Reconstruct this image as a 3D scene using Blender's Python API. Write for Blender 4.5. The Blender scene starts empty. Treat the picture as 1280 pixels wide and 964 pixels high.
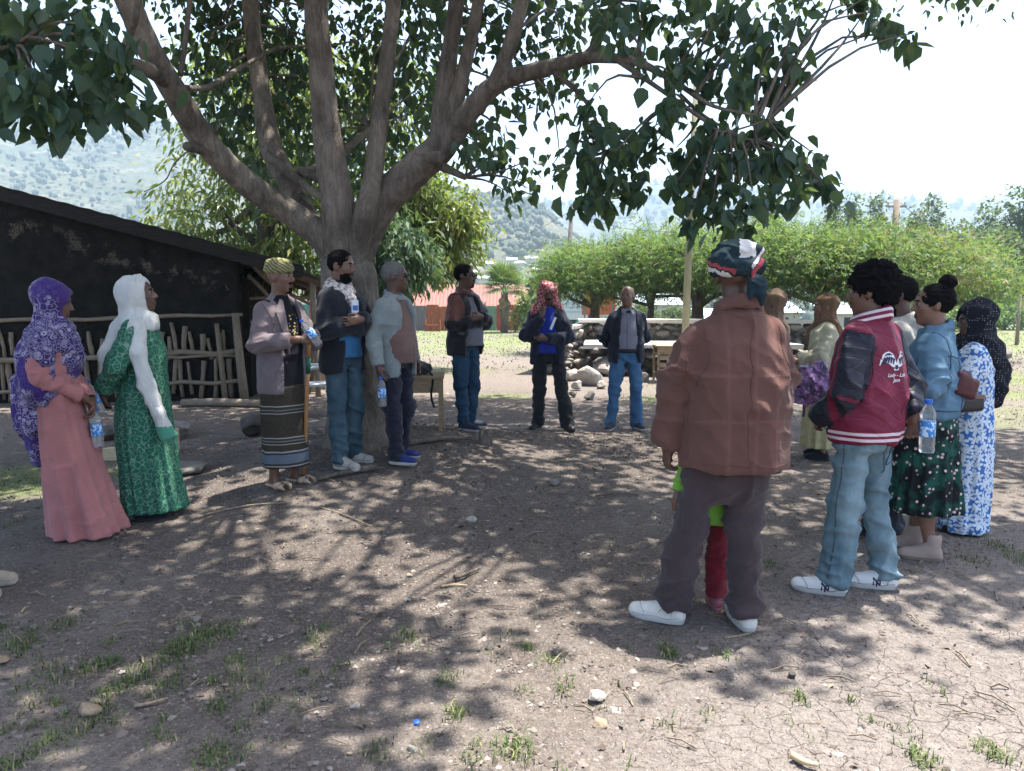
import bpy, bmesh, math, random
import numpy as np
from mathutils import Vector, Matrix, Euler
from mathutils.bvhtree import BVHTree
PI = math.pi
R = math.radians
rng = np.random.default_rng(7)
random.seed(7)
scene = bpy.context.scene
COL = scene.collection

# ------------------------------------------------------------------ camera, sky, sun, exposure
CAM_Z, FPX, PITCH = 1.5, 949.0, math.atan(102 / 949.0)
cam_d = bpy.data.cameras.new("camera"); cam = bpy.data.objects.new("camera", cam_d); COL.objects.link(cam)
cam.location = (0, 0, CAM_Z); cam.rotation_euler = (PI / 2 - PITCH, 0, 0)
cam_d.sensor_width = 36; cam_d.lens = FPX / 1280 * 36
cam_d.clip_start = 0.05; cam_d.clip_end = 20000
scene.camera = cam
SUN_EL, SUN_AZ = R(75), R(62)            # azimuth: clockwise from +Y (straight ahead) towards +X
sun_dir = Vector((math.cos(SUN_EL) * math.sin(SUN_AZ), math.cos(SUN_EL) * math.cos(SUN_AZ), math.sin(SUN_EL)))
world = bpy.data.worlds.new("World"); scene.world = world; world.use_nodes = True
wn = world.node_tree; bg = wn.nodes["Background"]
sky = wn.nodes.new("ShaderNodeTexSky"); sky.sky_type = 'NISHITA'; sky.sun_disc = False
sky.sun_elevation = SUN_EL; sky.sun_rotation = SUN_AZ
sky.altitude = 1500; sky.air_density = 1.0; sky.dust_density = 10.0; sky.ozone_density = 1.0
wn.links.new(sky.outputs[0], bg.inputs[0]); bg.inputs[1].default_value = 0.15
sl = bpy.data.lights.new("sun", 'SUN'); sl.energy = 4.6; sl.angle = R(0.53); sl.color = (1.0, 0.955, 0.89)
so = bpy.data.objects.new("sun", sl); COL.objects.link(so)
so.rotation_euler = sun_dir.to_track_quat('Z', 'Y').to_euler()
vs = scene.view_settings
vs.view_transform = 'Standard'; vs.look = 'None'; vs.exposure = 1.9; vs.gamma = 1.0; vs.use_curve_mapping = False
scene.cycles.max_bounces = 8; scene.cycles.volume_bounces = 1; scene.cycles.use_denoising = True
scene.cycles.transparent_max_bounces = 12

# ------------------------------------------------------------------ geometry of the view
def ray(px, py):
    u, v = (px - 640) / FPX, -(py - 482) / FPX
    c, s = math.cos(PITCH), math.sin(PITCH)
    return (u, c + v * s, -s + v * c)
def at(px, py, d):
    "world point seen at a photograph pixel, d metres ahead of the camera"
    r = ray(px, py); k = d / r[1]
    return Vector((r[0] * k, d, CAM_Z + r[2] * k))

# ------------------------------------------------------------------ numpy noise
def _h(ix, iy, iz, seed):
    n = (ix * 374761393 + iy * 668265263 + iz * 2147483647 + seed * 1274126177) & 0xffffffff
    n = ((n ^ (n >> 13)) * 1274126177) & 0xffffffff
    n = ((n ^ (n >> 16)) * 2246822519) & 0xffffffff
    return ((n ^ (n >> 15)) & 0xffffff) / float(0xffffff)
def vnoise(P, seed=0):
    P = np.asarray(P, dtype=np.float64)
    i = np.floor(P).astype(np.int64); f = P - i; f = f * f * (3 - 2 * f)
    out = 0
    for dx in (0, 1):
        wx = f[:, 0] if dx else 1 - f[:, 0]
        for dy in (0, 1):
            wy = f[:, 1] if dy else 1 - f[:, 1]
            for dz in (0, 1):
                wz = f[:, 2] if dz else 1 - f[:, 2]
                out = out + wx * wy * wz * _h(i[:, 0] + dx, i[:, 1] + dy, i[:, 2] + dz, seed)
    return out
def fbm(P, seed=0, o=3):
    a, s, t = 0.5, 0, 0; P = np.asarray(P, float)
    for k in range(o):
        s = s + a * vnoise(P, seed + k * 17); t += a; a *= .5; P = P * 2.03 + 11.3
    return s / t
def smooth(a, b, x):
    t = np.clip((x - a) / (b - a), 0, 1); return t * t * (3 - 2 * t)

# ------------------------------------------------------------------ objects
def tag(o, label=None, cat=None, group=None, kind=None):
    if label: o["label"] = label
    if cat: o["category"] = cat
    if group: o["group"] = group
    if kind: o["kind"] = kind
    return o
def thing(name, label, cat, loc=(0, 0, 0), rz=0, group=None):
    o = bpy.data.objects.new(name, None); COL.objects.link(o)
    o.location = loc; o.rotation_euler = (0, 0, rz); o.empty_display_size = .1
    return tag(o, label, cat, group)
def link(name, me, parent=None, loc=None, rot=None):
    o = bpy.data.objects.new(name, me); COL.objects.link(o)
    if parent is not None: o.parent = parent
    if loc is not None: o.location = loc
    if rot is not None: o.rotation_euler = rot
    return o
def mesh_np(name, V, F, mats, mi=None, smooth_=True):
    "V n x 3, F m x k (all the same k) or a list of such arrays"
    me = bpy.data.meshes.new(name)
    V = np.asarray(V, np.float32)
    Fs = F if isinstance(F, list) else [F]
    Fs = [np.asarray(f, np.int32) for f in Fs if len(f)]
    me.vertices.add(len(V)); me.vertices.foreach_set("co", V.ravel())
    loops = np.concatenate([f.ravel() for f in Fs]); cnt = np.concatenate([np.full(len(f), f.shape[1], np.int32) for f in Fs])
    st = np.concatenate([[0], np.cumsum(cnt)[:-1]]).astype(np.int32)
    me.loops.add(len(loops)); me.loops.foreach_set("vertex_index", loops)
    me.polygons.add(len(cnt)); me.polygons.foreach_set("loop_start", st)
    try: me.polygons.foreach_set("loop_total", cnt)
    except Exception: pass
    for m in (mats if isinstance(mats, (list, tuple)) else [mats]): me.materials.append(m)
    if mi is not None: me.polygons.foreach_set("material_index", np.asarray(mi, np.int32))
    me.update(calc_edges=True)
    if smooth_: me.polygons.foreach_set("use_smooth", np.ones(len(cnt), bool))
    return me
class MB:
    "collects simple shapes for one mesh"
    def __init__(s): s.v = []; s.f = []; s.m = []; s.n = 0
    def add(s, V, F, m=0):
        for f in F: s.f.append([i + s.n for i in f]); s.m.append(m)
        s.v.extend([tuple(p) for p in V]); s.n += len(V)
    def box(s, c, h, M=None, m=0, jit=0):
        P = [Vector((x * h[0], y * h[1], z * h[2])) for x in (-1, 1) for y in (-1, 1) for z in (-1, 1)]
        if jit: P = [p + Vector((random.uniform(-jit, jit), random.uniform(-jit, jit), random.uniform(-jit, jit))) for p in P]
        if M is not None: P = [M @ p for p in P]
        P = [p + Vector(c) for p in P]
        s.add(P, [(0, 1, 3, 2), (4, 6, 7, 5), (0, 4, 5, 1), (2, 3, 7, 6), (0, 2, 6, 4), (1, 5, 7, 3)], m)
    def tube(s, pts, rad, n=8, m=0, cap=True, jit=0, seed=0):
        pts = [Vector(p) for p in pts]; k = len(pts)
        if not hasattr(rad, '__len__'): rad = [rad] * k
        prev = None; V = []
        for i, p in enumerate(pts):
            t = (pts[min(i + 1, k - 1)] - pts[max(i - 1, 0)]).normalized()
            if prev is None: u = t.orthogonal().normalized()
            else: u = (prev - t * prev.dot(t)).normalized()
            prev = u; w = t.cross(u)
            for j in range(n):
                a = 2 * PI * j / n; r = rad[i]
                if jit: r *= 1 + jit * (random.random() - .5) * 2
                V.append(p + (u * math.cos(a) + w * math.sin(a)) * r)
        F = [(i * n + j, i * n + (j + 1) % n, (i + 1) * n + (j + 1) % n, (i + 1) * n + j) for i in range(k - 1) for j in range(n)]
        if cap: F.append(tuple(reversed(range(n)))); F.append(tuple(range((k - 1) * n, k * n)))
        s.add(V, F, m)
    def mesh(s, name, mats, smooth_=False):
        me = bpy.data.meshes.new(name); me.from_pydata([tuple(v) for v in s.v], [], s.f)
        for m in (mats if isinstance(mats, (list, tuple)) else [mats]): me.materials.append(m)
        me.polygons.foreach_set("material_index", np.array(s.m, np.int32))
        if smooth_: me.polygons.foreach_set("use_smooth", np.ones(len(s.f), bool))
        me.update(); return me
    def build(s, name, mats, parent=None, smooth_=False, loc=None, rot=None):
        return link(name, s.mesh(name, mats, smooth_), parent, loc, rot)
def spline(pts, n):
    "Catmull-Rom through rows of numbers"
    P = np.array(pts, float); k = len(P); out = []
    for t in np.linspace(0, k - 1, n):
        i = min(int(t), k - 2); f = t - i
        a, b, c, d = P[max(i - 1, 0)], P[i], P[i + 1], P[min(i + 2, k - 1)]
        out.append(.5 * ((2 * b) + (c - a) * f + (2 * a - 5 * b + 4 * c - d) * f * f + (3 * b - a - 3 * c + d) * f ** 3))
    return np.array(out)

# ------------------------------------------------------------------ materials
def lin(c):
    "sRGB 0-255 to linear"
    return tuple(((v / 255) / 12.92 if v / 255 <= .04045 else ((v / 255 + .055) / 1.055) ** 2.4) for v in c)
class NT:
    def __init__(s, name):
        s.mat = bpy.data.materials.new(name); s.mat.use_nodes = True
        s.t = s.mat.node_tree; s.p = s.t.nodes["Principled BSDF"]
        s.out = s.t.nodes["Material Output"]; s._c = None
    def n(s, ty, **kw):
        o = s.t.nodes.new(ty)
        for k, v in kw.items():
            if k.startswith("i_"):
                key = k[2:]; key = int(key) if key.isdigit() else key.replace("_", " ")
                s.set(o.inputs[key], v)
            else: setattr(o, k, v)
        return o
    def set(s, inp, v):
        if isinstance(v, bpy.types.NodeSocket): s.t.links.new(v, inp)
        elif isinstance(v, bpy.types.Node): s.t.links.new(v.outputs[0], inp)
        else:
            if inp.type == 'RGBA' and len(v) == 3: v = (*v, 1)
            inp.default_value = v
    @property
    def co(s):
        if s._c is None: s._c = s.n("ShaderNodeTexCoord").outputs["Object"]
        return s._c
    def map(s, scale=(1, 1, 1), rot=(0, 0, 0), loc=(0, 0, 0), src=None):
        m = s.n("ShaderNodeMapping"); s.set(m.inputs[0], src or s.co)
        m.inputs["Scale"].default_value = scale; m.inputs["Rotation"].default_value = rot; m.inputs["Location"].default_value = loc
        return m.outputs[0]
    def noise(s, scale, detail=3, rough=.55, src=None, dist=0):
        o = s.n("ShaderNodeTexNoise"); s.set(o.inputs["Vector"], src or s.co)
        o.inputs["Scale"].default_value = scale; o.inputs["Detail"].default_value = detail; o.inputs["Roughness"].default_value = rough
        o.inputs["Distortion"].default_value = dist
        return o.outputs["Fac"]
    def voro(s, scale, feature='F1', src=None, rnd=1.0, out="Distance"):
        o = s.n("ShaderNodeTexVoronoi", feature=feature); s.set(o.inputs["Vector"], src or s.co)
        o.inputs["Scale"].default_value = scale; o.inputs["Randomness"].default_value = rnd
        return o.outputs[out]
    def ramp(s, fac, stops, interp='LINEAR'):
        o = s.n("ShaderNodeValToRGB"); s.set(o.inputs[0], fac); cr = o.color_ramp; cr.interpolation = interp
        while len(cr.elements) < len(stops): cr.elements.new(.5)
        for e, (p, c) in zip(cr.elements, stops):
            e.position = p; e.color = (*c, 1) if hasattr(c, '__len__') else (c, c, c, 1)
        return o.outputs[0]
    def mix(s, fac, a, b, mode='MIX'):
        o = s.n("ShaderNodeMix", data_type='RGBA', blend_type=mode)
        s.set(o.inputs["Factor"], fac); s.set(o.inputs["A"], a); s.set(o.inputs["B"], b)
        return o.outputs["Result"]
    def math(s, op, a, b=0.0, c=None):
        o = s.n("ShaderNodeMath", operation=op); s.set(o.inputs[0], a); s.set(o.inputs[1], b)
        if c is not None: s.set(o.inputs[2], c)
        return o.outputs[0]
    def sep(s, src=None):
        o = s.n("ShaderNodeSeparateXYZ"); s.set(o.inputs[0], src or s.co); return o.outputs
    def bump(s, h, strength=.3, dist=.01, prev=None):
        o = s.n("ShaderNodeBump"); s.set(o.inputs["Height"], h)
        o.inputs["Strength"].default_value = strength; o.inputs["Distance"].default_value = dist
        if prev is not None: s.set(o.inputs["Normal"], prev)
        return o.outputs[0]
    def done(s, color=None, rough=.85, normal=None, spec=.3, **kw):
        if color is not None: s.set(s.p.inputs["Base Color"], color)
        s.set(s.p.inputs["Roughness"], rough); s.p.inputs["Specular IOR Level"].default_value = spec
        if normal is not None: s.set(s.p.inputs["Normal"], normal)
        for k, v in kw.items(): s.set(s.p.inputs[k.replace("_", " ")], v)
        return s.mat
def plain(name, col, rough=.8, var=.25, scale=12, bump=0, bscale=60, spec=.3, **kw):
    t = NT(name); n = t.noise(scale, 4)
    c = t.mix(n, tuple(v * (1 - var) for v in col), tuple(min(1, v * (1 + var)) for v in col))
    nm = t.bump(t.noise(bscale, 3), bump, .01) if bump else None
    return t.done(c, rough, nm, spec, **kw)
def cloth(name, col, var=.22, scale=9, weave=900, rough=.92, bump=.25, col2=None, fade=0):
    "woven cloth: soft patches of wear, fine thread relief and soft creases"
    t = NT(name); n = t.noise(scale, 5, .6)
    a = tuple(v * (1 - var) for v in col); b = tuple(min(1, v * (1 + var)) for v in (col2 or col))
    c = t.mix(t.ramp(n, [(.3, 0), (.7, 1)]), a, b)
    th = t.noise(420, 2, .5, src=t.map((1, 1, .35)))
    c = t.mix(t.math('MULTIPLY', th, .35), c, tuple(v * .6 for v in col))
    crease = t.noise(16, 4, .55, src=t.map((1, 1, .7)), dist=.6); k = t.noise(7, 2, .5, src=t.map((1, 1, .8), (.3, .4, 0)), dist=1.2)
    sharp = t.ramp(t.math('ABSOLUTE', t.math('SUBTRACT', k, .5)), [(0, 0), (.05, 1)])
    c = t.mix(t.math('MULTIPLY', t.noise(55, 3), .22), c, tuple(v * .55 for v in col))
    nm = t.bump(th, bump * .5, .002); nm = t.bump(crease, bump, .018, nm); nm = t.bump(sharp, bump * 1.1, .010, nm)
    return t.done(c, rough, nm, .15, Sheen_Weight=.12, Sheen_Roughness=.6)
# ------------------------------------------------------------------ bodies and clothes: distance fields turned into one surface
BIG = 1.0
def axis(lo, hi, vox, fine=None, vf=None):
    "sample positions; finer inside the given intervals"
    out = [lo]
    while out[-1] < hi:
        z = out[-1]; st = vox
        if fine:
            for a, b in fine:
                if a - vox <= z <= b: st = vf
        out.append(z + st)
    return np.array(out, np.float32)
class Field:
    def __init__(s, lo, hi, vox, zfine=None, vf=None):
        s.ax = [axis(lo[0], hi[0], vf or vox), axis(lo[1], hi[1], vf or vox), axis(lo[2], hi[2], vox, zfine, vf)]
        s.F = np.full([len(a) for a in s.ax], BIG, np.float32)
    def _sub(s, lo, hi):
        sl = []
        for a, l, h in zip(s.ax, lo, hi):
            i = max(0, int(np.searchsorted(a, l)) - 1); j = min(len(a), int(np.searchsorted(a, h)) + 1)
            if j <= i: return None
            sl.append(slice(i, j))
        return tuple(sl), (s.ax[0][sl[0]][:, None, None], s.ax[1][sl[1]][None, :, None], s.ax[2][sl[2]][None, None, :])
    def _put(s, sl, d, k, op):
        A = s.F[sl]
        if op == 'sub':
            h = np.clip(.5 - .5 * (A + d) / k, 0, 1) if k > 0 else None
            s.F[sl] = (A * (1 - h) + (-d) * h + k * h * (1 - h)) if k > 0 else np.maximum(A, -d)
        else:
            if k > 0:
                h = np.clip(.5 + .5 * (A - d) / k, 0, 1); s.F[sl] = A * (1 - h) + d * h - k * h * (1 - h)
            else: s.F[sl] = np.minimum(A, d)
    def cap(s, a, b, ra, rb=None, k=.02, op='add', flat=False, sq=(1, 1, 1)):
        rb = ra if rb is None else rb; a = np.array(a, np.float32); b = np.array(b, np.float32)
        m = max(ra, rb) * 1.25 + k + .02
        r = s._sub(np.minimum(a, b) - m, np.maximum(a, b) + m)
        if r is None: return s
        sl, (X, Y, Z) = r
        ab = b - a; L2 = float(ab @ ab) + 1e-9
        t0 = ((X - a[0]) * ab[0] + (Y - a[1]) * ab[1] + (Z - a[2]) * ab[2]) / L2; t = np.clip(t0, 0, 1)
        dx = (X - a[0] - ab[0] * t) / sq[0]; dy = (Y - a[1] - ab[1] * t) / sq[1]; dz = (Z - a[2] - ab[2] * t) / sq[2]
        d = np.sqrt(dx * dx + dy * dy + dz * dz) - (ra + (rb - ra) * t)
        if flat: d = np.maximum(d, (t0 - 1) * math.sqrt(L2))
        s._put(sl, d, k, op); return s
    def chain(s, pts, rad, k=.02, op='add', flat=False):
        for i in range(len(pts) - 1): s.cap(pts[i], pts[i + 1], rad[i], rad[i + 1], k, op, flat and i == len(pts) - 2)
        return s
    def ell(s, c, r, k=.02, op='add', M=None):
        if M is not None: r = [v * 1.07 for v in r]
        c = np.array(c, np.float32); m = max(r) * 1.05 + k + .015
        q = s._sub(c - m, c + m)
        if q is None: return s
        sl, (X, Y, Z) = q
        x, y, z = X - c[0], Y - c[1], Z - c[2]
        if M is not None:
            M = M.transposed()
            x, y, z = (M[0][0] * x + M[0][1] * y + M[0][2] * z, M[1][0] * x + M[1][1] * y + M[1][2] * z, M[2][0] * x + M[2][1] * y + M[2][2] * z)
        q0 = np.sqrt((x / r[0]) ** 2 + (y / r[1]) ** 2 + (z / r[2]) ** 2)
        q1 = np.sqrt((x / r[0] ** 2) ** 2 + (y / r[1] ** 2) ** 2 + (z / r[2] ** 2) ** 2)
        s._put(sl, q0 * (q0 - 1) / (q1 + 1e-6), k, op); return s
    def box(s, c, h, rnd=.01, k=.01, op='add', M=None):
        c = np.array(c, np.float32); m = float(np.linalg.norm(h)) + k + .02
        q = s._sub(c - m, c + m)
        if q is None: return s
        sl, (X, Y, Z) = q; x, y, z = X - c[0], Y - c[1], Z - c[2]
        if M is not None:
            M = M.transposed()
            x, y, z = (M[0][0] * x + M[0][1] * y + M[0][2] * z, M[1][0] * x + M[1][1] * y + M[1][2] * z, M[2][0] * x + M[2][1] * y + M[2][2] * z)
        qx, qy, qz = np.abs(x) - h[0] + rnd, np.abs(y) - h[1] + rnd, np.abs(z) - h[2] + rnd
        d = np.sqrt(np.maximum(qx, 0) ** 2 + np.maximum(qy, 0) ** 2 + np.maximum(qz, 0) ** 2) + np.minimum(np.maximum(qx, np.maximum(qy, qz)), 0) - rnd
        s._put(sl, d, k, op); return s
    def loft(s, rows, k=.02, p=2.3, pleat=None, op='add'):
        "rows (z, rx, ry, cx, cy); pleat(theta, z) gives a share of the radius added"
        rows = sorted([(tuple(r) + (0, 0))[:5] for r in rows]); A = np.array(rows, np.float32)
        mx = max(A[:, 1].max(), A[:, 2].max()) * 1.3 + k + .03
        lo = (A[:, 3].min() - mx, A[:, 4].min() - mx, A[0, 0] - .06); hi = (A[:, 3].max() + mx, A[:, 4].max() + mx, A[-1, 0] + .06)
        q = s._sub(lo, hi)
        if q is None: return s
        sl, (X, Y, Z) = q; z = Z[0, 0, :]
        D = spline(rows, len(rows) * 12); o = np.argsort(D[:, 0]); D = D[o]
        zc = np.clip(z, A[0, 0], A[-1, 0])
        rx, ry, cx, cy = [np.interp(zc, D[:, 0], D[:, i])[None, None, :].astype(np.float32) for i in (1, 2, 3, 4)]
        x, y = X - cx, Y - cy
        g = (np.abs(x / rx) ** p + np.abs(y / ry) ** p) ** (1 / p)
        if pleat is not None: g = g / (1 + pleat(np.arctan2(y / ry, x / rx), Z))
        d = (g - 1) * np.minimum(rx, ry)
        d = np.maximum(d, np.maximum(A[0, 0] - Z, Z - A[-1, 0]))
        s._put(sl, d.astype(np.float32), k, op); return s
    def fn(s, f, lo, hi, k=0.0, op='sub'):
        q = s._sub(lo, hi)
        if q is None: return s
        sl, (X, Y, Z) = q; s._put(sl, (f(X, Y, Z) + 0 * (X + Y + Z)).astype(np.float32), k, op); return s
    def cut(s, nrm, c, k=0.004):
        "keep the side where (p - c) . nrm < 0"
        X, Y, Z = s.ax[0][:, None, None], s.ax[1][None, :, None], s.ax[2][None, None, :]
        d = (X - c[0]) * nrm[0] + (Y - c[1]) * nrm[1] + (Z - c[2]) * nrm[2]
        s.F = np.maximum(s.F, d.astype(np.float32)); return s
    def net(s):
        F = s.F; ax = s.ax; S = F < 0
        C = np.zeros([n - 1 for n in F.shape], np.int8)
        for i in (0, 1):
            for j in (0, 1):
                for k in (0, 1): C += S[i:i + C.shape[0], j:j + C.shape[1], k:k + C.shape[2]]
        act = (C > 0) & (C < 8); ci, cj, ck = np.nonzero(act); n = len(ci)
        idx = np.full(C.shape, -1, np.int32); idx[ci, cj, ck] = np.arange(n)
        P = np.zeros((n, 3), np.float32); cnt = np.zeros(n, np.float32)
        cor = [(i, j, k) for i in (0, 1) for j in (0, 1) for k in (0, 1)]
        fv = {c: F[ci + c[0], cj + c[1], ck + c[2]] for c in cor}
        for a in cor:
            for d in range(3):
                if a[d]: continue
                b = list(a); b[d] = 1; b = tuple(b); m = (fv[a] < 0) != (fv[b] < 0)
                if not m.any(): continue
                t = fv[a][m] / (fv[a][m] - fv[b][m]); ii = (ci[m], cj[m], ck[m])
                for e in range(3):
                    p = ax[e][ii[e] + a[e]]
                    if e == d: p = p + (ax[e][ii[e] + 1] - p) * t
                    P[m, e] += p
                cnt[m] += 1
        P /= cnt[:, None]; quads = []
        for d in range(3):
            o = [slice(1, n_ - 1) for n_ in F.shape]; o[d] = slice(0, F.shape[d] - 1); o2 = list(o); o2[d] = slice(1, F.shape[d])
            A, B = S[tuple(o)], S[tuple(o2)]
            u, v = (d + 1) % 3, (d + 2) % 3
            q = np.nonzero(A != B); base = [q[e] + (0 if e == d else 1) for e in range(3)]
            fl = A[q]
            def cell(du, dv):
                c = [b.copy() for b in base]; c[u] -= du; c[v] -= dv; return idx[c[0], c[1], c[2]]
            Q = np.stack([cell(1, 1), cell(0, 1), cell(0, 0), cell(1, 0)], 1); Q[~fl] = Q[~fl][:, ::-1]
            quads.append(Q)
        return P, np.concatenate(quads)
def relax(V, Q, it=1, w=.5):
    for _ in range(it):
        S = np.zeros_like(V); n = np.zeros(len(V), np.float32)
        for a in range(4):
            for b in ((a + 1) % 4, (a + 3) % 4):
                for c in range(3): S[:, c] += np.bincount(Q[:, a], V[Q[:, b], c], len(V))
                n += np.bincount(Q[:, a], minlength=len(V))
        V = V * (1 - w) + S / np.maximum(n, 1)[:, None] * w
    return V.astype(np.float32)
def normals(V, Q):
    fn = np.cross(V[Q[:, 2]] - V[Q[:, 0]], V[Q[:, 3]] - V[Q[:, 1]]); N = np.zeros_like(V)
    for a in range(4):
        for c in range(3): N[:, c] += np.bincount(Q[:, a], fn[:, c], len(V))
    return N / (np.linalg.norm(N, axis=1, keepdims=True) + 1e-9)
def folds(V, Q, specs):
    "cloth folds: (depth, frequency xyz, seed, mask) each a ridged noise pushed along the normals"
    N = normals(V, Q); d = np.zeros(len(V))
    for amp, fr, seed, mask in specs:
        w = vnoise(V * 3.1 + seed, seed + 5)[:, None] * .9
        q = V * np.array(fr) + w; q[:, 2] += (.9 if seed % 2 else -.8) * q[:, 0] * min(1, fr[2] / fr[0] * .6)
        n = vnoise(q, seed); r = 1 - np.abs(2 * n - 1)
        m = 1 if mask is None else mask(V)
        d += amp * m * (r ** 3 * 1.7 - .5)
    return (V + N * d[:, None]).astype(np.float32)
def field_obj(name, f, mats, parent, fold=None, mi=None, rel=1):
    V, Q = f.net()
    if rel: V = relax(V, Q, rel)
    if fold: V = folds(V, Q, fold)
    idx = None
    if mi is not None: idx = mi(V[Q].mean(1))
    return link(name, mesh_np(name, V, Q, mats, idx), parent)
# ------------------------------------------------------------------ the ground
def gh(x, y):
    x = np.asarray(x, float); y = np.asarray(y, float)
    z = .25 * np.exp(-((x + 1.1) ** 2 + (y - 7.2) ** 2) / 1.67 ** 2)
    P = np.stack([x.ravel() * .55, y.ravel() * .55, np.zeros(x.size)], 1)
    z = z + .05 * (vnoise(P, 3).reshape(x.shape) - .5) * smooth(3, 6, y)
    return z - 4.0 * smooth(47, 90, y) - 4.0 * smooth(90, 260, y)
def g1(x, y): return float(gh(np.array([x]), np.array([y]))[0])
def ground_at(px, py):
    "where a photograph pixel meets the ground"
    r = ray(px, py); d = 5.0
    for _ in range(40):
        z = g1(r[0] / r[1] * d, d); d = .5 * d + .5 * (CAM_Z - z) / max(-r[2] / r[1], .004)
    return Vector((r[0] / r[1] * d, d, g1(r[0] / r[1] * d, d)))
def graded(a, b, st, lo, hi, grow=1.13):
    core = list(np.arange(a, b + 1e-6, st)); s = st
    while core[-1] < hi: s *= grow; core.append(core[-1] + s)
    s = st
    while core[0] > lo: s *= grow; core.insert(0, core[0] - s)
    return np.array(core)
gx = graded(-4.2, 4.2, .025, -3500, 3500); gy = graded(1.7, 8.6, .025, -40, 5000)
GX, GY = np.meshgrid(gx, gy); nxg, nyg = len(gx), len(gy)
fx, fy = GX.ravel(), GY.ravel()
def patches(x, y, L):
    o = np.zeros(x.shape)
    for cx, cy, rx, ry in L: o = np.maximum(o, 1 - smooth(.35, 1.15, np.sqrt(((x - cx) / rx) ** 2 + ((y - cy) / ry) ** 2)))
    return o
n2 = fbm(np.stack([fx * .9, fy * .9, 0 * fx], 1), 21, 4); n3 = fbm(np.stack([fx * 3.2, fy * 3.2, 0 * fx], 1), 31, 4)
GRASS = [(-4.3, 6.3, 1.2, .9), (2.6, 11.6, 1.1, 1.0), (6.6, 10.2, 2.2, 1.3), (3.4, 11.3, .9, 1.6), (-2.2, 17, 3, 1.2), (8.5, 15, 5, 4.5), (3.6, 13.6, 2.0, .8), (-.2, 12.6, .7, .4)]
gm = np.clip(patches(fx, fy, GRASS) * .9 + smooth(19, 27, fy) * .95 - .55 * patches(fx, fy, [(2.5, 20, 4.5, 3.0)]), 0, 1)
gm = np.clip(gm * (.35 + 1.15 * smooth(.3, .62, n2)), 0, 1)
mud = np.clip(smooth(.1, 1.0, (fx - .35) * .9 - (fy - 3.3) * .55), 0, 1) * (1 - smooth(4.6, 6.2, fy))
mud = np.clip(mud * (.55 + .9 * n2), 0, 1)
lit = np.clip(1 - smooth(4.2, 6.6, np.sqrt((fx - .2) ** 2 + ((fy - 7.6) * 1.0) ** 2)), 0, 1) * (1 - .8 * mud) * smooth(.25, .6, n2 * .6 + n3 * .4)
near = (1 - smooth(9, 13, fy)) * smooth(1, 1.7, fy)
fz = gh(GX, GY).ravel()
cl = fbm(np.stack([fx * 7, fy * 7, 0 * fx], 1), 5, 3) - .5
cl2 = np.abs(fbm(np.stack([fx * 19, fy * 19, 0 * fx], 1), 9, 2) - .5)
fz = fz + near * ((.026 - .012 * mud) * cl + (.022 - .014 * mud) * (cl2 - .15))
ii = np.arange(nxg * nyg).reshape(nyg, nxg)
gq = np.stack([ii[:-1, :-1].ravel(), ii[:-1, 1:].ravel(), ii[1:, 1:].ravel(), ii[1:, :-1].ravel()], 1)

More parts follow.
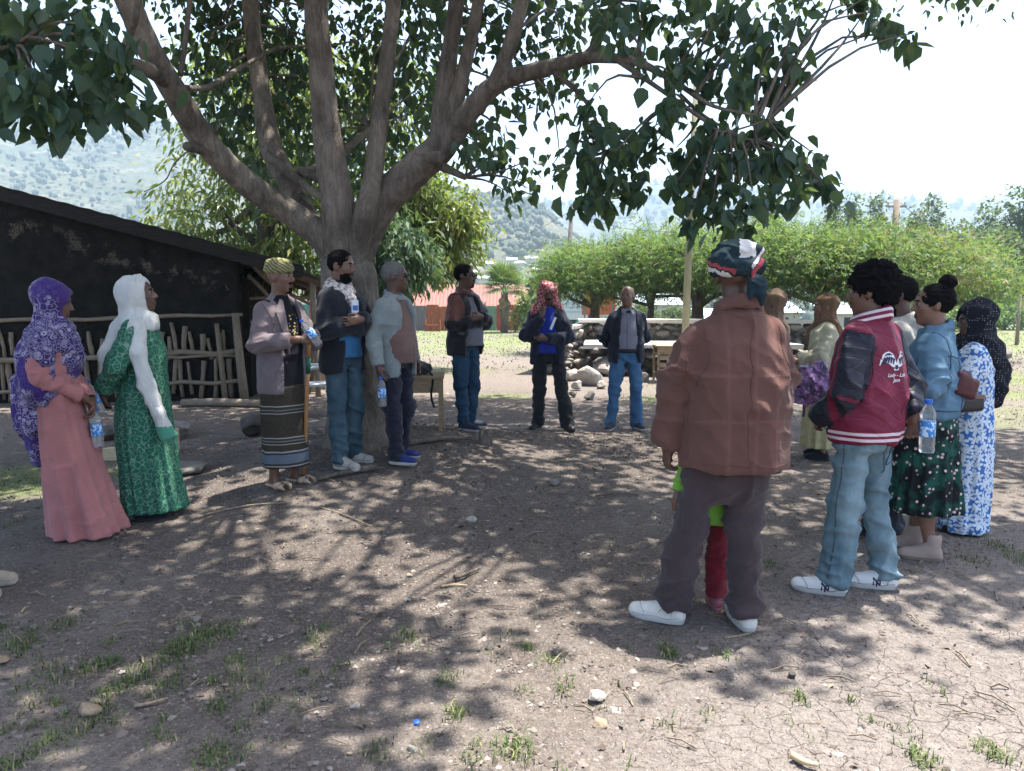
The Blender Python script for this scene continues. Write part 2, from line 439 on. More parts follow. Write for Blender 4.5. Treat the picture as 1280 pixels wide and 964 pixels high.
def soil_mat():
    t = NT("soil"); at_ = t.n("ShaderNodeAttribute", attribute_name="zone"); z = t.sep(at_.outputs["Color"])
    n1 = t.noise(1.7, 6, .62); n2 = t.noise(9, 5, .6); n4 = t.noise(46, 4, .65)
    dry = t.mix(n2, (.108, .09, .077), (.218, .19, .167))
    dry = t.mix(t.math('MULTIPLY', n1, .5), dry, (.2, .168, .14))
    mudc = t.mix(n2, (.18, .156, .14), (.25, .223, .203))
    c = t.mix(z[1], dry, mudc)
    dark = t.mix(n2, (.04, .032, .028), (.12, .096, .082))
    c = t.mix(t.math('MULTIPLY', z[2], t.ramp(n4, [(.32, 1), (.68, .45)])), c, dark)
    gr = t.mix(n2, (.10, .14, .04), (.19, .22, .085))
    c = t.mix(t.math('MULTIPLY', z[0], t.ramp(n4, [(.3, .55), (.6, 1)])), c, gr)
    # small pale and dark grit
    sp = t.voro(70, out="Color"); sv = t.sep(sp)
    pebble = t.ramp(t.voro(70), [(.22, 1), (.38, 0)])
    pm = t.math('MULTIPLY', pebble, t.ramp(sv[0], [(.72, 0), (.76, 1)]))
    c = t.mix(t.math('MULTIPLY', pm, .8), c, t.mix(sv[1], (.12, .105, .1), (.46, .43, .4)))
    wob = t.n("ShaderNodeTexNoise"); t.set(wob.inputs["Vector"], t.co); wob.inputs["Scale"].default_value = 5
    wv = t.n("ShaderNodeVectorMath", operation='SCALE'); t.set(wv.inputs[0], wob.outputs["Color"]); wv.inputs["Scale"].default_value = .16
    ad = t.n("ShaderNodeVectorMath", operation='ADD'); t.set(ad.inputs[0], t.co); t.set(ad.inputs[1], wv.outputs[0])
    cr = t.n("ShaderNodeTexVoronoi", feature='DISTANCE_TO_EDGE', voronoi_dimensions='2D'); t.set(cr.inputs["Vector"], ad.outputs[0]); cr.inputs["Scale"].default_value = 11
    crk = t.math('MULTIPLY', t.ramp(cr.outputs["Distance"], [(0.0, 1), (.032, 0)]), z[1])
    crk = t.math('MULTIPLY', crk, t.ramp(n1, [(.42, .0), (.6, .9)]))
    c = t.mix(t.math('MULTIPLY', crk, .45), c, (.1, .08, .068))  # darker crack colour stands in for crevice shade, added to the bump
    clod = t.voro(33, src=t.map((1, 1, 1))); clod2 = t.voro(85)
    c = t.mix(t.ramp(t.noise(24, 5, .7), [(.45, 0), (.68, .55)]), c, (.075, .058, .048)); c = t.mix(t.math('MULTIPLY', t.ramp(t.noise(75, 3, .7), [(.52, 0), (.66, .5)]), 1.0), c, (.29, .25, .215))
    nm = t.bump(n4, .9, .022); nm = t.bump(clod, .55, .014, nm); nm = t.bump(clod2, .5, .006, nm); nm = t.bump(t.noise(160, 3, .6), .6, .004, nm)
    nm = t.bump(t.math('MULTIPLY', pm, 1.0), .8, .008, nm); nm = t.bump(t.math('MULTIPLY', crk, -1.0), .9, .014, nm)
    return t.done(c, .95, nm, .12)
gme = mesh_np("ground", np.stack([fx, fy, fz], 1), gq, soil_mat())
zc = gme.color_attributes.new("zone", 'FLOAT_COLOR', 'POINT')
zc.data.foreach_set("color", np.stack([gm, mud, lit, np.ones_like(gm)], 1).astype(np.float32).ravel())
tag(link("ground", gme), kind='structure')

# ------------------------------------------------------------------ hills
def hill_mat(name, a, b, bare, sc):
    t = NT(name); n = t.noise(sc, 6, .65); n2 = t.noise(sc * 7, 4, .6)
    c = t.mix(t.ramp(n, [(.35, 0), (.65, 1)]), a, b); c = t.mix(t.ramp(n2, [(.5, 0), (.7, .7)]), c, bare)
    c = t.mix(t.ramp(t.voro(sc * 22), [(.15, .75), (.45, 0)]), c, tuple(v * .35 for v in a))
    return t.done(c, .95, t.bump(n2, .8, 6), .05)
def hill(name, ridge, d, depth, base, mat, seed, rough):
    "ridge: photograph pixels of the skyline, standing d metres away; the slope starts depth metres nearer"
    rp = np.array([at(px, py, d)[:] for px, py in ridge]); xs = np.linspace(rp[0, 0], rp[-1, 0], 260)
    S = spline(rp, 400); zr = np.interp(xs, S[:, 0], S[:, 2]); vs_ = np.concatenate([np.linspace(0, 1, 50), np.linspace(1.05, 1.8, 16)])
    X = np.tile(xs, (len(vs_), 1)); V = np.tile(vs_[:, None], (1, len(xs))); Y = d - depth + V * depth
    prof = np.where(V <= 1, smooth(-.15, 1.0, V) * .75 + .25 * V, np.maximum(1 - (V - 1) * 1.2, 0))
    sc = 3.0 / depth
    f = fbm(np.stack([X.ravel() * sc, Y.ravel() * sc, 0 * X.ravel()], 1), seed, 5).reshape(X.shape) - .5
    gull = np.abs(fbm(np.stack([X.ravel() * sc * 2.2, Y.ravel() * sc * .6, 0 * X.ravel()], 1), seed + 3, 4).reshape(X.shape) - .5)
    env = np.sin(np.clip(V, 0, 1) * PI) * .9 + .04
    Z = base + (zr[None] - base) * prof + (zr[None].max() - base) * env * (f * .5 - gull * .55) * rough
    Z += (zr.max() - base) * .012 * (vnoise(np.stack([X.ravel() * sc * 40, Y.ravel() * sc * 40, 0 * X.ravel()], 1), seed + 8).reshape(X.shape) - .5)
    X2 = X * (Y / d) ** .0
    n = len(xs); m = len(vs_); I = np.arange(n * m).reshape(m, n)
    q = np.stack([I[:-1, :-1].ravel(), I[:-1, 1:].ravel(), I[1:, 1:].ravel(), I[1:, :-1].ravel()], 1)
    o = link(name, mesh_np(name, np.stack([X2.ravel(), Y.ravel(), Z.ravel()], 1), q, mat)); tag(o, kind='structure')
    def height(x, y):
        i = np.clip(np.searchsorted(xs, x), 1, n - 1); j = np.clip(np.searchsorted(Y[:, 0], y), 1, m - 1)
        return Z[j, i]
    return o, height, (xs[0], xs[-1], d - depth, d)
hm1 = hill_mat("hill_near_cover", (.06, .072, .045), (.115, .112, .075), (.2, .175, .13), .02)
hm2 = hill_mat("hill_far_cover", (.055, .068, .045), (.09, .095, .06), (.16, .145, .105), .008)
h_mid = hill("hill", [(330, 330), (400, 290), (470, 255), (520, 240), (560, 238), (600, 246), (640, 252), (672, 259), (700, 284), (735, 312), (790, 338), (850, 358), (940, 374)], 560, 330, -9, hm1, 3, .42)
h_left = hill("hill", [(-420, 250), (-260, 190), (-120, 172), (-40, 160), (40, 151), (90, 163), (150, 170), (200, 161), (235, 158), (300, 178), (380, 196), (460, 232), (560, 290), (640, 345)], 820, 480, -9, hm2, 11, .35)
h_far = hill("hill", [(330, 300), (480, 268), (560, 255), (640, 247), (700, 257), (760, 247), (810, 232), (850, 228), (900, 236), (960, 246), (1040, 244), (1110, 249), (1160, 256), (1230, 282), (1330, 320), (1450, 350)], 1300, 620, -9, hm2, 19, .3)
h_end = hill("hill", [(700, 330), (900, 300), (1080, 275), (1180, 262), (1230, 246), (1290, 240), (1400, 250), (1560, 240), (1800, 320)], 1950, 700, -9, hm2, 29, .3)

# ------------------------------------------------------------------ foliage
def unit(A): return A / (np.linalg.norm(A, axis=1, keepdims=True) + 1e-9)
HEART = (np.array([(0, 0, 0), (.10, .26, .05), (.42, .36, .06), (.78, .15, .0), (1.0, 0, -.06), (.78, -.15, .0), (.42, -.36, .06), (.10, -.26, .05), (.45, 0, -.03)]),
         [(0, 8, 2, 1), (8, 4, 3, 2), (0, 7, 6, 8), (8, 6, 5, 4)])
LANCE = (np.array([(0, 0, 0), (.35, .15, .03), (.35, -.15, .03), (1, 0, -.08)]), [(0, 2, 3, 1)])
OVAL = (np.array([(0, 0, 0), (.45, .27, .05), (.45, -.27, .05), (1, 0, -.05)]), [(0, 2, 3, 1)])
SPRAY = (np.array([(0, 0, 0), (.4, .10, 0), (.5, .42, .03), (.55, .06, 0), (1, .05, -.02), (1, -.05, -.02), (.55, -.06, 0), (.5, -.42, -.03), (.4, -.10, 0)]),
         [(0, 8, 6, 3), (0, 3, 1, 1), (1, 3, 2, 2), (8, 7, 6, 6), (3, 6, 5, 4)])
SPRAY = (SPRAY[0], [(0, 6, 4, 3), (1, 3, 2, 0), (8, 0, 7, 6)])
def leaves_mesh(name, P, D, L, tmpl, mats, mi=None, curl=False):
    n = len(P); D = unit(D); up = rng.normal(size=(n, 3)) * .55 + np.array([0, 0, 1.0])
    S = unit(np.cross(D, up)); N = np.cross(S, D); T, F = tmpl; k = len(T)
    if curl: N = N * (rng.random((n, 1)) * 3.6 - .6); S = S * (.7 + .45 * rng.random((n, 1)))
    V = P[:, None, :] + L[:, None, None] * (D[:, None, :] * T[None, :, 0:1] + S[:, None, :] * T[None, :, 1:2] + N[:, None, :] * T[None, :, 2:3])
    F = np.array(F); q = (np.arange(n) * k)[:, None, None] + F[None]
    idx = np.repeat(mi, len(F)) if mi is not None else None
    return mesh_np(name, V.reshape(-1, 3), q.reshape(-1, F.shape[1]), mats, idx, False)
def leaf_mat(name, col, col2, trans=.35, rough=.5, spec=.35):
    t = NT(name); g = t.n("ShaderNodeNewGeometry"); r = g.outputs["Random Per Island"]
    n = t.noise(1.1, 3)
    c = t.mix(r, col, col2); c = t.mix(t.math('MULTIPLY', n, .5), c, tuple(v * .6 for v in col))
    t.done(c, rough, None, spec)
    tr = t.n("ShaderNodeBsdfTranslucent"); tc = t.mix(.5, c, (.25, .34, .05), 'MIX'); t.set(tr.inputs[0], tc)
    mx = t.n("ShaderNodeMixShader"); mx.inputs[0].default_value = trans
    t.t.links.new(t.p.outputs[0], mx.inputs[1]); t.t.links.new(tr.outputs[0], mx.inputs[2]); t.t.links.new(mx.outputs[0], t.out.inputs[0])
    return t.mat
def bark_mat(name, a, b, sc=6):
    t = NT(name); m = t.map((1, 1, .28)); n = t.noise(sc, 6, .65, src=m, dist=.8); n2 = t.noise(sc * 5, 4, .6, src=m); n3 = t.noise(2.2, 4)
    c = t.mix(t.ramp(n, [(.3, 0), (.7, 1)]), a, b); c = t.mix(t.ramp(n3, [(.45, 0), (.7, .6)]), c, tuple(min(1, v * 1.5) for v in b))
    fl = t.ramp(t.voro(sc * 9, src=m), [(.06, 1), (.16, 0)]); c = t.mix(t.math('MULTIPLY', fl, .5), c, (.3, .27, .24))
    cr = t.ramp(t.math('ABSOLUTE', t.math('SUBTRACT', t.noise(sc * 1.6, 4, .6, src=m, dist=1.2), .5)), [(0, 0), (.07, 1)])
    c = t.mix(t.math('MULTIPLY', t.math('SUBTRACT', 1.0, cr), .3), c, tuple(v * .5 for v in a))
    nm = t.bump(n, .9, .05); nm = t.bump(cr, .45, .012, nm); nm = t.bump(n2, .9, .016, nm)
    return t.done(c, .95, nm, .1)
def blob_points(blobs, n, clump=.35, per=14, shell=.62):
    "points in clumps that fill ellipsoids (x, y, z, rx, ry, rz), thinner inside"
    B = np.array(blobs, float); w = B[:, 3] * B[:, 4] + B[:, 3] * B[:, 5]; w /= w.sum()
    m = max(1, n // per); b = rng.choice(len(B), m, p=w); u = unit(rng.normal(size=(m, 3))); r = shell + (1 - shell) * rng.random(m) ** .6
    r = np.where(rng.random(m) < .22, rng.random(m), r) * (1 + .16 * rng.normal(size=m))
    C = B[b, :3] + u * r[:, None] * B[b, 3:6]
    P = np.repeat(C, per, 0) + rng.normal(size=(m * per, 3)) * clump * np.array([1, 1, .75])
    return P, np.repeat(u, per, 0)
def make_tree(name, label, base, trunk, blobs, n, L, tmpl, mats, bark, droop=.6, clump=.3, group=None, per=14, wmat=None, cat='tree', limbs=True):
    "trunk: (height, radius, lean x); blobs are relative to the base"
    t = thing(name, label, cat, base, 0, group); h, r, lean = trunk
    mb = MB(); top = Vector((lean, 0, h))
    mb.tube([(0, 0, -.3), (lean * .2, 0, h * .35), (lean * .6, .02, h * .7), top], [r * 1.35, r, r * .85, r * .6], 9, jit=.08)
    if limbs:
        for bl in blobs:
            e = Vector(bl[:3]); s = Vector((lean * .6, 0, h * random.uniform(.55, .9))); mid = (s + e) / 2 + Vector((0, 0, -.12 * (e - s).length))
            mb.tube([s, mid, e], [r * .5, r * .32, r * .12], 6, jit=.08)
    mb.build("trunk", bark, t, True)
    P, u = blob_points(blobs, n, clump, per)
    D = u * .7 + rng.normal(size=P.shape) * .6 + np.array([0, 0, -droop])
    ln = L * (.6 + .7 * rng.random(len(P)))
    mi = None if wmat is None else (rng.random(len(P)) < wmat).astype(int)
    tag(link("crown", leaves_mesh("crown", P, D, ln, tmpl, mats, mi), t))
    return t
# ------------------------------------------------------------------ the big tree
bark_main = bark_mat("bark", (.07, .059, .048), (.215, .182, .15), 7)
leaf_dark = leaf_mat("big_leaf", (.028, .068, .048), (.06, .118, .068), .33, .42, .4)
leaf_dark2 = leaf_mat("big_leaf_young", (.05, .1, .035), (.09, .15, .045), .4, .45, .35)
TREE = ground_at(447, 550)
tree = thing("shade_tree", "big shade tree with many spreading limbs and broad dark leaves", "tree", TREE)
TB = np.array(TREE[:])
def limb(rows, name="limb", n=10, seg=26, knots=.1):
    "rows: (px, py, depth, width in photo pixels)"
    A = np.array([(*(at(a, b, d) - TREE), w * .79 * d / FPX * .5) for a, b, d, w in rows]); S = spline(A, seg)
    k = len(S); V = []
    T = np.gradient(S[:, :3], axis=0); T = unit(T); u = np.array([1.0, 0, 0]) if abs(T[0, 0]) < .8 else np.array([0, 1.0, 0])
    for i in range(k):
        u = u - T[i] * (u @ T[i]); u /= np.linalg.norm(u); w = np.cross(T[i], u)
        for j in range(n):
            a = 2 * PI * j / n; V.append(S[i, :3] + (u * math.cos(a) + w * math.sin(a)) * max(S[i, 3], .004))
    V = np.array(V); C = np.repeat(S[:, :3], n, 0); r = np.repeat(S[:, 3], n)
    nz = fbm(V * np.array([7, 7, 3.0]), 77, 3) - .5 + .5 * (fbm(V * np.array([26, 26, 7.0]), 79, 3) - .5)
    V = C + (V - C) * (1 + knots * 2.4 * nz)[:, None]
    I = np.arange(k * n).reshape(k, n); J = np.roll(I, -1, 1)
    q = np.stack([I[:-1].ravel(), J[:-1].ravel(), J[1:].ravel(), I[1:].ravel()], 1)
    caps = [tuple(reversed(range(n))), tuple(range((k - 1) * n, k * n))]
    me = mesh_np(name, V, [q, np.array(caps)], bark_main)
    o = link(name, me, tree); LIMBS.append(S[:, :3] + TB); return o
LIMBS = []
d0 = TREE.y
limb([(456, 640, d0, 210), (454, 575, d0, 160), (451, 535, d0, 112), (447, 480, d0, 98), (440, 400, d0, 88), (435, 345, d0, 84), (430, 300, d0, 62)], "trunk", 44, 110, .10)
limb([(430, 345, d0, 40), (408, 300, d0 - .05, 46), (365, 268, d0 - .1, 40), (305, 226, d0 - .3, 38), (255, 175, d0 - .5, 40), (215, 110, d0 - .8, 39), (180, 48, d0 - 1.0, 37), (155, -10, d0 - 1.2, 36), (120, -110, d0 - 1.5, 30), (60, -260, d0 - 1.7, 20)], n=22, seg=90)
limb([(425, 330, d0 + .1, 34), (392, 285, d0 + .3, 36), (362, 232, d0 + .6, 34), (338, 180, d0 + .8, 33), (328, 120, d0 + 1.0, 28), (318, 50, d0 + 1.1, 25), (312, -10, d0 + 1.2, 24), (300, -140, d0 + 1.5, 18), (280, -300, d0 + 1.8, 10)], n=18, seg=80)
limb([(434, 345, d0 - .05, 56), (424, 270, d0 - .15, 52), (412, 190, d0 - .2, 44), (404, 110, d0 - .25, 38), (397, 40, d0 - .3, 35), (394, -20, d0 - .3, 33), (392, -180, d0 - .5, 24), (400, -400, d0 - .6, 12)], n=22, seg=90)
limb([(440, 330, d0 - .1, 36), (452, 285, d0 - .2, 36), (464, 235, d0 - .25, 31), (472, 170, d0 - .3, 27), (482, 90, d0 - .35, 25), (491, 10, d0 - .4, 22), (500, -120, d0 - .6, 17), (520, -300, d0 - .8, 9)], n=18, seg=80)
limb([(442, 335, d0, 46), (462, 280, d0 - .05, 52), (490, 240, d0 - .1, 52), (525, 208, d0 - .15, 50), (552, 182, d0 - .2, 46), (590, 135, d0 - .3, 34), (625, 103, d0 - .4, 30), (665, 90, d0 - .6, 25), (735, 72, d0 - 1.0, 20)], n=22, seg=80)
limb([(548, 195, d0 - .15, 32), (553, 130, d0 - .1, 30), (563, 60, d0 - .1, 26), (572, -10, d0 - .1, 24), (585, -160, d0, 16), (600, -320, d0, 9)], n=12, seg=30)
limb([(552, 185, d0 - .2, 28), (572, 120, d0 - .3, 24), (588, 50, d0 - .4, 20), (603, -20, d0 - .5, 18), (640, -190, d0 - .6, 10)], seg=26)
limb([(615, 112, d0 - .4, 24), (633, 70, d0 - .5, 23), (648, 20, d0 - .6, 21), (662, -40, d0 - .7, 18), (700, -190, d0 - .9, 9)], seg=26)
limb([(735, 72, d0 - 1.0, 18), (790, 76, d0 - 1.3, 13), (840, 100, d0 - 1.5, 9), (890, 132, d0 - 1.7, 6), (950, 145, d0 - 1.8, 3)], seg=26)
limb([(690, 84, d0 - .8, 20), (735, 70, d0 - .9, 18), (752, 38, d0 - 1.0, 15), (775, -10, d0 - 1.2, 13), (830, -120, d0 - 1.5, 8)], seg=22)
limb([(770, 74, d0 - 1.2, 9), (830, 115, d0 - 1.5, 7), (880, 150, d0 - 1.7, 6), (905, 165, d0 - 1.8, 4), (960, 150, d0 - 1.8, 2)], seg=20)
limb([(850, 118, d0 - 1.5, 6), (880, 145, d0 - 1.6, 5), (925, 170, d0 - 1.7, 3), (945, 176, d0 - 1.7, 2)], seg=14)
limb([(690, 88, d0 - .8, 9), (725, 118, d0 - .9, 7), (745, 150, d0 - 1.0, 5), (757, 190, d0 - 1.0, 3)], seg=16)
limb([(240, 150, d0 - .5, 16), (205, 100, d0 - .9, 24), (170, 82, d0 - 1.3, 21), (140, 74, d0 - 1.7, 14), (105, 62, d0 - 2.1, 9), (70, 38, d0 - 2.5, 6), (20, 58, d0 - 2.8, 4)], seg=26)
limb([(150, 80, d0 - 1.6, 14), (160, 48, d0 - 1.7, 12), (172, 10, d0 - 1.8, 10), (180, -60, d0 - 1.9, 8)], seg=14)
limb([(225, 95, d0 - .8, 9), (232, 50, d0 - .8, 8), (237, 0, d0 - .9, 7), (240, -60, d0 - .9, 6)], seg=12)
limb([(232, 110, d0 - .6, 10), (262, 108, d0, 9), (300, 85, d0 + .6, 7), (345, 60, d0 + 1, 5)], seg=14)
limb([(330, 190, d0 + .7, 11), (360, 215, d0 + .3, 14), (385, 235, d0 + .2, 12), (405, 250, d0, 9)], seg=14)
limb([(420, 225, d0 + .2, 16), (375, 215, d0 + .3, 14), (395, 210, d0 + .5, 12), (440, 180, d0 + .9, 11), (465, 160, d0 + 1.2, 8)], seg=18)
limb([(262, 190, d0 - .4, 17), (248, 186, d0 - .55, 17), (233, 183, d0 - .7, 15)], "stub", 8, 8)
limb([(545, 205, d0 - .2, 16), (565, 214, d0 - .3, 12), (582, 222, d0 - .35, 9)], "stub", 8, 8)
limb([(266, 170, d0 - .5, 7), (271, 162, d0 - .55, 6), (272, 155, d0 - .55, 5)], "stub", 7, 6)
limb([(237, 187, d0 - .6, 2.4), (218, 205, d0 - .7, 2.2), (206, 226, d0 - .8, 2), (180, 240, d0 - .9, 1.2)], "twig", 5, 16)
# hollow scar where a limb was cut
limb([(536, 197, d0 - .38, 18), (545, 197, d0 - .46, 20), (551, 197, d0 - .52, 17)], "stub", 9, 6)

LP_ = np.concatenate(LIMBS[1:])
zones = []      # px, py, depth, spread px, leaves
def Z(L, d, s, n): zones.extend([(x, y, d + random.uniform(-.35, .35), s, n) for x, y in L])
Z([(10, 12), (45, 18), (80, 25), (115, 40), (30, 55), (65, 62), (98, 72), (10, 90), (42, 98), (78, 105), (25, 128), (60, 132), (98, 132), (128, 112), (150, 92), (75, 152), (150, 138), (185, 132), (120, 18), (10, 45), (105, 98), (140, 62), (-30, 40), (-40, 100), (-20, 140)], 4.2, 17, 20)
Z([(255, 20), (270, 55), (240, 60), (285, 15), (255, 85), (300, 55), (330, 15), (360, 30), (290, 90), (350, 70), (275, 130), (310, 120), (360, 110), (300, 160), (345, 150), (380, 60), (380, 140), (375, 180), (330, 200), (430, 20), (445, 55), (420, 90), (450, 100), (430, 130), (455, 150), (440, 175), (470, 40), (510, 20), (500, 60), (515, 90), (505, 120), (520, 145), (500, 170), (530, 60), (540, 100), (535, 30), (490, 200), (420, 200), (455, 210), (400, 240), (260, 100), (255, 140), (330, 40), (345, 100), (290, 180), (350, 220), (470, 230), (520, 10), (465, 100), (410, 160), (360, 60), (270, 15), (320, 225)], 9.2, 27, 66)
Z([(545, 15), (600, 70), (620, 30), (600, 10), (660, 20), (680, 50), (690, 10), (700, 60), (715, 30), (740, 15), (640, 60), (720, 90), (690, 100), (630, 8), (615, 140), (590, 160), (600, 185), (650, 120), (670, 118), (700, 120), (560, 90), (540, 140), (580, 30), (625, 45)], 7.4, 24, 30)
Z([(590, 195), (615, 205), (640, 200), (660, 205), (690, 212), (640, 228), (660, 240), (632, 243), (605, 175), (700, 205), (630, 180), (575, 180)], 6.6, 12, 12)
Z([(745, 20), (770, 40), (800, 20), (800, 60), (835, 30), (860, 15), (850, 60), (885, 40), (905, 15), (925, 50), (945, 25), (830, 90), (870, 85), (905, 75), (945, 70), (970, 45), (985, 75), (960, 100), (930, 110), (890, 110), (1000, 20), (915, 135), (945, 140), (975, 160), (990, 95), (780, 10), (815, 5)], 5.5, 15, 21)
Z([(735, 135), (745, 165), (730, 160), (765, 165), (740, 195), (765, 200), (730, 215), (755, 225), (780, 195), (785, 230), (740, 240), (725, 245), (770, 245), (800, 235), (720, 190), (800, 180), (815, 165), (790, 215), (750, 258)], 5.6, 12, 18)
Z([(845, 190), (870, 185), (895, 195), (920, 190), (945, 195), (880, 215), (910, 215), (935, 215), (960, 205), (985, 205), (1000, 225), (1020, 200), (1025, 225), (1035, 245), (965, 230), (890, 240), (915, 240), (870, 255), (890, 265), (925, 265), (940, 245), (880, 160), (910, 160), (940, 170), (850, 215), (845, 235), (900, 280), (920, 285), (820, 185), (865, 275), (1000, 245), (970, 250), (985, 185), (835, 125), (845, 140)], 5.3, 12, 18)
Z([(1065, 10), (1080, 22), (1100, 20), (1100, 45), (1120, 50), (1140, 48), (1085, 0), (1050, -20)], 5.4, 10, 11)
cent, cnt_, spr = [], [], []
for x, y, d, s, n in zones:
    cent.append(at(x, y, d)[:]); cnt_.append(n); spr.append(s * d / FPX)
# the crown above the photograph's upper edge, unseen; its gaps are shaped to drop sun patches on chosen ground
SUN_PATCH = [(*ground_at(px, py)[:2], a, b) for px, py, a, b in ((430, 690, 1.0, .42), (330, 655, .65, .28), (560, 745, .75, .36), (690, 850, .7, .35), (560, 900, .5, .25), (1120, 870, 1.0, .5), (960, 920, .8, .35), (1180, 800, .6, .4), (520, 610, .5, .4), (660, 565, .6, .5), (800, 600, .6, .5), (740, 545, .7, .4), (1230, 620, .7, .7), (160, 640, .4, .25), (380, 540, .4, .3))] + [(1.4, 2.1, 2.0, 1.0), (.2, 2.6, .9, .5), (3.6, 3.2, 1.4, .9)]
m_ = 0
while m_ < 1400:
    a, r_ = random.uniform(0, 2 * PI), 7.2 * math.sqrt(random.random())
    x, y = TREE.x + 1.7 + r_ * math.cos(a) * 1.12, TREE.y + 1.1 + r_ * math.sin(a) * 1.05
    z = 4.6 + 3.9 * (1 - (r_ / 7.6) ** 2) * random.uniform(.35, 1.0) + random.uniform(0, .8)
    if y > .3:
        py = 482 - FPX * math.tan(math.atan2(z - CAM_Z, y) + PITCH)
        if py > -25: continue
    elif z < 4.8: continue
    sx_, sy_ = x - sun_dir.x / sun_dir.z * z, y - sun_dir.y / sun_dir.z * z
    if any(((sx_ - a_) / c_) ** 2 + ((sy_ - b_) / e_) ** 2 < random.uniform(.8, 1.3) for a_, b_, c_, e_ in SUN_PATCH): continue
    if vnoise(np.array([[x * .6, y * .6, 2.2]]), 41)[0] < .25: continue
    cent.append((x, y, z)); cnt_.append(44); spr.append(.36); m_ += 1
cent = np.array(cent); P, Dd, Ln = [], [], []
for c, n, s in zip(cent, cnt_, spr):
    p = c + np.random.default_rng(int(abs(c[0] * 917 + c[2] * 311)) + 1).normal(size=(n, 3)) * s * np.array([.75, .8, .7]); P.append(p)
P = np.concatenate(P); n = len(P)
Dd = rng.normal(size=(n, 3)) * .45 + np.array([0, 0, -.85]); Ln = .118 * (.42 + .85 * rng.random(n))
# thin twigs carry the clusters
tw = MB()
for c in cent:
    dist = ((LP_ - c) ** 2).sum(1); j = int(dist.argmin()); a = LP_[j]
    L = math.sqrt(dist[j])
    if L > 3.2: continue
    mid = (a + c) / 2 + np.array([0, 0, .12 * L]) + rng.normal(size=3) * .06 * L
    S = spline([a, mid, c + np.array([0, 0, .03])], 6)
    tw.tube(S - TB, list(np.linspace(.012 + .004 * L, .003, 6)), 5, cap=False)
tag(tw.build("twigs", bark_main, tree, True), kind='stuff')
# the leaves that show largest are parts of their own
dv = P - np.array([0, 0, CAM_Z]); vis = (P[:, 1] > 1) & (np.abs(P[:, 0] / np.maximum(P[:, 1], .1)) < .69)
pyv = 482 - FPX * np.tan(np.arctan2(P[:, 2] - CAM_Z, np.maximum(P[:, 1], .1)) + PITCH); vis &= (pyv > -5)
size = np.where(vis, Ln / np.linalg.norm(dv, axis=1), 0); order = np.argsort(-size); own = order[:300]; rest = order[300:]
mi = (rng.random(n) < .06).astype(int)
seen = rest[size[rest] > 0]; high = rest[size[rest] <= 0]
tag(link("leaves", leaves_mesh("leaves", P[seen] - TB, Dd[seen], Ln[seen], HEART, [leaf_dark, leaf_dark2], mi[seen], True), tree), kind='stuff')
tag(link("leaves", leaves_mesh("leaves", P[high] - TB, Dd[high] * np.array([1.6, 1.6, .6]), Ln[high] * 1.45, (OVAL[0] * np.array([1, 1.5, 1]), OVAL[1]), [leaf_dark, leaf_dark2], mi[high]), tree), kind='stuff')
lme = [mesh_np("leaf", HEART[0] * np.array([1, 1 + .1 * k, 1 + k]), np.array(HEART[1]), leaf_dark, None, False) for k in range(3)]
for q, i in enumerate(own):
    d = Vector(Dd[i]).normalized(); u_ = Vector((random.gauss(0, .55), random.gauss(0, .55), 1)); s = d.cross(u_).normalized(); nn = s.cross(d)
    M = Matrix((d, s, nn)).transposed().to_4x4() @ Matrix.Scale(float(Ln[i]), 4); M.translation = Vector(P[i] - TB)
    o = link("leaf", lme[q % 3], tree); o.matrix_local = M
# ------------------------------------------------------------------ people
def skin(name, col):
    t = NT(name); n = t.noise(14, 4); c = t.mix(n, tuple(v * .78 for v in col), tuple(v * 1.2 for v in col))
    nm = t.bump(t.noise(220, 2), .08, .002)
    return t.done(c, .48, nm, .45, Subsurface_Weight=.06, Subsurface_Scale=.02)
skin_a = skin("skin_brown", (.15, .075, .048)); skin_b = skin("skin_dark_brown", (.092, .047, .032)); skin_c = skin("skin_warm_brown", (.185, .095, .06))
hair_black = plain("hair_black", (.007, .0065, .007), .95, .5, 160, .9, 190, .08); hair_grey = plain("hair_grey", (.15, .145, .14), .95, .55, 160, .9, 190, .08)
eye_white = plain("eye_white", (.3, .27, .24), .3, .05); eye_dark = plain("eye_dark", (.012, .008, .006), .15, .05)
lip_mat = plain("lip", (.1, .04, .035), .45, .1)
sole_white = plain("sole_white", (.46, .45, .42), .75, .18, 20); sole_dark = plain("sole_dark", (.03, .03, .032), .8, .2, 20)
V3 = lambda *a: np.array(a, np.float32)
def rotz(a): return Matrix.Rotation(a, 3, 'Z')
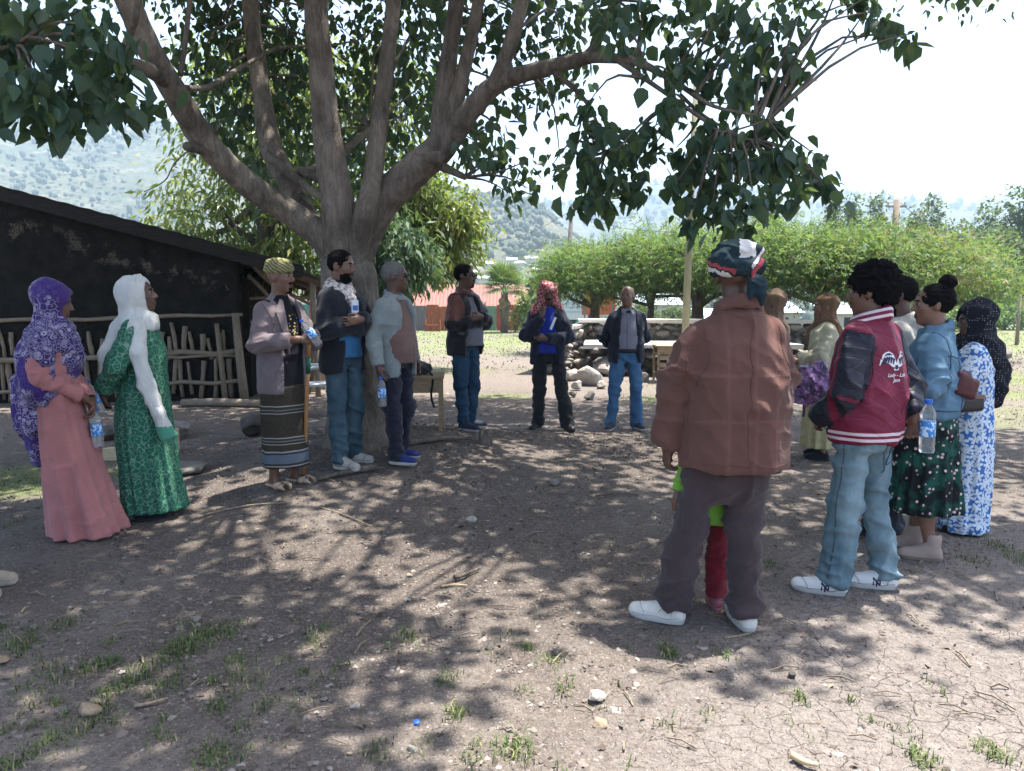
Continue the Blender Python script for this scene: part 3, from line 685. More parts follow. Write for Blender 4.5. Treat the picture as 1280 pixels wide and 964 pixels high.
class Person:
    def __init__(s, label, foot, H, yaw, head_yaw=0, head_pitch=0, skin_m=None, group=None, vox=None, pose=None, lean=(0, 0), sc=None):
        "foot: photograph pixel of the ground between the feet; H standing height; yaw 0 faces away from the camera, positive turns to the picture's left side"
        p = ground_at(*foot) if len(foot) == 2 else Vector(foot)
        s.root = thing("person", label, "person", p, R(yaw), group); s.s = H / 1.75
        s.root.scale = sc if sc else (s.s, s.s, s.s)
        s.d = p.y; s.vox = (vox or min(.013, max(.0062, p.y * .0013))) * 1.12; s.skin = skin_m or skin_a
        J = dict(hipR=V3(.088, 0, .92), hipL=V3(-.088, 0, .92), kneeR=V3(.10, .02, .49), kneeL=V3(-.10, .02, .49), ankR=V3(.105, -.02, .085), ankL=V3(-.105, -.02, .085),
                 shR=V3(.16, -.015, 1.378), shL=V3(-.16, -.015, 1.378), elR=V3(.225, -.04, 1.13), elL=V3(-.225, -.04, 1.13),
                 wrR=V3(.225, .05, .885), wrL=V3(-.225, .05, .885), neck=V3(0, -.015, 1.47), head=V3(0, .015, 1.625),
                 toeR=8, toeL=8, handR=None, handL=None, curlR=.6, curlL=.6)
        J.update(pose or {})
        for k in J:
            if isinstance(J[k], (tuple, list)) and len(J[k]) == 3: J[k] = V3(*J[k])
        s.J = J; s.lean = lean
        s.HM = rotz(R(head_yaw)) @ Matrix.Rotation(R(head_pitch), 3, 'X')
    def h(s, x, y, z): return np.array(s.J['head']) + np.array(s.HM @ Vector((x, y, z))) * 1.07
    # -- the body: one skin
    def body(s, beard=0, bald=False, bare_legs=False, fine=True, hands=True, male=True, face=True):
        J = s.J; hz_ = (J['head'][2] - .13, J['head'][2] + .14); fi = [hz_]
        for w in ('wrR', 'wrL'): fi.append((J[w][2] - .2, J[w][2] + .12))
        P = np.array([J[k] for k in J if isinstance(J[k], np.ndarray)]); lo = P.min(0) - (.2, .2, .09); hi = P.max(0) + (.2, .24, .16)
        f = Field(lo, hi, s.vox * 1.9, fi, s.vox)
        f.loft([(.86, .11, .08), (.95, .125, .08), (1.08, .11, .072, 0, .005), (1.28, .13, .085), (1.38, .13, .075, 0, -.01), (1.46, .08, .06, 0, -.015)], k=.03)
        f.cap(J['shR'], J['shL'], .05, k=.03)
        for q in 'RL':
            f.chain([J['hip' + q], J['knee' + q], J['ank' + q]], [.075, .05, .036], .03)
            f.chain([J['sh' + q], J['el' + q], J['wr' + q]], [.045, .037, .026], .02)
            a = J['ank' + q]; t = R(J['toe' + q]) * (-1 if q == 'R' else 1); dr = V3(-math.sin(t), math.cos(t), 0)
            f.cap(a + V3(0, 0, -.045) - dr * .03, a + V3(0, 0, -.052) + dr * .12, .03, .024, k=.02)
        if bare_legs:
            for q in 'RL': f.ell(J['knee' + q] * .62 + J['ank' + q] * .38 + V3(0, -.025, 0), (.046, .05, .11), k=.04)
        f.cap(J['neck'] + V3(0, 0, -.04), s.h(0, -.022, -.06), .062, .056, .03)
        A = lambda *a: s.h(*a); M = s.HM
        f.ell(A(0, -.014, .032), (.074, .095, .086), .02, M=M); f.ell(A(0, .022, -.04), (.057, .066, .078), .03, M=M)
        f.ell(A(0, .058, -.098), (.024, .022, .018), .03)
        if face:
            f.cap(A(-.03, .074, .024), A(.03, .074, .024), .0135, k=.018)
            f.chain([A(0, .083, .018), A(0, .098, -.01), A(0, .105, -.026)], [.0075, .009, .0125], .010)
            for sx in (-1, 1):
                f.ell(A(sx * .0135, .093, -.031), (.0085, .012, .008), .006, M=M); f.ell(A(sx * .037, .054, -.02), (.024, .022, .022), .022)
                f.ell(A(sx * .031, .098, .006), (.017, .018, .010), .012, 'sub', M)
                f.ell(A(sx * .031, .0695, .006), (.0135, .0125, .0125), .006)
            f.ell(A(0, .083, -.058), (.023, .013, .0075), .006, M=M); f.ell(A(0, .081, -.071), (.020, .013, .0085), .006, M=M)
            f.cap(A(-.02, .098, -.0645), A(.02, .098, -.0645), .0022, k=.004, op='sub')
        for sx in (-1, 1): f.ell(A(sx * .076, -.012, -.004), (.011, .02, .033), .012, M=M @ Matrix.Rotation(sx * .3, 3, 'Z'))
        if hands:
            for q in 'RL': s.hand(f, q)
        def mi(C):
            L = (C - s.J['head']) @ np.array(M) / 1.07; o = np.zeros(len(C), int)
            o[(np.abs(L[:, 0]) < .022) & (L[:, 1] > .079) & (L[:, 2] < -.052) & (L[:, 2] > -.079)] = 1
            if beard:
                e = (L[:, 1] > .012) & (L[:, 2] < -.048 - .22 * np.maximum(.06 - L[:, 1], 0)) & (L[:, 2] > -.125)
                mo = (np.abs(L[:, 0]) < .03) & (L[:, 1] > .07) & (L[:, 2] < -.043) & (L[:, 2] > -.056)
                if beard == 2: o[e & (o == 0)] = 2
                o[mo] = 2
                if beard == 3: o[(np.abs(L[:, 0]) < .022) & (L[:, 1] > .05) & (L[:, 2] < -.082)] = 2
            return o
        o = field_obj("body", f, [s.skin, lip_mat, s.beard_m if hasattr(s, 'beard_m') else hair_black], s.root, None, mi, 1)
        if face:
            for sx in (-1, 1):
                me = bpy.data.meshes.get("eyeball")
                if me is None:
                    b = bmesh.new(); bmesh.ops.create_uvsphere(b, u_segments=14, v_segments=10, radius=.0118, matrix=Matrix.Rotation(PI / 2, 4, 'X'))
                    me = bpy.data.meshes.new("eyeball"); b.to_mesh(me); b.free(); me.materials.append(eye_white); me.materials.append(eye_dark)
                    for p in me.polygons: p.material_index = int(p.center.y > .0082); p.use_smooth = True
                e = link("eye", me, s.root); e.matrix_local = Matrix.Translation(Vector(A(sx * .031, .0745, .006))) @ M.to_4x4()
                g = Field(np.array(A(sx * .03, .08, .03)) - .04, np.array(A(sx * .03, .08, .03)) + .04, .0045)
                g.chain([A(sx * .014, .089, .0235), A(sx * .03, .0875, .0285), A(sx * .046, .074, .0245)], [.0042, .005, .0035], .004)
                V, Q = g.net()
                if len(Q): link("eyebrow", mesh_np("eyebrow", V, Q, s.beard_m if hasattr(s, 'beard_m') else hair_black), s.root)
        return o
    def hand(s, f, q):
        J = s.J; w = J['wr' + q]; sx = 1 if q == 'R' else -1
        if J['hand' + q] is None:
            fd = w - J['el' + q]; fd = fd / np.linalg.norm(fd); pn = V3(-sx, .15, 0)
        else: fd, pn = [np.array(v, float) for v in J['hand' + q]]; fd = fd / np.linalg.norm(fd)
        pn = pn - fd * (pn @ fd); pn = pn / np.linalg.norm(pn)
        side = np.cross(fd, pn) * sx      # towards the thumb
        side = side / np.linalg.norm(side); c = J['curl' + q]
        B = lambda a, b, e: w + fd * a + side * b + pn * e
        f.cap(w, B(.03, 0, 0), .026, .028, .015)
        for b in (-.026, -.009, .008, .024): f.cap(B(.02, b * .8, 0), B(.082, b, 0), .0135, .0118, .012)
        for i, (b, L) in enumerate(((-.028, .060), (-.0095, .072), (.009, .078), (.0275, .070))):
            a0 = B(.082, b, .0); t = c * .55 * (1.1 - .08 * i); p = a0
            for k, (fr, r) in enumerate(((.45, .0096), (.32, .0088), (.25, .0080))):
                dr = fd * math.cos(t) + pn * math.sin(t) + side * (.05 * (i - 1.5)); n_ = p + dr * L * fr
                f.cap(p, n_, r, r * .93, .0035); p = n_; t += c * .85
        p0 = B(.018, .026, .006); p1 = B(.048, .05, .016); p2 = B(.075, .052, .016 + .022 * c); p3 = B(.096, .044, .018 + .035 * c)
        f.chain([p0, p1, p2, p3], [.0145, .0115, .0102, .0085], .006)
    # -- clothes
    def G(s, lo, hi, k=1.0): return Field(lo, hi, s.vox * 1.3 * k)
    def trousers(s, mat, r=(.092, .074, .062), zhem=.05, top=1.03, hip=(.165, .12), mi=None, name="trousers", bag=1.0, cuff=None, fold=None, low=None):
        r = tuple(v * .86 for v in r); J = s.J; P = np.array([J[a + b] for a in ('hip', 'knee', 'ank') for b in 'RL']); lo = np.minimum(P.min(0) - .16, (-.22, -.2, 0)); hi = np.maximum(P.max(0) + .16, (.22, .2, top + .03))
        lo[2] = zhem - .04
        f = s.G(lo, hi)
        f.loft([(.84, hip[0] * .78, hip[1] * .8, 0, -.0), (.92, hip[0] * .98, hip[1] * .98, 0, -.012), (1.0, hip[0], hip[1] * .95, 0, -.006), (top, hip[0] * .93, hip[1] * .9)], k=.03)
        for q in 'RL':
            h, k_, a = J['hip' + q], J['knee' + q], J['ank' + q]; e = a + (a - k_) * .1
            f.chain([h + V3(0, -.004, -.01), (h + k_) / 2, k_ + V3(0, 0, 0), (k_ + a) / 2, e], [r[0] * 1.02, (r[0] + r[1]) / 2, r[1], (r[1] + r[2]) / 2 * 1.02, r[2]], .025)
        f.ell((0, -.065, .88), (.115, .06, .085), .04)
        if low: f.ell(low, (.115, .095, .16), .05)
        f.cut((0, 0, -1), (0, 0, zhem)); f.cut((0, 0, 1), (0, 0, top))
        def mk(V):
            d = np.minimum(np.linalg.norm(V - J['kneeR'], axis=1), np.linalg.norm(V - J['kneeL'], axis=1)); a = np.minimum(np.linalg.norm(V - J['ankR'], axis=1), np.linalg.norm(V - J['ankL'], axis=1))
            return .3 + .7 * np.exp(-(d / .16) ** 2) + 1.1 * np.exp(-(a / .17) ** 2) + .8 * np.exp(-((V[:, 2] - .84) / .1) ** 2)
        fo = fold or [(.014 * bag, (5, 5, 11), 3 + int(s.d * 7), mk), (.009 * bag, (11, 11, 19), 8, mk), (.010 * bag, (6, 6, 2.5), 12, None)]
        return field_obj(name, f, mat if isinstance(mat, list) else [mat], s.root, fo, mi)
    def coat(s, mats, prof, zhem, sl=(.078, .066, .055), sleeve=1.0, gap=None, neck=1.475, k=.035, name="jacket", mi=None, fold=1.0, collar=None, sh=.062, tilt=0, cut_arms=False, extra=None, arms='RL', seed=0, pleat=None, p=2.4):
        "prof rows (z, rx, ry, cx, cy); gap (half width at hem, at chest, y) opens the front"
        J = s.J; P = np.array([J[a + b] for a in ('sh', 'el', 'wr') for b in 'RL']); A = np.array([(tuple(r) + (0, 0))[:5] for r in prof])
        w = A[:, 1].max() + .06; dd = A[:, 2].max() + .08
        lo = np.minimum(P.min(0) - .11, (-w, -dd + A[:, 4].min(), zhem - .04)); hi = np.maximum(P.max(0) + .11, (w, dd + A[:, 4].max(), neck + .08)); lo[2] = min(P[:, 2].min() - .1, zhem - .05)
        f = s.G(lo, hi)
        f.loft([(zhem - .06,) + tuple(A[A[:, 0].argmin(), 1:])] + [tuple(r) for r in A], k=.02, p=p, pleat=pleat)
        f.cap(J['shR'] + V3(-.02, 0, 0), J['shL'] + V3(.02, 0, 0), sh, k=.03); f.cap(J['shR'] + V3(-.03, 0, .01), (.03, -.015, neck - .03), .05, .06, .03); f.cap(J['shL'] + V3(.03, 0, .01), (-.03, -.015, neck - .03), .05, .06, .03); f.cap((0, -.015, 1.42), (0, -.02, neck), .085, .066, .03)
        if gap:
            gw, gc, gy_ = gap
            f.fn(lambda X, Y, Z: np.maximum(np.abs(X - gap_x(Z)) - (gw + (gc - gw) * np.clip((Z - zhem) / (1.42 - zhem), 0, 1)), gy_ - Y) if True else 0, (-.3, gy_ - .02, zhem - .1), (.3, .5, 1.5), .008)
        f.cut((0, tilt, -1), (0, 0, zhem))
        g = s.G(lo, hi) if cut_arms else f
        for q in arms:
            e, w_ = J['el' + q], J['wr' + q]; c = e + (w_ - e) * sleeve; m1 = (J['sh' + q] + e) / 2
            for ff in ((f,) if not cut_arms else (f,)):
                ff.cap(J['sh' + q], m1, sl[0] * .82, (sl[0] + sl[1]) * .48, .03); ff.cap(m1, e, (sl[0] + sl[1]) * .48, sl[1], .012)
                ff.cap(e, c, sl[1], sl[2], .012, flat=True)
        if extra: extra(f)
        if collar:
            rr, hh, yy = collar
            f.fn(lambda X, Y, Z: np.maximum(np.abs(np.sqrt(X * X + (Y - yy) ** 2) - rr + (Z - neck) * .25) - .009, np.abs(Z - neck + (Y - yy) * .35) - hh), (-.15, -.2, neck - .1), (.15, .15, neck + .12), .012, 'add')
            f.ell((0, yy + .01, neck + .06), (rr - .012, rr - .012, .09), .01, 'sub')
        def mk(V):
            o = .25
            for q in arms: o = o + .9 * np.exp(-(np.linalg.norm(V - J['el' + q], axis=1) / .12) ** 2) + .12 * np.exp(-(np.linalg.norm(V - J['sh' + q] + V3(0, 0, .08), axis=1) / .13) ** 2)
            return o + .6 * np.exp(-((V[:, 2] - 1.08) / .13) ** 2)
        fo = [(.015 * fold, (6, 6, 9), 21 + seed, mk), (.009 * fold, (12, 12, 16), 25 + seed, mk), (.012 * fold, (6, 6, 2.4), 29 + seed, None)]
        return field_obj(name, f, mats if isinstance(mats, list) else [mats], s.root, fo, mi)
    def shirt(s, mat, prof, zhem, neck=1.47, name="shirt", fold=.35, mi=None, r=.066):
        prof = [(q[0], q[1] - .008, q[2] - .012) + tuple(q[3:]) for q in prof]
        A = np.array([(tuple(q) + (0, 0))[:5] for q in prof]); w = A[:, 1].max() + .06; d = A[:, 2].max() + .08
        f = s.G((-w, -d, zhem - .05), (w, d + A[:, 4].max(), neck + .06))
        f.loft([(zhem - .06,) + tuple(A[A[:, 0].argmin(), 1:])] + [tuple(q) for q in A], k=.02)
        f.cap((-.12, -.015, 1.4), (.12, -.015, 1.4), .055, k=.03); f.cap((0, -.012, 1.42), (0, -.012, neck), .08, r, .03); f.cut((0, 0, -1), (0, 0, zhem)); f.cut((0, -.4, 1), (0, 0, neck + .02))
        return field_obj(name, f, [mat] if not isinstance(mat, list) else mat, s.root, [(.008 * fold, (4, 4, 7), 41, None), (.008 * fold, (7, 7, 14), 47, lambda V: np.exp(-((V[:, 2] - 1.05) / .12) ** 2))], mi)
    def skirt(s, mat, rows, npl=13, amp=.05, z0=None, name="skirt", mi=None, fold=.6, shift=0, k=1.0, vx=1.0):
        A = np.array([(tuple(r) + (0, 0))[:5] for r in rows]); w = A[:, 1].max() * 1.15 + .05; d = A[:, 2].max() * 1.15 + .05
        zt, zb = A[:, 0].max(), A[:, 0].min()
        f = s.G((-w + A[:, 3].min(), -d + A[:, 4].min(), zb - .05), (w + A[:, 3].max(), d + A[:, 4].max(), zt + .05), vx)
        pl = lambda th, Z: amp * np.clip((zt - Z) / (zt - zb), 0, 1) * (np.sin(th * npl + shift + 2.2 * np.sin(th * 2 + 1) + Z * 1.5) + .6 * np.sin(th * (npl * 1.7) + 2 - Z * 2))
        f.loft(rows, k=0, p=2.1, pleat=pl)
        return field_obj(name, f, [mat] if not isinstance(mat, list) else mat, s.root, [(.01 * fold, (4, 4, 1.5), 51, None), (.006 * fold, (8, 8, 8), 55, None)], mi)
    def shoes(s, upper, sole, kind='sneaker', L=.285, toe=None):
        for q in 'RL':
            a = s.J['ank' + q]; t = R(s.J['toe' + q]) * (-1 if q == 'R' else 1); pit = s.J.get('heel' + q, 0)
            f = Field((-.075, -.1, -.01), (.075, L - .03, .19), .0058 if s.d < 5 else .0075)
            h = L - .075; fz_ = .036
            if kind == 'sandal':
                f.box((0, L / 2 - .075, .016), (.043, L / 2, .014), .02, .0); f.cap((-.045, .1, .03), (.045, .1, .03), .028, k=.01); f.cap((-.045, .145, .03), (.045, .145, .03), .02, k=.01)
                f.ell((0, .11, .02), (.036, .1, .028), .005, 'sub'); f.fn(lambda X, Y, Z: Z, (-1, -1, -1), (1, 1, 1), .0)
                mi = None
            else:
                f.cap((0, -.035, .045), (0, .07, .042), .036, .037, .02); f.cap((0, .05, .04), (.004, L - .12, .034), .037, .038, .02); f.cap((0, -.03, .05), (0, .02, .075), .034, .04, .02)
                f.cap((0, .03, .07), (0, .12, .045), .03, .026, .03)
                if kind == 'boot': f.cap((0, -.01, .06), (0, -.012, .15), .047, .05, .02); f.ell((0, -.012, .19), (.038, .04, .05), .006, 'sub')
                elif kind == 'flat': pass
                else: f.ell((0, -.005, .12), (.03, .04, .04), .008, 'sub'); f.ell((0, .045, .088), (.022, .02, .014), .014)
                th = .03 if kind in ('sneaker', 'boot') else .015
                f.loft([(0, .038, .12, 0, .055 + (L - .285) / 2), (th, .043, .126, 0, .055 + (L - .285) / 2)], k=.006, p=2.9)
                f.fn(lambda X, Y, Z: Z, (-1, -1, -1), (1, 1, 1), .0)
                mi = lambda C: (C[:, 2] < th).astype(int)
            V, Q = f.net(); V = relax(V, Q, 1)
            idx = mi(V[Q].mean(1)) if mi else None
            nm = {'sneaker': 'sneaker', 'boot': 'boot', 'sandal': 'sandal', 'flat': 'shoe'}[kind]
            o = link(nm, mesh_np(nm, V, Q, [upper, sole], idx), s.root)
            o.matrix_local = Matrix.Translation((a[0], a[1], a[2] - .085)) @ rotz(t).to_4x4() @ Matrix.Rotation(R(-pit), 4, 'X')
            if kind == 'sneaker' and s.d < 7:
                m = MB()
                for i in range(4): m.tube([(-.02, .04 + i * .022, .087 - i * .010), (0, .042 + i * .022, .093 - i * .011), (.02, .04 + i * .022, .087 - i * .010)], .0032, 5)
                m.build("laces", sole, o)
            s.last_shoe = (o, q)
            if not hasattr(s, 'shoe_objs'): s.shoe_objs = {}
            s.shoe_objs[q] = o
    def hair(s, mat, kind='short', name="hair"):
        A = s.h; M = s.HM
        f = Field(s.J['head'] - .2, s.J['head'] + .22, s.vox)
        if kind == 'short':
            f.ell(A(0, -.022, .036), (.080, .098, .090), 0, M=M)
            f.ell(A(0, .098, -.012), (.085, .062, .072), .012, 'sub', M); f.ell(A(0, .03, -.085), (.12, .105, .07), .012, 'sub', M)
        elif kind == 'afro':
            f.ell(A(0, -.022, .05), (.093, .108, .098), 0, M=M); f.ell(A(0, -.075, -.01), (.078, .05, .06), .03, M=M)
            f.ell(A(0, .11, -.03), (.095, .062, .085), .015, 'sub', M); f.ell(A(0, .035, -.095), (.12, .105, .075), .015, 'sub', M)
        elif kind == 'bun':
            f.ell(A(0, -.024, .034), (.083, .1, .092), 0, M=M); f.ell(A(0, .098, -.018), (.085, .06, .078), .012, 'sub', M); f.ell(A(0, .03, -.09), (.12, .1, .07), .012, 'sub', M)
            f.ell(A(0, -.075, .135), (.05, .05, .046), .012)
        elif kind == 'rim':       # thin hair on the sides, bald crown
            f.ell(A(0, -.02, .02), (.0785, .0975, .07), 0, M=M); f.ell(A(0, .07, .03), (.12, .1, .12), .01, 'sub', M); f.ell(A(0, 0, .12), (.2, .2, .075), .01, 'sub', M); f.ell(A(0, .03, -.085), (.12, .105, .06), .012, 'sub', M)
        V, Q = f.net(); V = relax(V, Q, 1)
        am = {'short': .0035, 'afro': .012, 'bun': .005, 'rim': .003}[kind]
        V = folds(V, Q, [(am, (30, 30, 30), 3, None), (am * .6, (60, 60, 60), 5, None), (am * .5, (120, 120, 120), 6, None)])
        link(name, mesh_np(name, V, Q, mat), s.root)
    def glasses(s):
        A = s.h; m = MB(); M = s.HM
        for sx in (-1, 1):
            V = []
            for j in range(12):
                a = 2 * PI * j / 12; V.append(A(sx * .033 + .024 * math.cos(a), .098 - .05 * abs(sx * .033 + .024 * math.cos(a)) , .004 + .018 * math.sin(a)))
            m.add(V, [tuple(range(12))])
            V2 = [v + np.array(M @ Vector((0, .004, 0))) for v in V]; m.add(V2, [tuple(range(12))]); 
            m.tube(V + [V[0]], .0022, 5)
            m.tube([A(sx * .055, .094, .008), A(sx * .076, .07, .008), A(sx * .08, -.01, .008)], .0022, 5)
        m.tube([A(-.012, .099, .006), A(.012, .099, .006)], .002, 5)
        m.build("sunglasses", plain("dark_lens", (.012, .01, .01), .12, .1, spec=.6), s.root)
    def wrap(s, mat, parts, name, fold=None, mi=None, k=1.0, relaxn=1):
        "a free wrapped cloth: parts is a function that fills a field"
        lo, hi, fill = parts; f = s.G(lo, hi, k); fill(f)
        return field_obj(name, f, mat if isinstance(mat, list) else [mat], s.root, fold or [(.010, (6, 6, 9), 61, None), (.006, (13, 13, 17), 67, None)], mi, relaxn)
    def world(s, p): return s.root.matrix_basis @ Vector([float(v) for v in p])
gap_x = lambda Z: 0.0
def seams(p, target, paths, mat, r=.0028, name="seam", n=26):
    "stitched seams: thin cords pressed onto a garment along rough local paths"
    me = target.data; bv = BVHTree.FromPolygons([v.co for v in me.vertices], [q.vertices for q in me.polygons])
    for pts in paths:
        mb = MB(); S = spline(pts, n) if len(pts) != 5 or pts[0] != pts[4] else np.concatenate([np.linspace(pts[i], pts[i + 1], 8)[:-1] for i in range(4)] + [np.array([pts[4]])])
        Q = []
        for q in S:
            h = bv.find_nearest(Vector(q)); Q.append(h[0] + (h[1] * .0008))
        mb.tube(Q, r, 5, cap=False); mb.build(name, mat, p.root, True)
# ------------------------------------------------------------------ bottles
def glassy(name, col, rough=.05, tr=.9):
    t = NT(name); return t.done(col, rough, None, .5, Transmission_Weight=tr, IOR=1.2)
bottle_m = glassy("clear_plastic", (.93, .96, .97)); water_lab = None
def label_mat():
    t = NT("bottle_label"); z = t.sep(); n = t.noise(60, 2)
    return t.done(t.mix(t.ramp(n, [(.5, 0), (.56, 1)]), (.04, .2, .5), (.5, .66, .8)), .4)
lab_m = label_mat(); cap_blue = plain("cap_blue", (.02, .1, .5), .45, .1)
def lathe(prof, n=18):
    V, F = [], []
    for r, z in prof:
        for j in range(n): V.append((r * math.cos(2 * PI * j / n), r * math.sin(2 * PI * j / n), z))
    for i in range(len(prof) - 1):
        for j in range(n): F.append((i * n + j, i * n + (j + 1) % n, (i + 1) * n + (j + 1) % n, (i + 1) * n + j))
    F.append(tuple(reversed(range(n)))); F.append(tuple(range((len(prof) - 1) * n, len(prof) * n)))
    return V, F
def bottle(label, top, axis_, h=.235, flip=False):
    "top: the neck; axis_: direction from the neck to the base"
    t = thing("water_bottle", label, "bottle", top, 0); d = Vector(axis_).normalized(); t.rotation_euler = (-d).to_track_quat('Z', 'Y').to_euler(); k = h / .235
    t.scale = (k, k, k)
    b = MB(); pr = [(.028, -.232), (.032, -.226), (.0325, -.215), (.031, -.205), (.0325, -.195), (.0325, -.155), (.0325, -.085), (.030, -.078), (.0325, -.07), (.0325, -.058), (.027, -.04), (.016, -.022), (.0135, -.012), (.0135, 0)]
    b.add(*lathe(pr)); b.build("bottle_body", bottle_m, t, True)
    b = MB(); b.add(*lathe([(.0331, -.158), (.0335, -.156), (.0335, -.09), (.0331, -.088)])); b.build("paper_label", lab_m, t, True)
    b = MB(); b.add(*lathe([(.0155, -.012), (.0162, -.01), (.0162, .007), (.014, .009)])); b.build("cap", cap_blue, t, True)
    return t
# ------------------------------------------------------------------ printed and stitched marks laid on cloth
def tess(polys, step=.004):
    b = bmesh.new()
    for P in polys:
        vs_ = [b.verts.new((x, y, 0)) for x, y in P]
        try: b.faces.new(vs_)
        except Exception: pass
    bmesh.ops.triangulate(b, faces=b.faces)
    for _ in range(3):
        e = [e for e in b.edges if e.calc_length() > step * 3]
        if not e: break
        bmesh.ops.subdivide_edges(b, edges=e, cuts=1); bmesh.ops.triangulate(b, faces=b.faces)
    V = [tuple(v.co) for v in b.verts]; b.verts.index_update(); F = [[v.index for v in f.verts] for f in b.faces]; b.free(); return V, F
def text_shape(s, size, shear=0.0, align='CENTER'):
    c = bpy.data.curves.new("t", 'FONT'); c.body = s; c.size = size; c.shear = shear; c.align_x = align; c.resolution_u = 3; c.offset = size * .012
    o = bpy.data.objects.new("t", c); COL.objects.link(o); bpy.context.view_layer.update()
    me = o.evaluated_get(bpy.context.evaluated_depsgraph_get()).to_mesh(); V = [tuple(v.co) for v in me.vertices]; F = [tuple(p.vertices) for p in me.polygons]
    o.to_mesh_clear(); bpy.data.objects.remove(o); bpy.data.curves.remove(c); return V, F
def lay(name, V, F, mat, target, origin, u, v, off, parent):
    "throw flat shapes (x along u, y along v) onto a surface, from outside"
    me = target.data; bv = BVHTree.FromPolygons([p.co for p in me.vertices], [p.vertices for p in me.polygons])
    u, v = Vector(u).normalized(), Vector(v).normalized(); n = u.cross(v); out = []
    for x, y, _ in V:
        p = Vector(origin) + u * x + v * y; h = bv.ray_cast(p + n * .3, -n)
        q = h[0] if h[0] else p; out.append(q + n * off)
    m = MB(); m.add(out, F); return m.build(name, mat, parent, False)
def emblem(p, jac):
    white = plain("stitch_white", (.72, .68, .7), .7, .05); navy = plain("stitch_navy", (.02, .025, .07), .7, .1)
    o = (-.022, -.2, 1.27); u, v = (1, 0, 0), (0, 0, 1); u = (1, -.0, 0); W, N, W2 = [], [], []
    for sx in (-1, 1):
        W.append([(0, -.035), (sx * .03, -.03), (sx * .055, -.012), (sx * .09, .0), (sx * .105, .022), (sx * .1, .04), (sx * .082, .052), (sx * .055, .058), (sx * .03, .045), (sx * .008, .012), (0, -.01)][::sx])
        for k in range(5):
            a = k / 4; x0, y0 = .02 + .065 * a, .008 + .034 * a - .03 * a * a; N.append([(sx * (x0 - .007), y0 + .006), (sx * (x0 + .008), y0 + .016), (sx * (x0 + .012 + .012 * a), y0 - .022 - .004 * a), (sx * (x0 + .004 + .01 * a), y0 - .024 - .004 * a)][::sx])
        N.append([(sx * .03, .037), (sx * .055, .05), (sx * .08, .045), (sx * .094, .03), (sx * .075, .036), (sx * .05, .036)][::sx])
        for k in range(3): W2.append([(sx * (.1 + .006 * k), .012 - .01 * k), (sx * (.112 + .004 * k), .014 - .012 * k), (sx * (.116 + .003 * k), .004 - .012 * k), (sx * (.104 + .005 * k), .0 - .01 * k)][::sx])
    N.append([(-.012, -.02), (.012, -.02), (.008, -.045), (-.008, -.045)]); W2.append([(-.02, -.04), (.02, -.04), (.014, -.05), (-.014, -.05)])
    W, N, W2 = [[[(x * .84, y * .9) for x, y in q] for q in L] for L in (W, N, W2)]
    lay("eagle_emblem", *tess(W), white, jac, o, u, v, .003, p.root); lay("emblem_feathers", *tess(N), navy, jac, o, u, v, .005, p.root); lay("emblem_claws", *tess(W2), white, jac, o, u, v, .0035, p.root)
    for s, y, z in (("Lady - Life", -.078, .036), ("Jam", -.104, .036)):
        V, F = text_shape(s, z * .72, .35); V = [(a, b + y, 0) for a, b, _ in V]; lay("lettering", V, F, white, jac, o, u, v, .004, p.root)
def shoe_mark(p):
    navy = plain("shoe_mark", (.012, .014, .06), .5, .05)
    for q in 'LR':
        sh = p.shoe_objs[q]; V1, F1 = text_shape("N", .062, 0); V2, F2 = text_shape("Y", .07, 0); V = list(V1) + [(a * .95, b - .006, 0) for a, b, _ in V2]; F = list(F1) + [tuple(i + len(V1) for i in f) for f in F2]
        sx = -1 if q == 'L' else -1
        lay("shoe_logo", [(a, b, 0) for a, b, _ in V], F, navy, sh, (sx * .05, .045, .028), (0, -1, 0), (.0, 0, 1), .0025, sh)
        for s in (-1, 1): shoe_lines(sh, navy, s)
def shoe_lines(sh, mat, s=-1, r=.0016):
    me = sh.data; bv = BVHTree.FromPolygons([v.co for v in me.vertices], [q.vertices for q in me.polygons]); L = max(v.co.y for v in me.vertices)
    for pts in ([(s * .06, L - .085, .03), (s * .05, L - .075, .06), (s * .02, L - .06, .08), (0, L - .055, .08)], [(s * .06, -.01, .035), (s * .06, -.02, .075), (s * .04, -.05, .095)], [(s * .06, .05, .06), (s * .055, .03, .08), (s * .05, .0, .1)], [(s * .06, -.06, .033), (s * .07, .03, .033), (s * .065, .12, .033), (s * .04, L - .02, .033)]):
        mb = MB(); Q = []
        for q in spline(pts, 12): h = bv.find_nearest(Vector(q)); Q.append(h[0] + h[1] * .0006)
        mb.tube(Q, r, 4, cap=False); mb.build("stitch_line", mat, sh, True)
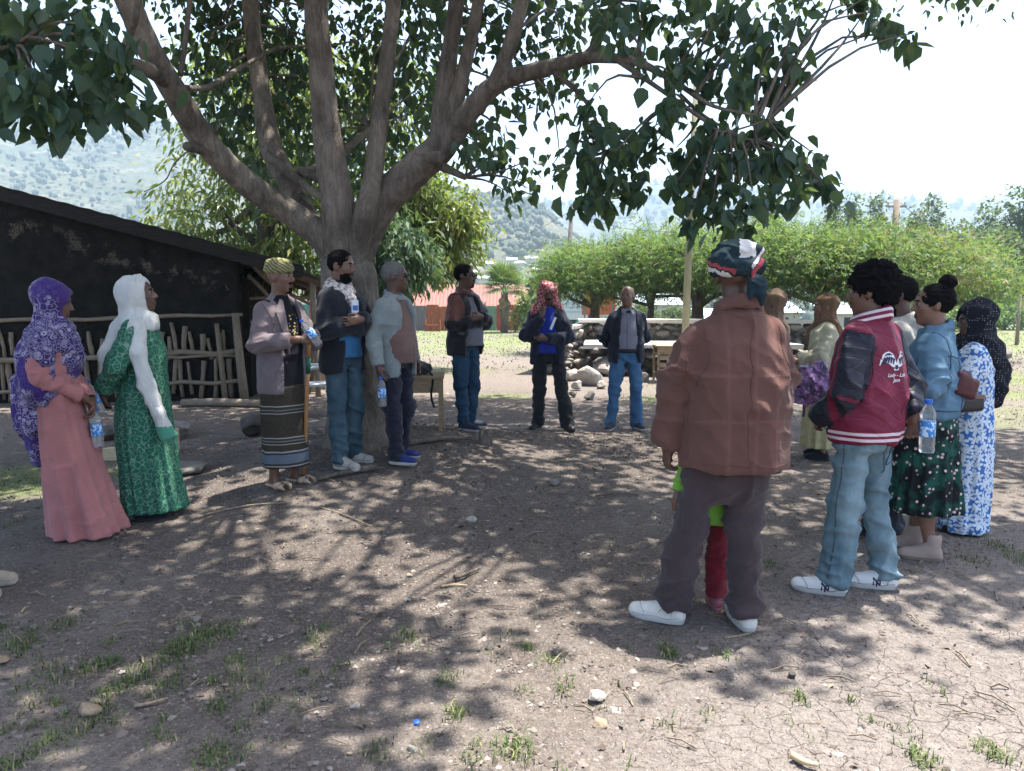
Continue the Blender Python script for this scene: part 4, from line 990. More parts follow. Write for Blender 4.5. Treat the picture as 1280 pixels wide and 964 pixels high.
# ------------------------------------------------------------------ clothes' patterns
def m_purple():
    t = NT("purple_print"); w = t.noise(9, 2); v = t.voro(26); v2 = t.voro(26, 'DISTANCE_TO_EDGE'); big = t.noise(5, 2)
    ring = t.ramp(v, [(.12, 0), (.2, 1), (.36, 1), (.44, 0)]); pale = (.40, .36, .46); deep = (.038, .024, .10)
    c = t.mix(t.math('MULTIPLY', ring, t.ramp(w, [(.35, .25), (.6, .9)])), deep, pale)
    c = t.mix(t.ramp(v2, [(.02, .8), (.07, 0)]), c, (.3, .25, .4)); c = t.mix(t.ramp(big, [(.52, 0), (.6, .85)]), c, (.045, .02, .14))
    return t.done(c, .85, t.bump(t.noise(30, 3), .3, .008), .15, Sheen_Weight=.1)
def m_green():
    t = NT("green_print"); n = t.noise(6, 4); wob = t.n("ShaderNodeTexNoise"); t.set(wob.inputs["Vector"], t.co); wob.inputs["Scale"].default_value = 11
    ad = t.n("ShaderNodeVectorMath", operation='MULTIPLY_ADD'); t.set(ad.inputs[0], wob.outputs["Color"]); ad.inputs[1].default_value = (.07,) * 3; t.set(ad.inputs[2], t.co)
    e = t.voro(21, 'DISTANCE_TO_EDGE', src=ad.outputs[0]); d = t.voro(21, src=ad.outputs[0])
    c = t.mix(n, (.012, .08, .05), (.03, .15, .09)); c = t.mix(t.ramp(e, [(.02, .5), (.06, 0)]), c, (.3, .42, .3))
    c = t.mix(t.ramp(d, [(.06, .6), (.13, 0)]), c, (.42, .46, .34)); c = t.mix(t.ramp(d, [(.17, 0), (.2, .55), (.25, 0)]), c, (.25, .38, .27))
    return t.done(c, .85, t.bump(t.noise(25, 3), .25, .008), .15)
def m_floral():
    t = NT("dark_floral"); n = t.noise(10, 3); v = t.voro(34); vc = t.sep(t.voro(34, out="Color")); v2 = t.voro(17)
    c = t.mix(t.ramp(n, [(.45, 0), (.58, 1)]), (.009, .012, .014), (.012, .065, .05))
    c = t.mix(t.math('MULTIPLY', t.ramp(v, [(.26, 1), (.34, 0)]), t.ramp(vc[0], [(.55, 0), (.57, 1)])), c, t.mix(vc[1], (.5, .26, .3), (.62, .55, .48)))
    return t.done(c, .85, t.bump(n, .3, .01), .15)
def m_leafy():
    t = NT("blue_leaf_print")
    vo = t.n("ShaderNodeTexVoronoi", feature='F1'); sq = t.map((1, 1, 1)); t.set(vo.inputs["Vector"], sq); vo.inputs["Scale"].default_value = 15; vo.inputs["Randomness"].default_value = .75
    df = t.n("ShaderNodeVectorMath", operation='SUBTRACT'); t.set(df.inputs[0], sq); t.set(df.inputs[1], vo.outputs["Position"]); dx, dy, dz = t.sep(df.outputs[0])
    u_ = t.math('ADD', t.math('MULTIPLY', dx, .6), t.math('MULTIPLY', dy, -.8)); th = t.math('ADD', t.math('ARCTAN2', dz, u_), t.math('MULTIPLY', t.sep(vo.outputs["Color"])[0], 6.28)); rr = t.math('SQRT', t.math('ADD', t.math('MULTIPLY', u_, u_), t.math('MULTIPLY', dz, dz)))
    pet = t.math('ADD', .006, t.math('MULTIPLY', .040, t.math('POWER', t.math('ABSOLUTE', t.math('COSINE', t.math('MULTIPLY', th, 2.5))), .8))); leaf_k = t.ramp(t.math('SUBTRACT', pet, rr), [(0, 0), (.002, 1)])
    m = t.map((1, .8, .34), (.2, .6, 0)); m2 = t.map((1, .8, .34), (-.3, -.7, .4))
    a = t.voro(21, src=m); b = t.voro(24, src=m2); n = t.noise(40, 3); e = t.voro(21, 'DISTANCE_TO_EDGE', src=m)
    k = t.math('MAXIMUM', leaf_k, t.ramp(b, [(.22, 1), (.25, 0)])); k = t.math('MULTIPLY', k, t.ramp(n, [(.34, .2), (.40, 1)]))
    c = t.mix(k, (.05, .16, .42), (.62, .68, .72))
    return t.done(c, .85, t.bump(t.noise(25, 3), .25, .008), .15)
def m_check(name, a, b, sc=55, mixv=.55):
    t = NT(name); ck = t.n("ShaderNodeTexChecker"); t.set(ck.inputs[0], t.map((1, .6, 1), (.4, .3, .78))); ck.inputs["Scale"].default_value = sc
    n = t.noise(22, 3); k = t.math('MULTIPLY', ck.outputs["Fac"], t.ramp(n, [(.3, .2), (.7, 1)]))
    return t.done(t.mix(k, a, b), .9, t.bump(t.noise(34, 3), .4, .008), .15)
def m_kilt():
    t = NT("striped_wrap"); z = t.math('ADD', t.sep()[2], t.math('MULTIPLY', t.noise(5, 2), .02)); n = t.noise(40, 3)
    base = t.mix(n, (.022, .019, .014), (.06, .05, .036))
    for z0, w, c in ((.655, .004, (.5, .48, .45)), (.625, .005, (.2, .2, .21)), (.60, .003, (.5, .48, .45)), (.41, .004, (.5, .48, .44)), (.385, .006, (.18, .19, .21)), (.36, .003, (.5, .47, .43)), (.245, .035, (.15, .19, .25)), (.30, .006, (.4, .42, .45)), (.19, .005, (.34, .36, .4)), (.165, .003, (.4, .4, .42))):
        k = t.math('LESS_THAN', t.math('ABSOLUTE', t.math('SUBTRACT', z, z0)), w); base = t.mix(t.math('MULTIPLY', k, .55), base, c)
    return t.done(base, .9, t.bump(t.noise(24, 3), .3, .01), .15)
def m_quilt(name, col, rib=None):
    t = NT(name); x, y, z = t.sep(); n = t.noise(12, 4)
    u = t.math('MULTIPLY', t.math('ADD', t.math('ADD', x, t.math('MULTIPLY', y, .8)), z), 38.0); v = t.math('MULTIPLY', t.math('SUBTRACT', t.math('ADD', x, t.math('MULTIPLY', y, .8)), z), 38.0)
    h = t.math('MINIMUM', t.math('ABSOLUTE', t.math('SINE', u)), t.math('ABSOLUTE', t.math('SINE', v)))
    h = t.ramp(h, [(0, 0), (.3, 1)])
    c = t.mix(n, tuple(c * .8 for c in col), tuple(c * 1.15 for c in col))
    if rib:
        cz = t.math('ADD', z, t.math('MULTIPLY', t.math('ADD', y, .02), .30)); r2 = t.math('SQRT', t.math('ADD', t.math('POWER', x, 2.0), t.math('POWER', t.math('ADD', y, .015), 2.0)))
        near_ = t.math('LESS_THAN', r2, .128); k = 0.0
        for zz, w_, src, g_ in ((.895, .008, z, None), (.864, .008, z, None), (1.478, .0075, cz, near_), (1.512, .008, cz, near_)):
            b_ = t.math('LESS_THAN', t.math('ABSOLUTE', t.math('SUBTRACT', src, zz)), w_)
            if g_ is not None: b_ = t.math('MULTIPLY', b_, g_)
            k = t.math('MAXIMUM', k, b_)
        c = t.mix(k, c, rib)
    return t.done(c, .55, t.bump(h, .45, .006, t.bump(n, .3, .02)), .3)
def m_denim(name, a, b, fz=(.45, .9)):
    t = NT(name); n = t.noise(5, 5, .6); z = t.sep()[2]; w = t.noise(500, 2, src=t.map((1, 1, .3)))
    fade = t.ramp(t.noise(4.5, 4, .6, src=t.map((1.3, 1.3, .6))), [(.36, 0), (.62, 1)])
    c = t.mix(fade, a, b); c = t.mix(t.math('MULTIPLY', n, .4), c, tuple(v * .55 for v in a)); c = t.mix(t.math('MULTIPLY', w, .3), c, tuple(min(1, v * 1.6) for v in b))
    return t.done(c, .9, t.bump(t.noise(20, 4, dist=.6), .35, .016, t.bump(w, .2, .002)), .15)
def m_sequin():
    t = NT("purple_sequin"); v = t.voro(34); vc = t.sep(t.voro(34, out="Color")); n = t.noise(13, 4)
    c = t.mix(t.ramp(n, [(.46, 0), (.58, 1)]), (.035, .01, .05), (.2, .075, .22)); c = t.mix(t.ramp(t.noise(48, 3), [(.6, 0), (.66, .7)]), c, (.45, .3, .48))
    return t.done(c, .38, t.bump(n, .9, .03), .6)
def m_dots():
    t = NT("black_dotted"); v = t.voro(62, rnd=.35); c = t.mix(t.ramp(v, [(.13, 1), (.18, 0)]), (.012, .013, .02), (.5, .5, .48)); return t.done(c, .85, t.bump(t.noise(18, 3), .4, .015), .15)
def m_turban():
    t = NT("turban_cloth"); n = t.noise(40, 3)
    return t.done(t.mix(n, (.006, .012, .018), (.02, .042, .05)), .85, t.bump(t.noise(28, 3), .5, .01), .15)
def m_band(name, a, b, c3):
    t = NT(name); m = t.map((1, 1, 1), (.5, .4, 0)); w = t.n("ShaderNodeTexWave", wave_type='BANDS', bands_direction='Z'); t.set(w.inputs[0], m); w.inputs["Scale"].default_value = 14; w.inputs["Distortion"].default_value = 7
    c = t.mix(t.ramp(w.outputs["Fac"], [(.3, 0), (.5, 1)]), a, b); c = t.mix(t.ramp(w.outputs["Fac"], [(.86, 0), (.93, 1)]), c, c3)
    return t.done(c, .9, t.bump(t.noise(28, 3), .4, .01), .15)

PC = lambda hem, w=.205, d=.145, chest=.205: [(hem, w, d, 0, .0), (.95, w * .99, d * .97), (1.1, w * .94, d * .92), (1.26, chest, d * .97), (1.37, chest * .93, d * .86), (1.45, .10, .085, 0, -.015)]
PS = lambda hem, w=.17, d=.125: [(hem, w, d, 0, .012), (1.05, w, d * 1.02, 0, .014), (1.25, w, d, 0, .01), (1.38, w * .85, d * .8), (1.45, .09, .075)]
FOLDED = dict(elR=(.245, .05, 1.13), wrR=(-.01, .245, 1.16), elL=(-.245, .06, 1.15), wrL=(.04, .26, 1.21), handR=((-1, .12, .05), (0, -1, .1)), handL=((1, -.15, -.12), (0, -1, 0)), curlR=.25, curlL=.35)
GRP = None
def hood(p, mat, name, front=1.18, back=.95, spread=.2, tail=None, face=(.072, .096), loose=1.0, arm=.0, mi=None, fold=None):
    "a head scarf: close round the face, spreading over the shoulders"
    A, M, J = p.h, p.HM, p.J; h = J['head']
    def fill(f):
        f.ell(A(0, -.022, .03), (.090 * loose, .112 * loose, .102 * loose), 0, M=M); f.ell(A(0, -.01, -.05), (.078, .092, .10), .03, M=M)
        f.cap(A(0, -.02, -.06), J['neck'] + V3(0, .0, .0), .083, .10, .03)
        f.loft([(1.30, spread, .16), (1.38, spread * .98, .15, 0, -.005), (1.44, spread * .72, .125, 0, -.01), (1.50, .09, .1, 0, 0)], k=.035)
        f.ell((0, .07, front + .1), (spread * .72, .09, .14), .04); f.ell((0, -.06, back + .12), (spread * .85, .095, .2), .05)
        if arm:
            for q in 'RL': f.cap(J['sh' + q] + V3(0, 0, .0), J['sh' + q] * .55 + J['el' + q] * .45, .085, arm, .03)
        if tail: tail(f)
        f.ell(A(0, .118, -.012), (face[0], .078, face[1]), .012, 'sub', M)
    lo = (-.34, -.36, .4); hi = (.34, .36, h[2] + .2)
    return p.wrap(mat, (lo, hi, fill), name, fold or [(.014, (5, 5, 7), 61, None), (.008, (12, 12, 9), 67, None), (.009, (3, 14, 3), 71, None)], mi)
def bands(f, p, c, rx, ry, tilts, r=.026, k=.006):
    for dz, tx, ty, sc in tilts:
        E = p.HM @ Euler((tx, ty, 0)).to_matrix(); pts = []
        for j in range(19):
            a = 2 * PI * j / 18; q = E @ Vector((rx * sc * math.cos(a), ry * sc * math.sin(a), dz)); pts.append(p.h(*c) + np.array(q))
        f.chain(pts, [r] * 19, k)

# ------------------------------------------------------------------ the circle of people
def cast():
    H = {}
    # --- woman in a pink dress, far left
    p = Person("woman in long pink dress and purple patterned headscarf holding bottle", (84, 668), 1.62, -80, 6, -10, skin_a, vox=.0075,
               pose=dict(elR=(.205, -.04, 1.13), wrR=(.07, .18, .985), elL=(-.2, -.02, 1.12), wrL=(-.02, .205, .94), ankR=(.09, .08, .085), ankL=(-.09, .06, .085), handR=((-.75, .35, -.55), (-.2, -.6, -.6)), handL=((.35, .1, -.95), (.6, -.5, 0)), curlR=.5, curlL=.75))
    p.body(); pink = cloth("pink_dress", (.42, .17, .16), .16, 5)
    p.skirt(pink, [(1.32, .16, .115), (1.1, .165, .12, 0, .0), (.8, .185, .14, 0, .02), (.4, .21, .185, 0, .08), (.01, .23, .235, 0, .14)], 8, .10, name="dress", shift=1.2)
    p.coat(pink, [(1.0, .165, .12), (1.2, .175, .125), (1.36, .168, .11), (1.44, .1, .08)], 1.0, (.062, .056, .048), .93, name="dress_top", fold=.7)
    f = p.G((-.3, -.2, .8), (.3, .4, 1.2)); blk = cloth("black_cuff", (.012, .012, .015), .2)
    for q in 'RL':
        e, w = p.J['el' + q], p.J['wr' + q]; f.cap(e + (w - e) * .8, e + (w - e) * .97, .044, .04, 0, flat=True)
    field_obj("cuffs", f, [blk], p.root)
    def tail(f): f.chain([(-.02, -.10, 1.3), (.04, -.15, 1.05), (.07, -.155, .8), (.08, -.12, .56)], [.125, .095, .08, .03], .04); f.ell((.12, -.05, 1.12), (.12, .13, .2), .04)
    hood(p, [m_purple(), cloth("purple_plain", (.06, .026, .15), .2)], "headscarf", 1.14, 1.0, .2, tail, loose=1.06, arm=.085,
         mi=lambda C: ((((C - p.J['head']) @ np.array(p.HM))[:, 1] > .05) & (C[:, 2] > 1.53)).astype(int))
    p.shoes(blk, sole_dark, 'flat', .25)
    w = p.world((.0, .225, .86)); H['pink'] = p
    bottle("clear water bottle hanging from the hands of the woman in pink", w + Vector((0, 0, .02)), (.06, 0, -1), .25)
    # --- woman in green
    p = Person("woman in long green printed dress with white shawl over head", (186, 645), 1.66, -72, -8, 8, skin_b, vox=.008,
               pose=dict(elR=(.245, -.12, 1.13), wrR=(.10, -.235, .93), elL=(-.22, -.1, 1.12), wrL=(-.08, -.22, .95), handR=((-.5, -.2, -.8), (-.3, 1, 0)), curlR=1.0, toeR=0))
    p.body(); gr = m_green()
    p.skirt(gr, [(1.36, .16, .115), (1.22, .185, .155, 0, .015), (1.05, .195, .16, 0, .01), (.7, .215, .185, 0, 0), (.3, .225, .20, 0, .03), (.06, .235, .22, 0, .05)], 15, .06, name="dress", shift=.4)
    p.coat(gr, [(1.05, .18, .14), (1.2, .185, .14), (1.36, .175, .12), (1.44, .1, .08)], 1.05, (.075, .066, .055), .85, name="dress_top", fold=.9)
    whi = cloth("white_shawl", (.60, .60, .56), .12, 6); grn = cloth("green_border", (.07, .26, .17), .2)
    def tail(f):
        f.chain([(.16, .0, 1.40), (.235, .02, 1.22), (.25, .06, 1.0), (.245, .13, .8)], [.058, .052, .046, .042], .03); f.cap((.245, .13, .8), (.235, .19, .61), .042, .052, .03, flat=True); f.chain([(.0, -.12, 1.38), (.1, -.19, 1.2), (.12, -.21, 1.0)], [.07, .06, .03], .03)
        f.chain([(.14, -.05, 1.41), (.09, .055, 1.43), (.0, .08, 1.435), (-.13, .0, 1.42)], [.04, .036, .034, .04], .05)
    A = p.h
    def fill(f):
        M = p.HM; f.ell(A(0, -.03, .03), (.098, .114, .106), 0, M=M); f.ell(A(0, -.02, -.01), (.096, .06, .07), .02, M=M); f.ell(A(0, -.06, -.04), (.085, .075, .10), .03, M=M); f.cap(A(0, -.04, -.07), (0, -.02, 1.46), .085, .105, .03)
        f.loft([(1.38, .16, .13), (1.44, .13, .125), (1.50, .09, .095)], k=.03); tail(f)
        f.ell(A(0, .105, -.01), (.078, .095, .10), .012, 'sub', M)
    p.wrap([whi, grn], ((-.36, -.36, .5), (.4, .36, 1.86), fill), "shawl", [(.007, (14, 14, 2.5), 61, None), (.005, (26, 26, 5), 67, None), (.006, (5, 5, 8), 63, None)], lambda C: ((C[:, 2] < .70) & (C[:, 0] > .1)).astype(int))
    for k_ in range(9):
        m = MB(); a_ = (k_ - 4) * .0105; m.tube([(.235 + a_ * .6, .19 + a_, .625), (.236 + a_ * .6, .195 + a_, .59), (.232 + a_ * .7, .198 + a_ * 1.1, .565)], .0032, 4); m.build('fringe', grn, p.root)
    p.shoes(blk, sole_dark, 'flat', .255)
    bottle("blue capped water bottle held behind the back by woman in green", p.world((.13, -.33, 1.02)), (.35, .1, -1), .235)
    # --- man with the stick
    p = Person("older man in grey-mauve blazer, striped wrap skirt and green cap", (358, 606), 1.73, -122, 14, 2, skin_a,
               pose=dict(elR=(.245, .02, 1.13), wrR=(.10, .27, 1.16), elL=(-.245, .07, 1.12), wrL=(-.04, .30, 1.20), handR=((-.8, .45, .0), (0, -.3, -1)), handL=((.75, .25, -.2), (0, -.3, -1)), curlR=.65, curlL=.8))
    p.body(3); bl = cloth("mauve_blazer", (.165, .13, .135), .18, 6)
    lap = cloth("lapel", (.18, .142, .148), .15, 6)
    blz = p.coat(bl, PC(.74, .196, .15), .74, (.074, .066, .054), .86, (.10, .085, .02), name="blazer", fold=.6, seed=2)
    m = MB()
    for sx in (-1, 1):
        for (a, b, c, d) in (((sx * .075, .075, 1.46), (sx * .145, .105, 1.36), (sx * .12, .145, 1.22), (sx * .085, .165, 1.05)),):
            n0 = Vector((0, .012, 0)); e = [Vector(v) for v in (a, b, c, d)]; i_ = [Vector((sx * .06, .085, 1.45)), Vector((sx * .075, .125, 1.36)), Vector((sx * .075, .155, 1.22)), Vector((sx * .078, .168, 1.05))]
            V = [v + n0 for v in e] + [v + n0 for v in i_] + e + i_
            m.add(V, [(0, 1, 5, 4), (1, 2, 6, 5), (2, 3, 7, 6), (8, 12, 13, 9), (9, 13, 14, 10), (10, 14, 15, 11), (0, 8, 9, 1), (1, 9, 10, 2), (2, 10, 11, 3), (4, 5, 13, 12), (5, 6, 14, 13), (6, 7, 15, 14)])
    m.build("lapels", lap, p.root)
    m = MB(); m.tube([(.108, .168, .98), (.108, .178, .98)], .012, 10); m.build("button", plain("button", (.03, .025, .025), .4), p.root)
    t = NT("black_tee_gold_print"); x, y, z = t.sep(); inr = t.math('MULTIPLY', t.math('LESS_THAN', t.math('ABSOLUTE', t.math('SUBTRACT', x, .0)), .055), t.math('LESS_THAN', t.math('ABSOLUTE', t.math('SUBTRACT', z, 1.26)), .085))
    k = t.math('MULTIPLY', inr, t.ramp(t.math('ADD', t.voro(42), t.math('MULTIPLY', t.math('ABSOLUTE', x), 4.0)), [(.34, 1), (.42, 0)])); tee = t.done(t.mix(k, (.012, .012, .016), (.62, .5, .2)), .9, t.bump(t.noise(18, 3), .3, .01), .15)
    p.shirt(tee, PS(.7, .172, .135), .72)
    p.skirt(m_kilt(), [(.80, .18, .14), (.74, .186, .143), (.5, .185, .15), (.16, .18, .155, 0, .01)], 5, .03, name="wrap_skirt")
    olive = m_band("olive_cap", (.10, .095, .04), (.2, .19, .085), (.3, .28, .16))
    seams(p, blz, [[(.19, .0, 1.44), (.20, .08, 1.38), (.19, .13, 1.27), (.17, .12, 1.15)], [(.10, .16, .92), (.19, .12, .92), (.19, .12, .86), (.10, .16, .86), (.10, .16, .92)], [(.13, .16, 1.26), (.18, .14, 1.275), (.19, .135, 1.28)]], cloth("blazer_seam", (.10, .078, .082)))
    def fill(f): f.ell(A2(0, -.02, .066), (.088, .107, .075), 0, M=p.HM); bands(f, p, (0, -.015, .055), .078, .097, [(.0, -.1, .05, 1), (.03, -.22, -.12, .95), (-.0, .12, -.2, 1.0), (.05, -.15, .2, .8)], .02, .008)
    A2 = p.h; p.wrap(olive, (p.J['head'] - .2, p.J['head'] + .22, fill), "head_wrap", [(.006, (20, 20, 30), 61, None)])
    p.shoes(plain("tan_leather", (.36, .27, .19), .6), sole_dark, 'sandal', .27)
    c0 = p.world((.03, .345, 1.24)); c1 = ground_at(379, 601)
    st = thing("walking_stick", "long wooden walking stick with green tape held by blazer man", "walking stick", c1); dv = c0 - c1; L = dv.length; st.rotation_euler = dv.to_track_quat('Z', 'Y').to_euler()
    m = MB(); m.tube([(0, 0, -.01), (.004, 0, L * .3), (-.003, 0, L * .65), (0, 0, L * .72)], [.014, .015, .016, .016], 10); m.tube([(0, 0, L * .82), (0, 0, L)], [.016, .017], 10); m.build("shaft", plain("cane_wood", (.33, .17, .07), .55, .3, 20), st, True)
    m = MB(); m.tube([(0, 0, L * .72), (0, 0, L * .82)], .0178, 10); m.build("green_tape", plain("green_tape", (.012, .09, .06), .4), st, True)
    m = MB(); m.tube([(0, 0, -.012), (0, 0, .06)], .0145, 10); m.build("ferrule", plain("dark_tip", (.03, .025, .02), .6), st, True)
    bottle("tilted water bottle gripped above the walking stick", p.world((.10, .33, 1.30)), (.55, .15, -.8), .22)
    # --- man with the check scarf
    p = Person("man in black jacket with white checked scarf, arms folded, blue jeans", (432, 583), 1.76, -125, 18, -4, skin_a, pose=dict(FOLDED, toeR=-5, toeL=25, ankR=(.10, .05, .085), ankL=(-.12, -.06, .085)))
    p.body(2); p.hair(hair_black, 'short'); bj = cloth("black_jacket", (.012, .015, .022), .3)
    p.coat(bj, PC(.78, .195, .152), .78, (.076, .070, .056), .93, (.115, .05, .05), fold=1.1, seed=4, cut_arms=False)
    p.shirt(cloth("blue_tee", (.035, .16, .33), .2), PS(.88, .178, .14), .90); p.trousers(m_denim("jeans_teal", (.026, .055, .075), (.07, .115, .14)), (.098, .08, .072)); p.shoes(plain("grey_mesh", (.33, .31, .27), .85), sole_white); [shoe_lines(p.shoe_objs[q], plain('grey_overlay', (.13, .12, .11), .8), s_, .003) for q in 'LR' for s_ in (-1, 1)]
    chk = m_check("white_check", (.6, .55, .52), (.16, .1, .1), 45)
    def fill(f):
        for k_, (z0, rr) in enumerate(((1.48, .080), (1.46, .092), (1.445, .100))):
            f.chain([(rr * math.cos(a) * 1.0, rr * 1.0 * math.sin(a) - .01, z0 - .035 * math.sin(a)) for a in np.linspace(0, 2 * PI, 15)], [.024] * 15, .012)
        f.chain([(.03, .10, 1.41), (.03, .14, 1.36), (.02, .155, 1.31)], [.04, .03, .018], .02)
    p.wrap(chk, ((-.24, -.24, 1.2), (.24, .28, 1.6), fill), "neck_scarf")
    b = thing("id_badge", "white and blue badge on chest above folded arms", "badge", p.world((.05, .205, 1.31))); b.rotation_euler = (0, 0, R(-125)); m = MB(); m.box((0, 0, 0), (.035, .003, .05)); m.build("badge_card", plain("badge_white", (.6, .65, .7), .4), b); m = MB(); m.box((0, .0042, -.012), (.028, .0008, .02)); m.build("badge_print", plain("badge_blue", (.05, .12, .4), .4), b)
    # --- grey haired man
    p = Person("grey haired man in pale grey jacket and brown shirt wearing sunglasses", (497, 577), 1.66, -118, 24, 3, skin_b, pose=dict(elR=(.25, -.05, 1.11), wrR=(.265, .02, .86), elL=(-.24, -.06, 1.12), wrL=(-.22, .04, .88), toeR=-8, toeL=18, ankR=(.10, .06, .085), ankL=(-.13, -.08, .085), curlR=.9))
    p.beard_m = hair_grey; p.body(0); p.hair(hair_grey, 'short'); p.glasses(); jk = cloth("pale_jacket", (.215, .245, .24), .14, 6)
    p.coat(jk, PC(.76, .194, .155), .76, (.072, .066, .055), .95, (.115, .075, .03), name="jacket", collar=(.083, .022, -.012), seed=6, fold=.5)
    p.shirt(cloth("brown_tee", (.16, .095, .08), .15), [(.86, .178, .145, 0, .03), (1.0, .182, .165, 0, .035), (1.2, .18, .14, 0, .015), (1.38, .15, .1), (1.45, .09, .075)], .88); p.trousers(cloth("navy_trousers", (.014, .015, .028), .3), (.1, .082, .074)); p.shoes(plain("blue_mesh", (.018, .03, .13), .8), sole_white)
    w = p.J['wrR']; bottle("water bottle with white label dangling from grey haired man's hand", p.world((.275, .045, .775)), (.05, 0, -1), .235)
    # --- man in black and brown jacket
    p = Person("man in black jacket with brown sleeve, arms folded, wearing sunglasses", (582, 537), 1.745, -128, 22, 4, skin_b, pose=dict(FOLDED, toeR=-5, toeL=30, ankR=(.08, .05, .085), ankL=(-.1, -.04, .085)))
    p.body(3); p.hair(hair_black, 'short'); p.glasses(); br = cloth("brown_leather", (.13, .045, .032), .25, rough=.5)
    p.coat([cloth("black_leather", (.014, .013, .015), .3, rough=.55), br], PC(.80, .2, .158), .80, (.08, .072, .058), .93, (.125, .06, .04), collar=(.083, .026, -.012), seed=8,
           mi=lambda C: (((C[:, 0] > .14) & (C[:, 2] > 1.17) & (C[:, 1] < .13) & (C[:, 2] < 1.43)) | (C[:, 2] > 1.448)).astype(int))
    p.shirt(cloth("grey_shirt", (.13, .13, .15), .15), [(.9, .185, .155, 0, .03), (1.05, .185, .165, 0, .03), (1.25, .18, .14), (1.38, .15, .1), (1.45, .09, .075)], .9); p.trousers(m_denim("jeans_dark", (.014, .036, .066), (.028, .062, .1)), (.1, .082, .07)); p.shoes(plain("navy_mesh", (.025, .03, .05), .8), sole_white)
    # --- man in the red check headscarf
    p = Person("man in red checked headscarf and navy jacket with hand on chin", (684, 537), 1.70, 178, 8, -12, skin_b, pose=dict(elR=(.235, .08, 1.13), wrR=(.07, .19, 1.365), handR=((-.15, -.05, 1), (-.3, -1, 0)), elL=(-.25, .05, 1.11), wrL=(.02, .24, 1.10), handL=((1, .1, .05), (0, -1, 0)), curlR=.8, curlL=.4,
               hipL=(-.1, 0, .92), kneeL=(-.17, .04, .49), ankL=(-.24, .04, .085), kneeR=(.10, .02, .49), ankR=(.11, -.02, .085), toeL=20, toeR=25))
    p.body(1); nv = cloth("navy_jacket", (.012, .016, .03), .3)
    p.coat(nv, PC(.80, .21, .155), .80, (.08, .072, .06), .93, (.12, .08, .03), seed=10); p.shirt(cloth("royal_blue", (.012, .03, .28), .2), PS(.9, .18, .145), .92); p.trousers(cloth("black_trousers", (.014, .015, .018), .3), (.1, .085, .08)); p.shoes(plain("black_shoe", (.014, .013, .014), .45), sole_dark, 'flat', .29)
    def tail(f): f.chain([(.1, -.02, 1.5), (.16, .03, 1.4)], [.06, .05], .03); f.chain([(-.09, .0, 1.52), (-.14, -.02, 1.42)], [.05, .045], .03)
    A3 = p.h
    def fill(f):
        M = p.HM; f.ell(A3(0, -.025, .035), (.102, .12, .09), 0, M=M); f.ell(A3(.06, -.015, -.05), (.055, .085, .12), .03, M=M); f.ell(A3(-.06, -.025, -.05), (.055, .08, .1), .03, M=M); bands(f, p, (0, -.015, .055), .088, .105, [(0, -.15, .1, 1), (.035, -.2, -.12, .95)], .022, .01)
        tail(f); f.ell(A3(0, .12, -.03), (.058, .085, .075), .012, 'sub', M)
    p.wrap(m_check("red_check", (.27, .04, .045), (.48, .33, .32), 34), ((-.3, -.3, 1.3), (.3, .3, 1.9), fill), "headscarf")
    ph = thing("folded_paper", "white folded paper at the chest of man in red headscarf", "paper", p.world((-.06, .215, 1.28)), R(178)); m = MB(); m.box((0, 0, 0), (.014, .004, .075), Euler((0, R(-22), 0)).to_matrix()); m.build("sheet", plain("paper_white", (.7, .7, .7), .6), ph)
    # --- bald man in bright jeans
    p = Person("bald man in navy jacket and grey shirt with bright blue jeans", (781, 537), 1.72, 184, -28, 8, skin_a, pose=dict(elR=(.25, -.1, 1.13), wrR=(.10, -.17, .97), elL=(-.25, -.1, 1.13), wrL=(-.08, -.19, .97), kneeR=(.14, .02, .49), ankR=(.17, 0, .085), kneeL=(-.13, .02, .49), ankL=(-.155, -.02, .085), toeR=25, toeL=12))
    p.beard_m = hair_grey; p.body(0); p.hair(hair_grey, 'rim')
    p.coat(nv, PC(.83, .205, .15), .83, (.078, .07, .058), .95, (.125, .085, .02), collar=(.083, .02, -.012), seed=12)
    gs = cloth("pale_grey_shirt", (.21, .21, .25), .12)
    p.shirt(gs, PS(1.0, .175, .14), .985); p.trousers(m_denim("jeans_bright", (.03, .085, .18), (.08, .175, .29)), (.1, .08, .072)); p.shoes(plain("dark_mesh", (.04, .045, .06), .8), sole_white)
    m = MB(); E = [(.176 * math.cos(a), .135 * math.sin(a) + .01, 0) for a in np.linspace(0, 2 * PI, 25)[:-1]]; V = [(x * k_, y * k_, z) for k_, z in ((1, .955), (1.03, .957), (1.03, .995), (1, .997)) for x, y, _ in E]; m.add(V, [(i * 24 + j, i * 24 + (j + 1) % 24, (i + 1) * 24 + (j + 1) % 24, (i + 1) * 24 + j) for i in range(3) for j in range(24)]); m.build("belt", plain("belt", (.012, .01, .01), .5), p.root, True)
    m = MB(); m.box((0, .152, 1.2), (.016, .004, .2)); m.build("button_placket", gs, p.root)
    for sx in (-1, 1):
        m = MB(); m.add([(sx * .015, .09, 1.475), (sx * .075, .06, 1.48), (sx * .085, .10, 1.43), (sx * .04, .13, 1.42), (sx * .015, .082, 1.475), (sx * .075, .052, 1.48), (sx * .085, .09, 1.43), (sx * .04, .12, 1.42)], [(0, 1, 2, 3), (4, 7, 6, 5), (0, 4, 5, 1), (1, 5, 6, 2), (2, 6, 7, 3), (3, 7, 4, 0)]); m.build("collar_point", gs, p.root)
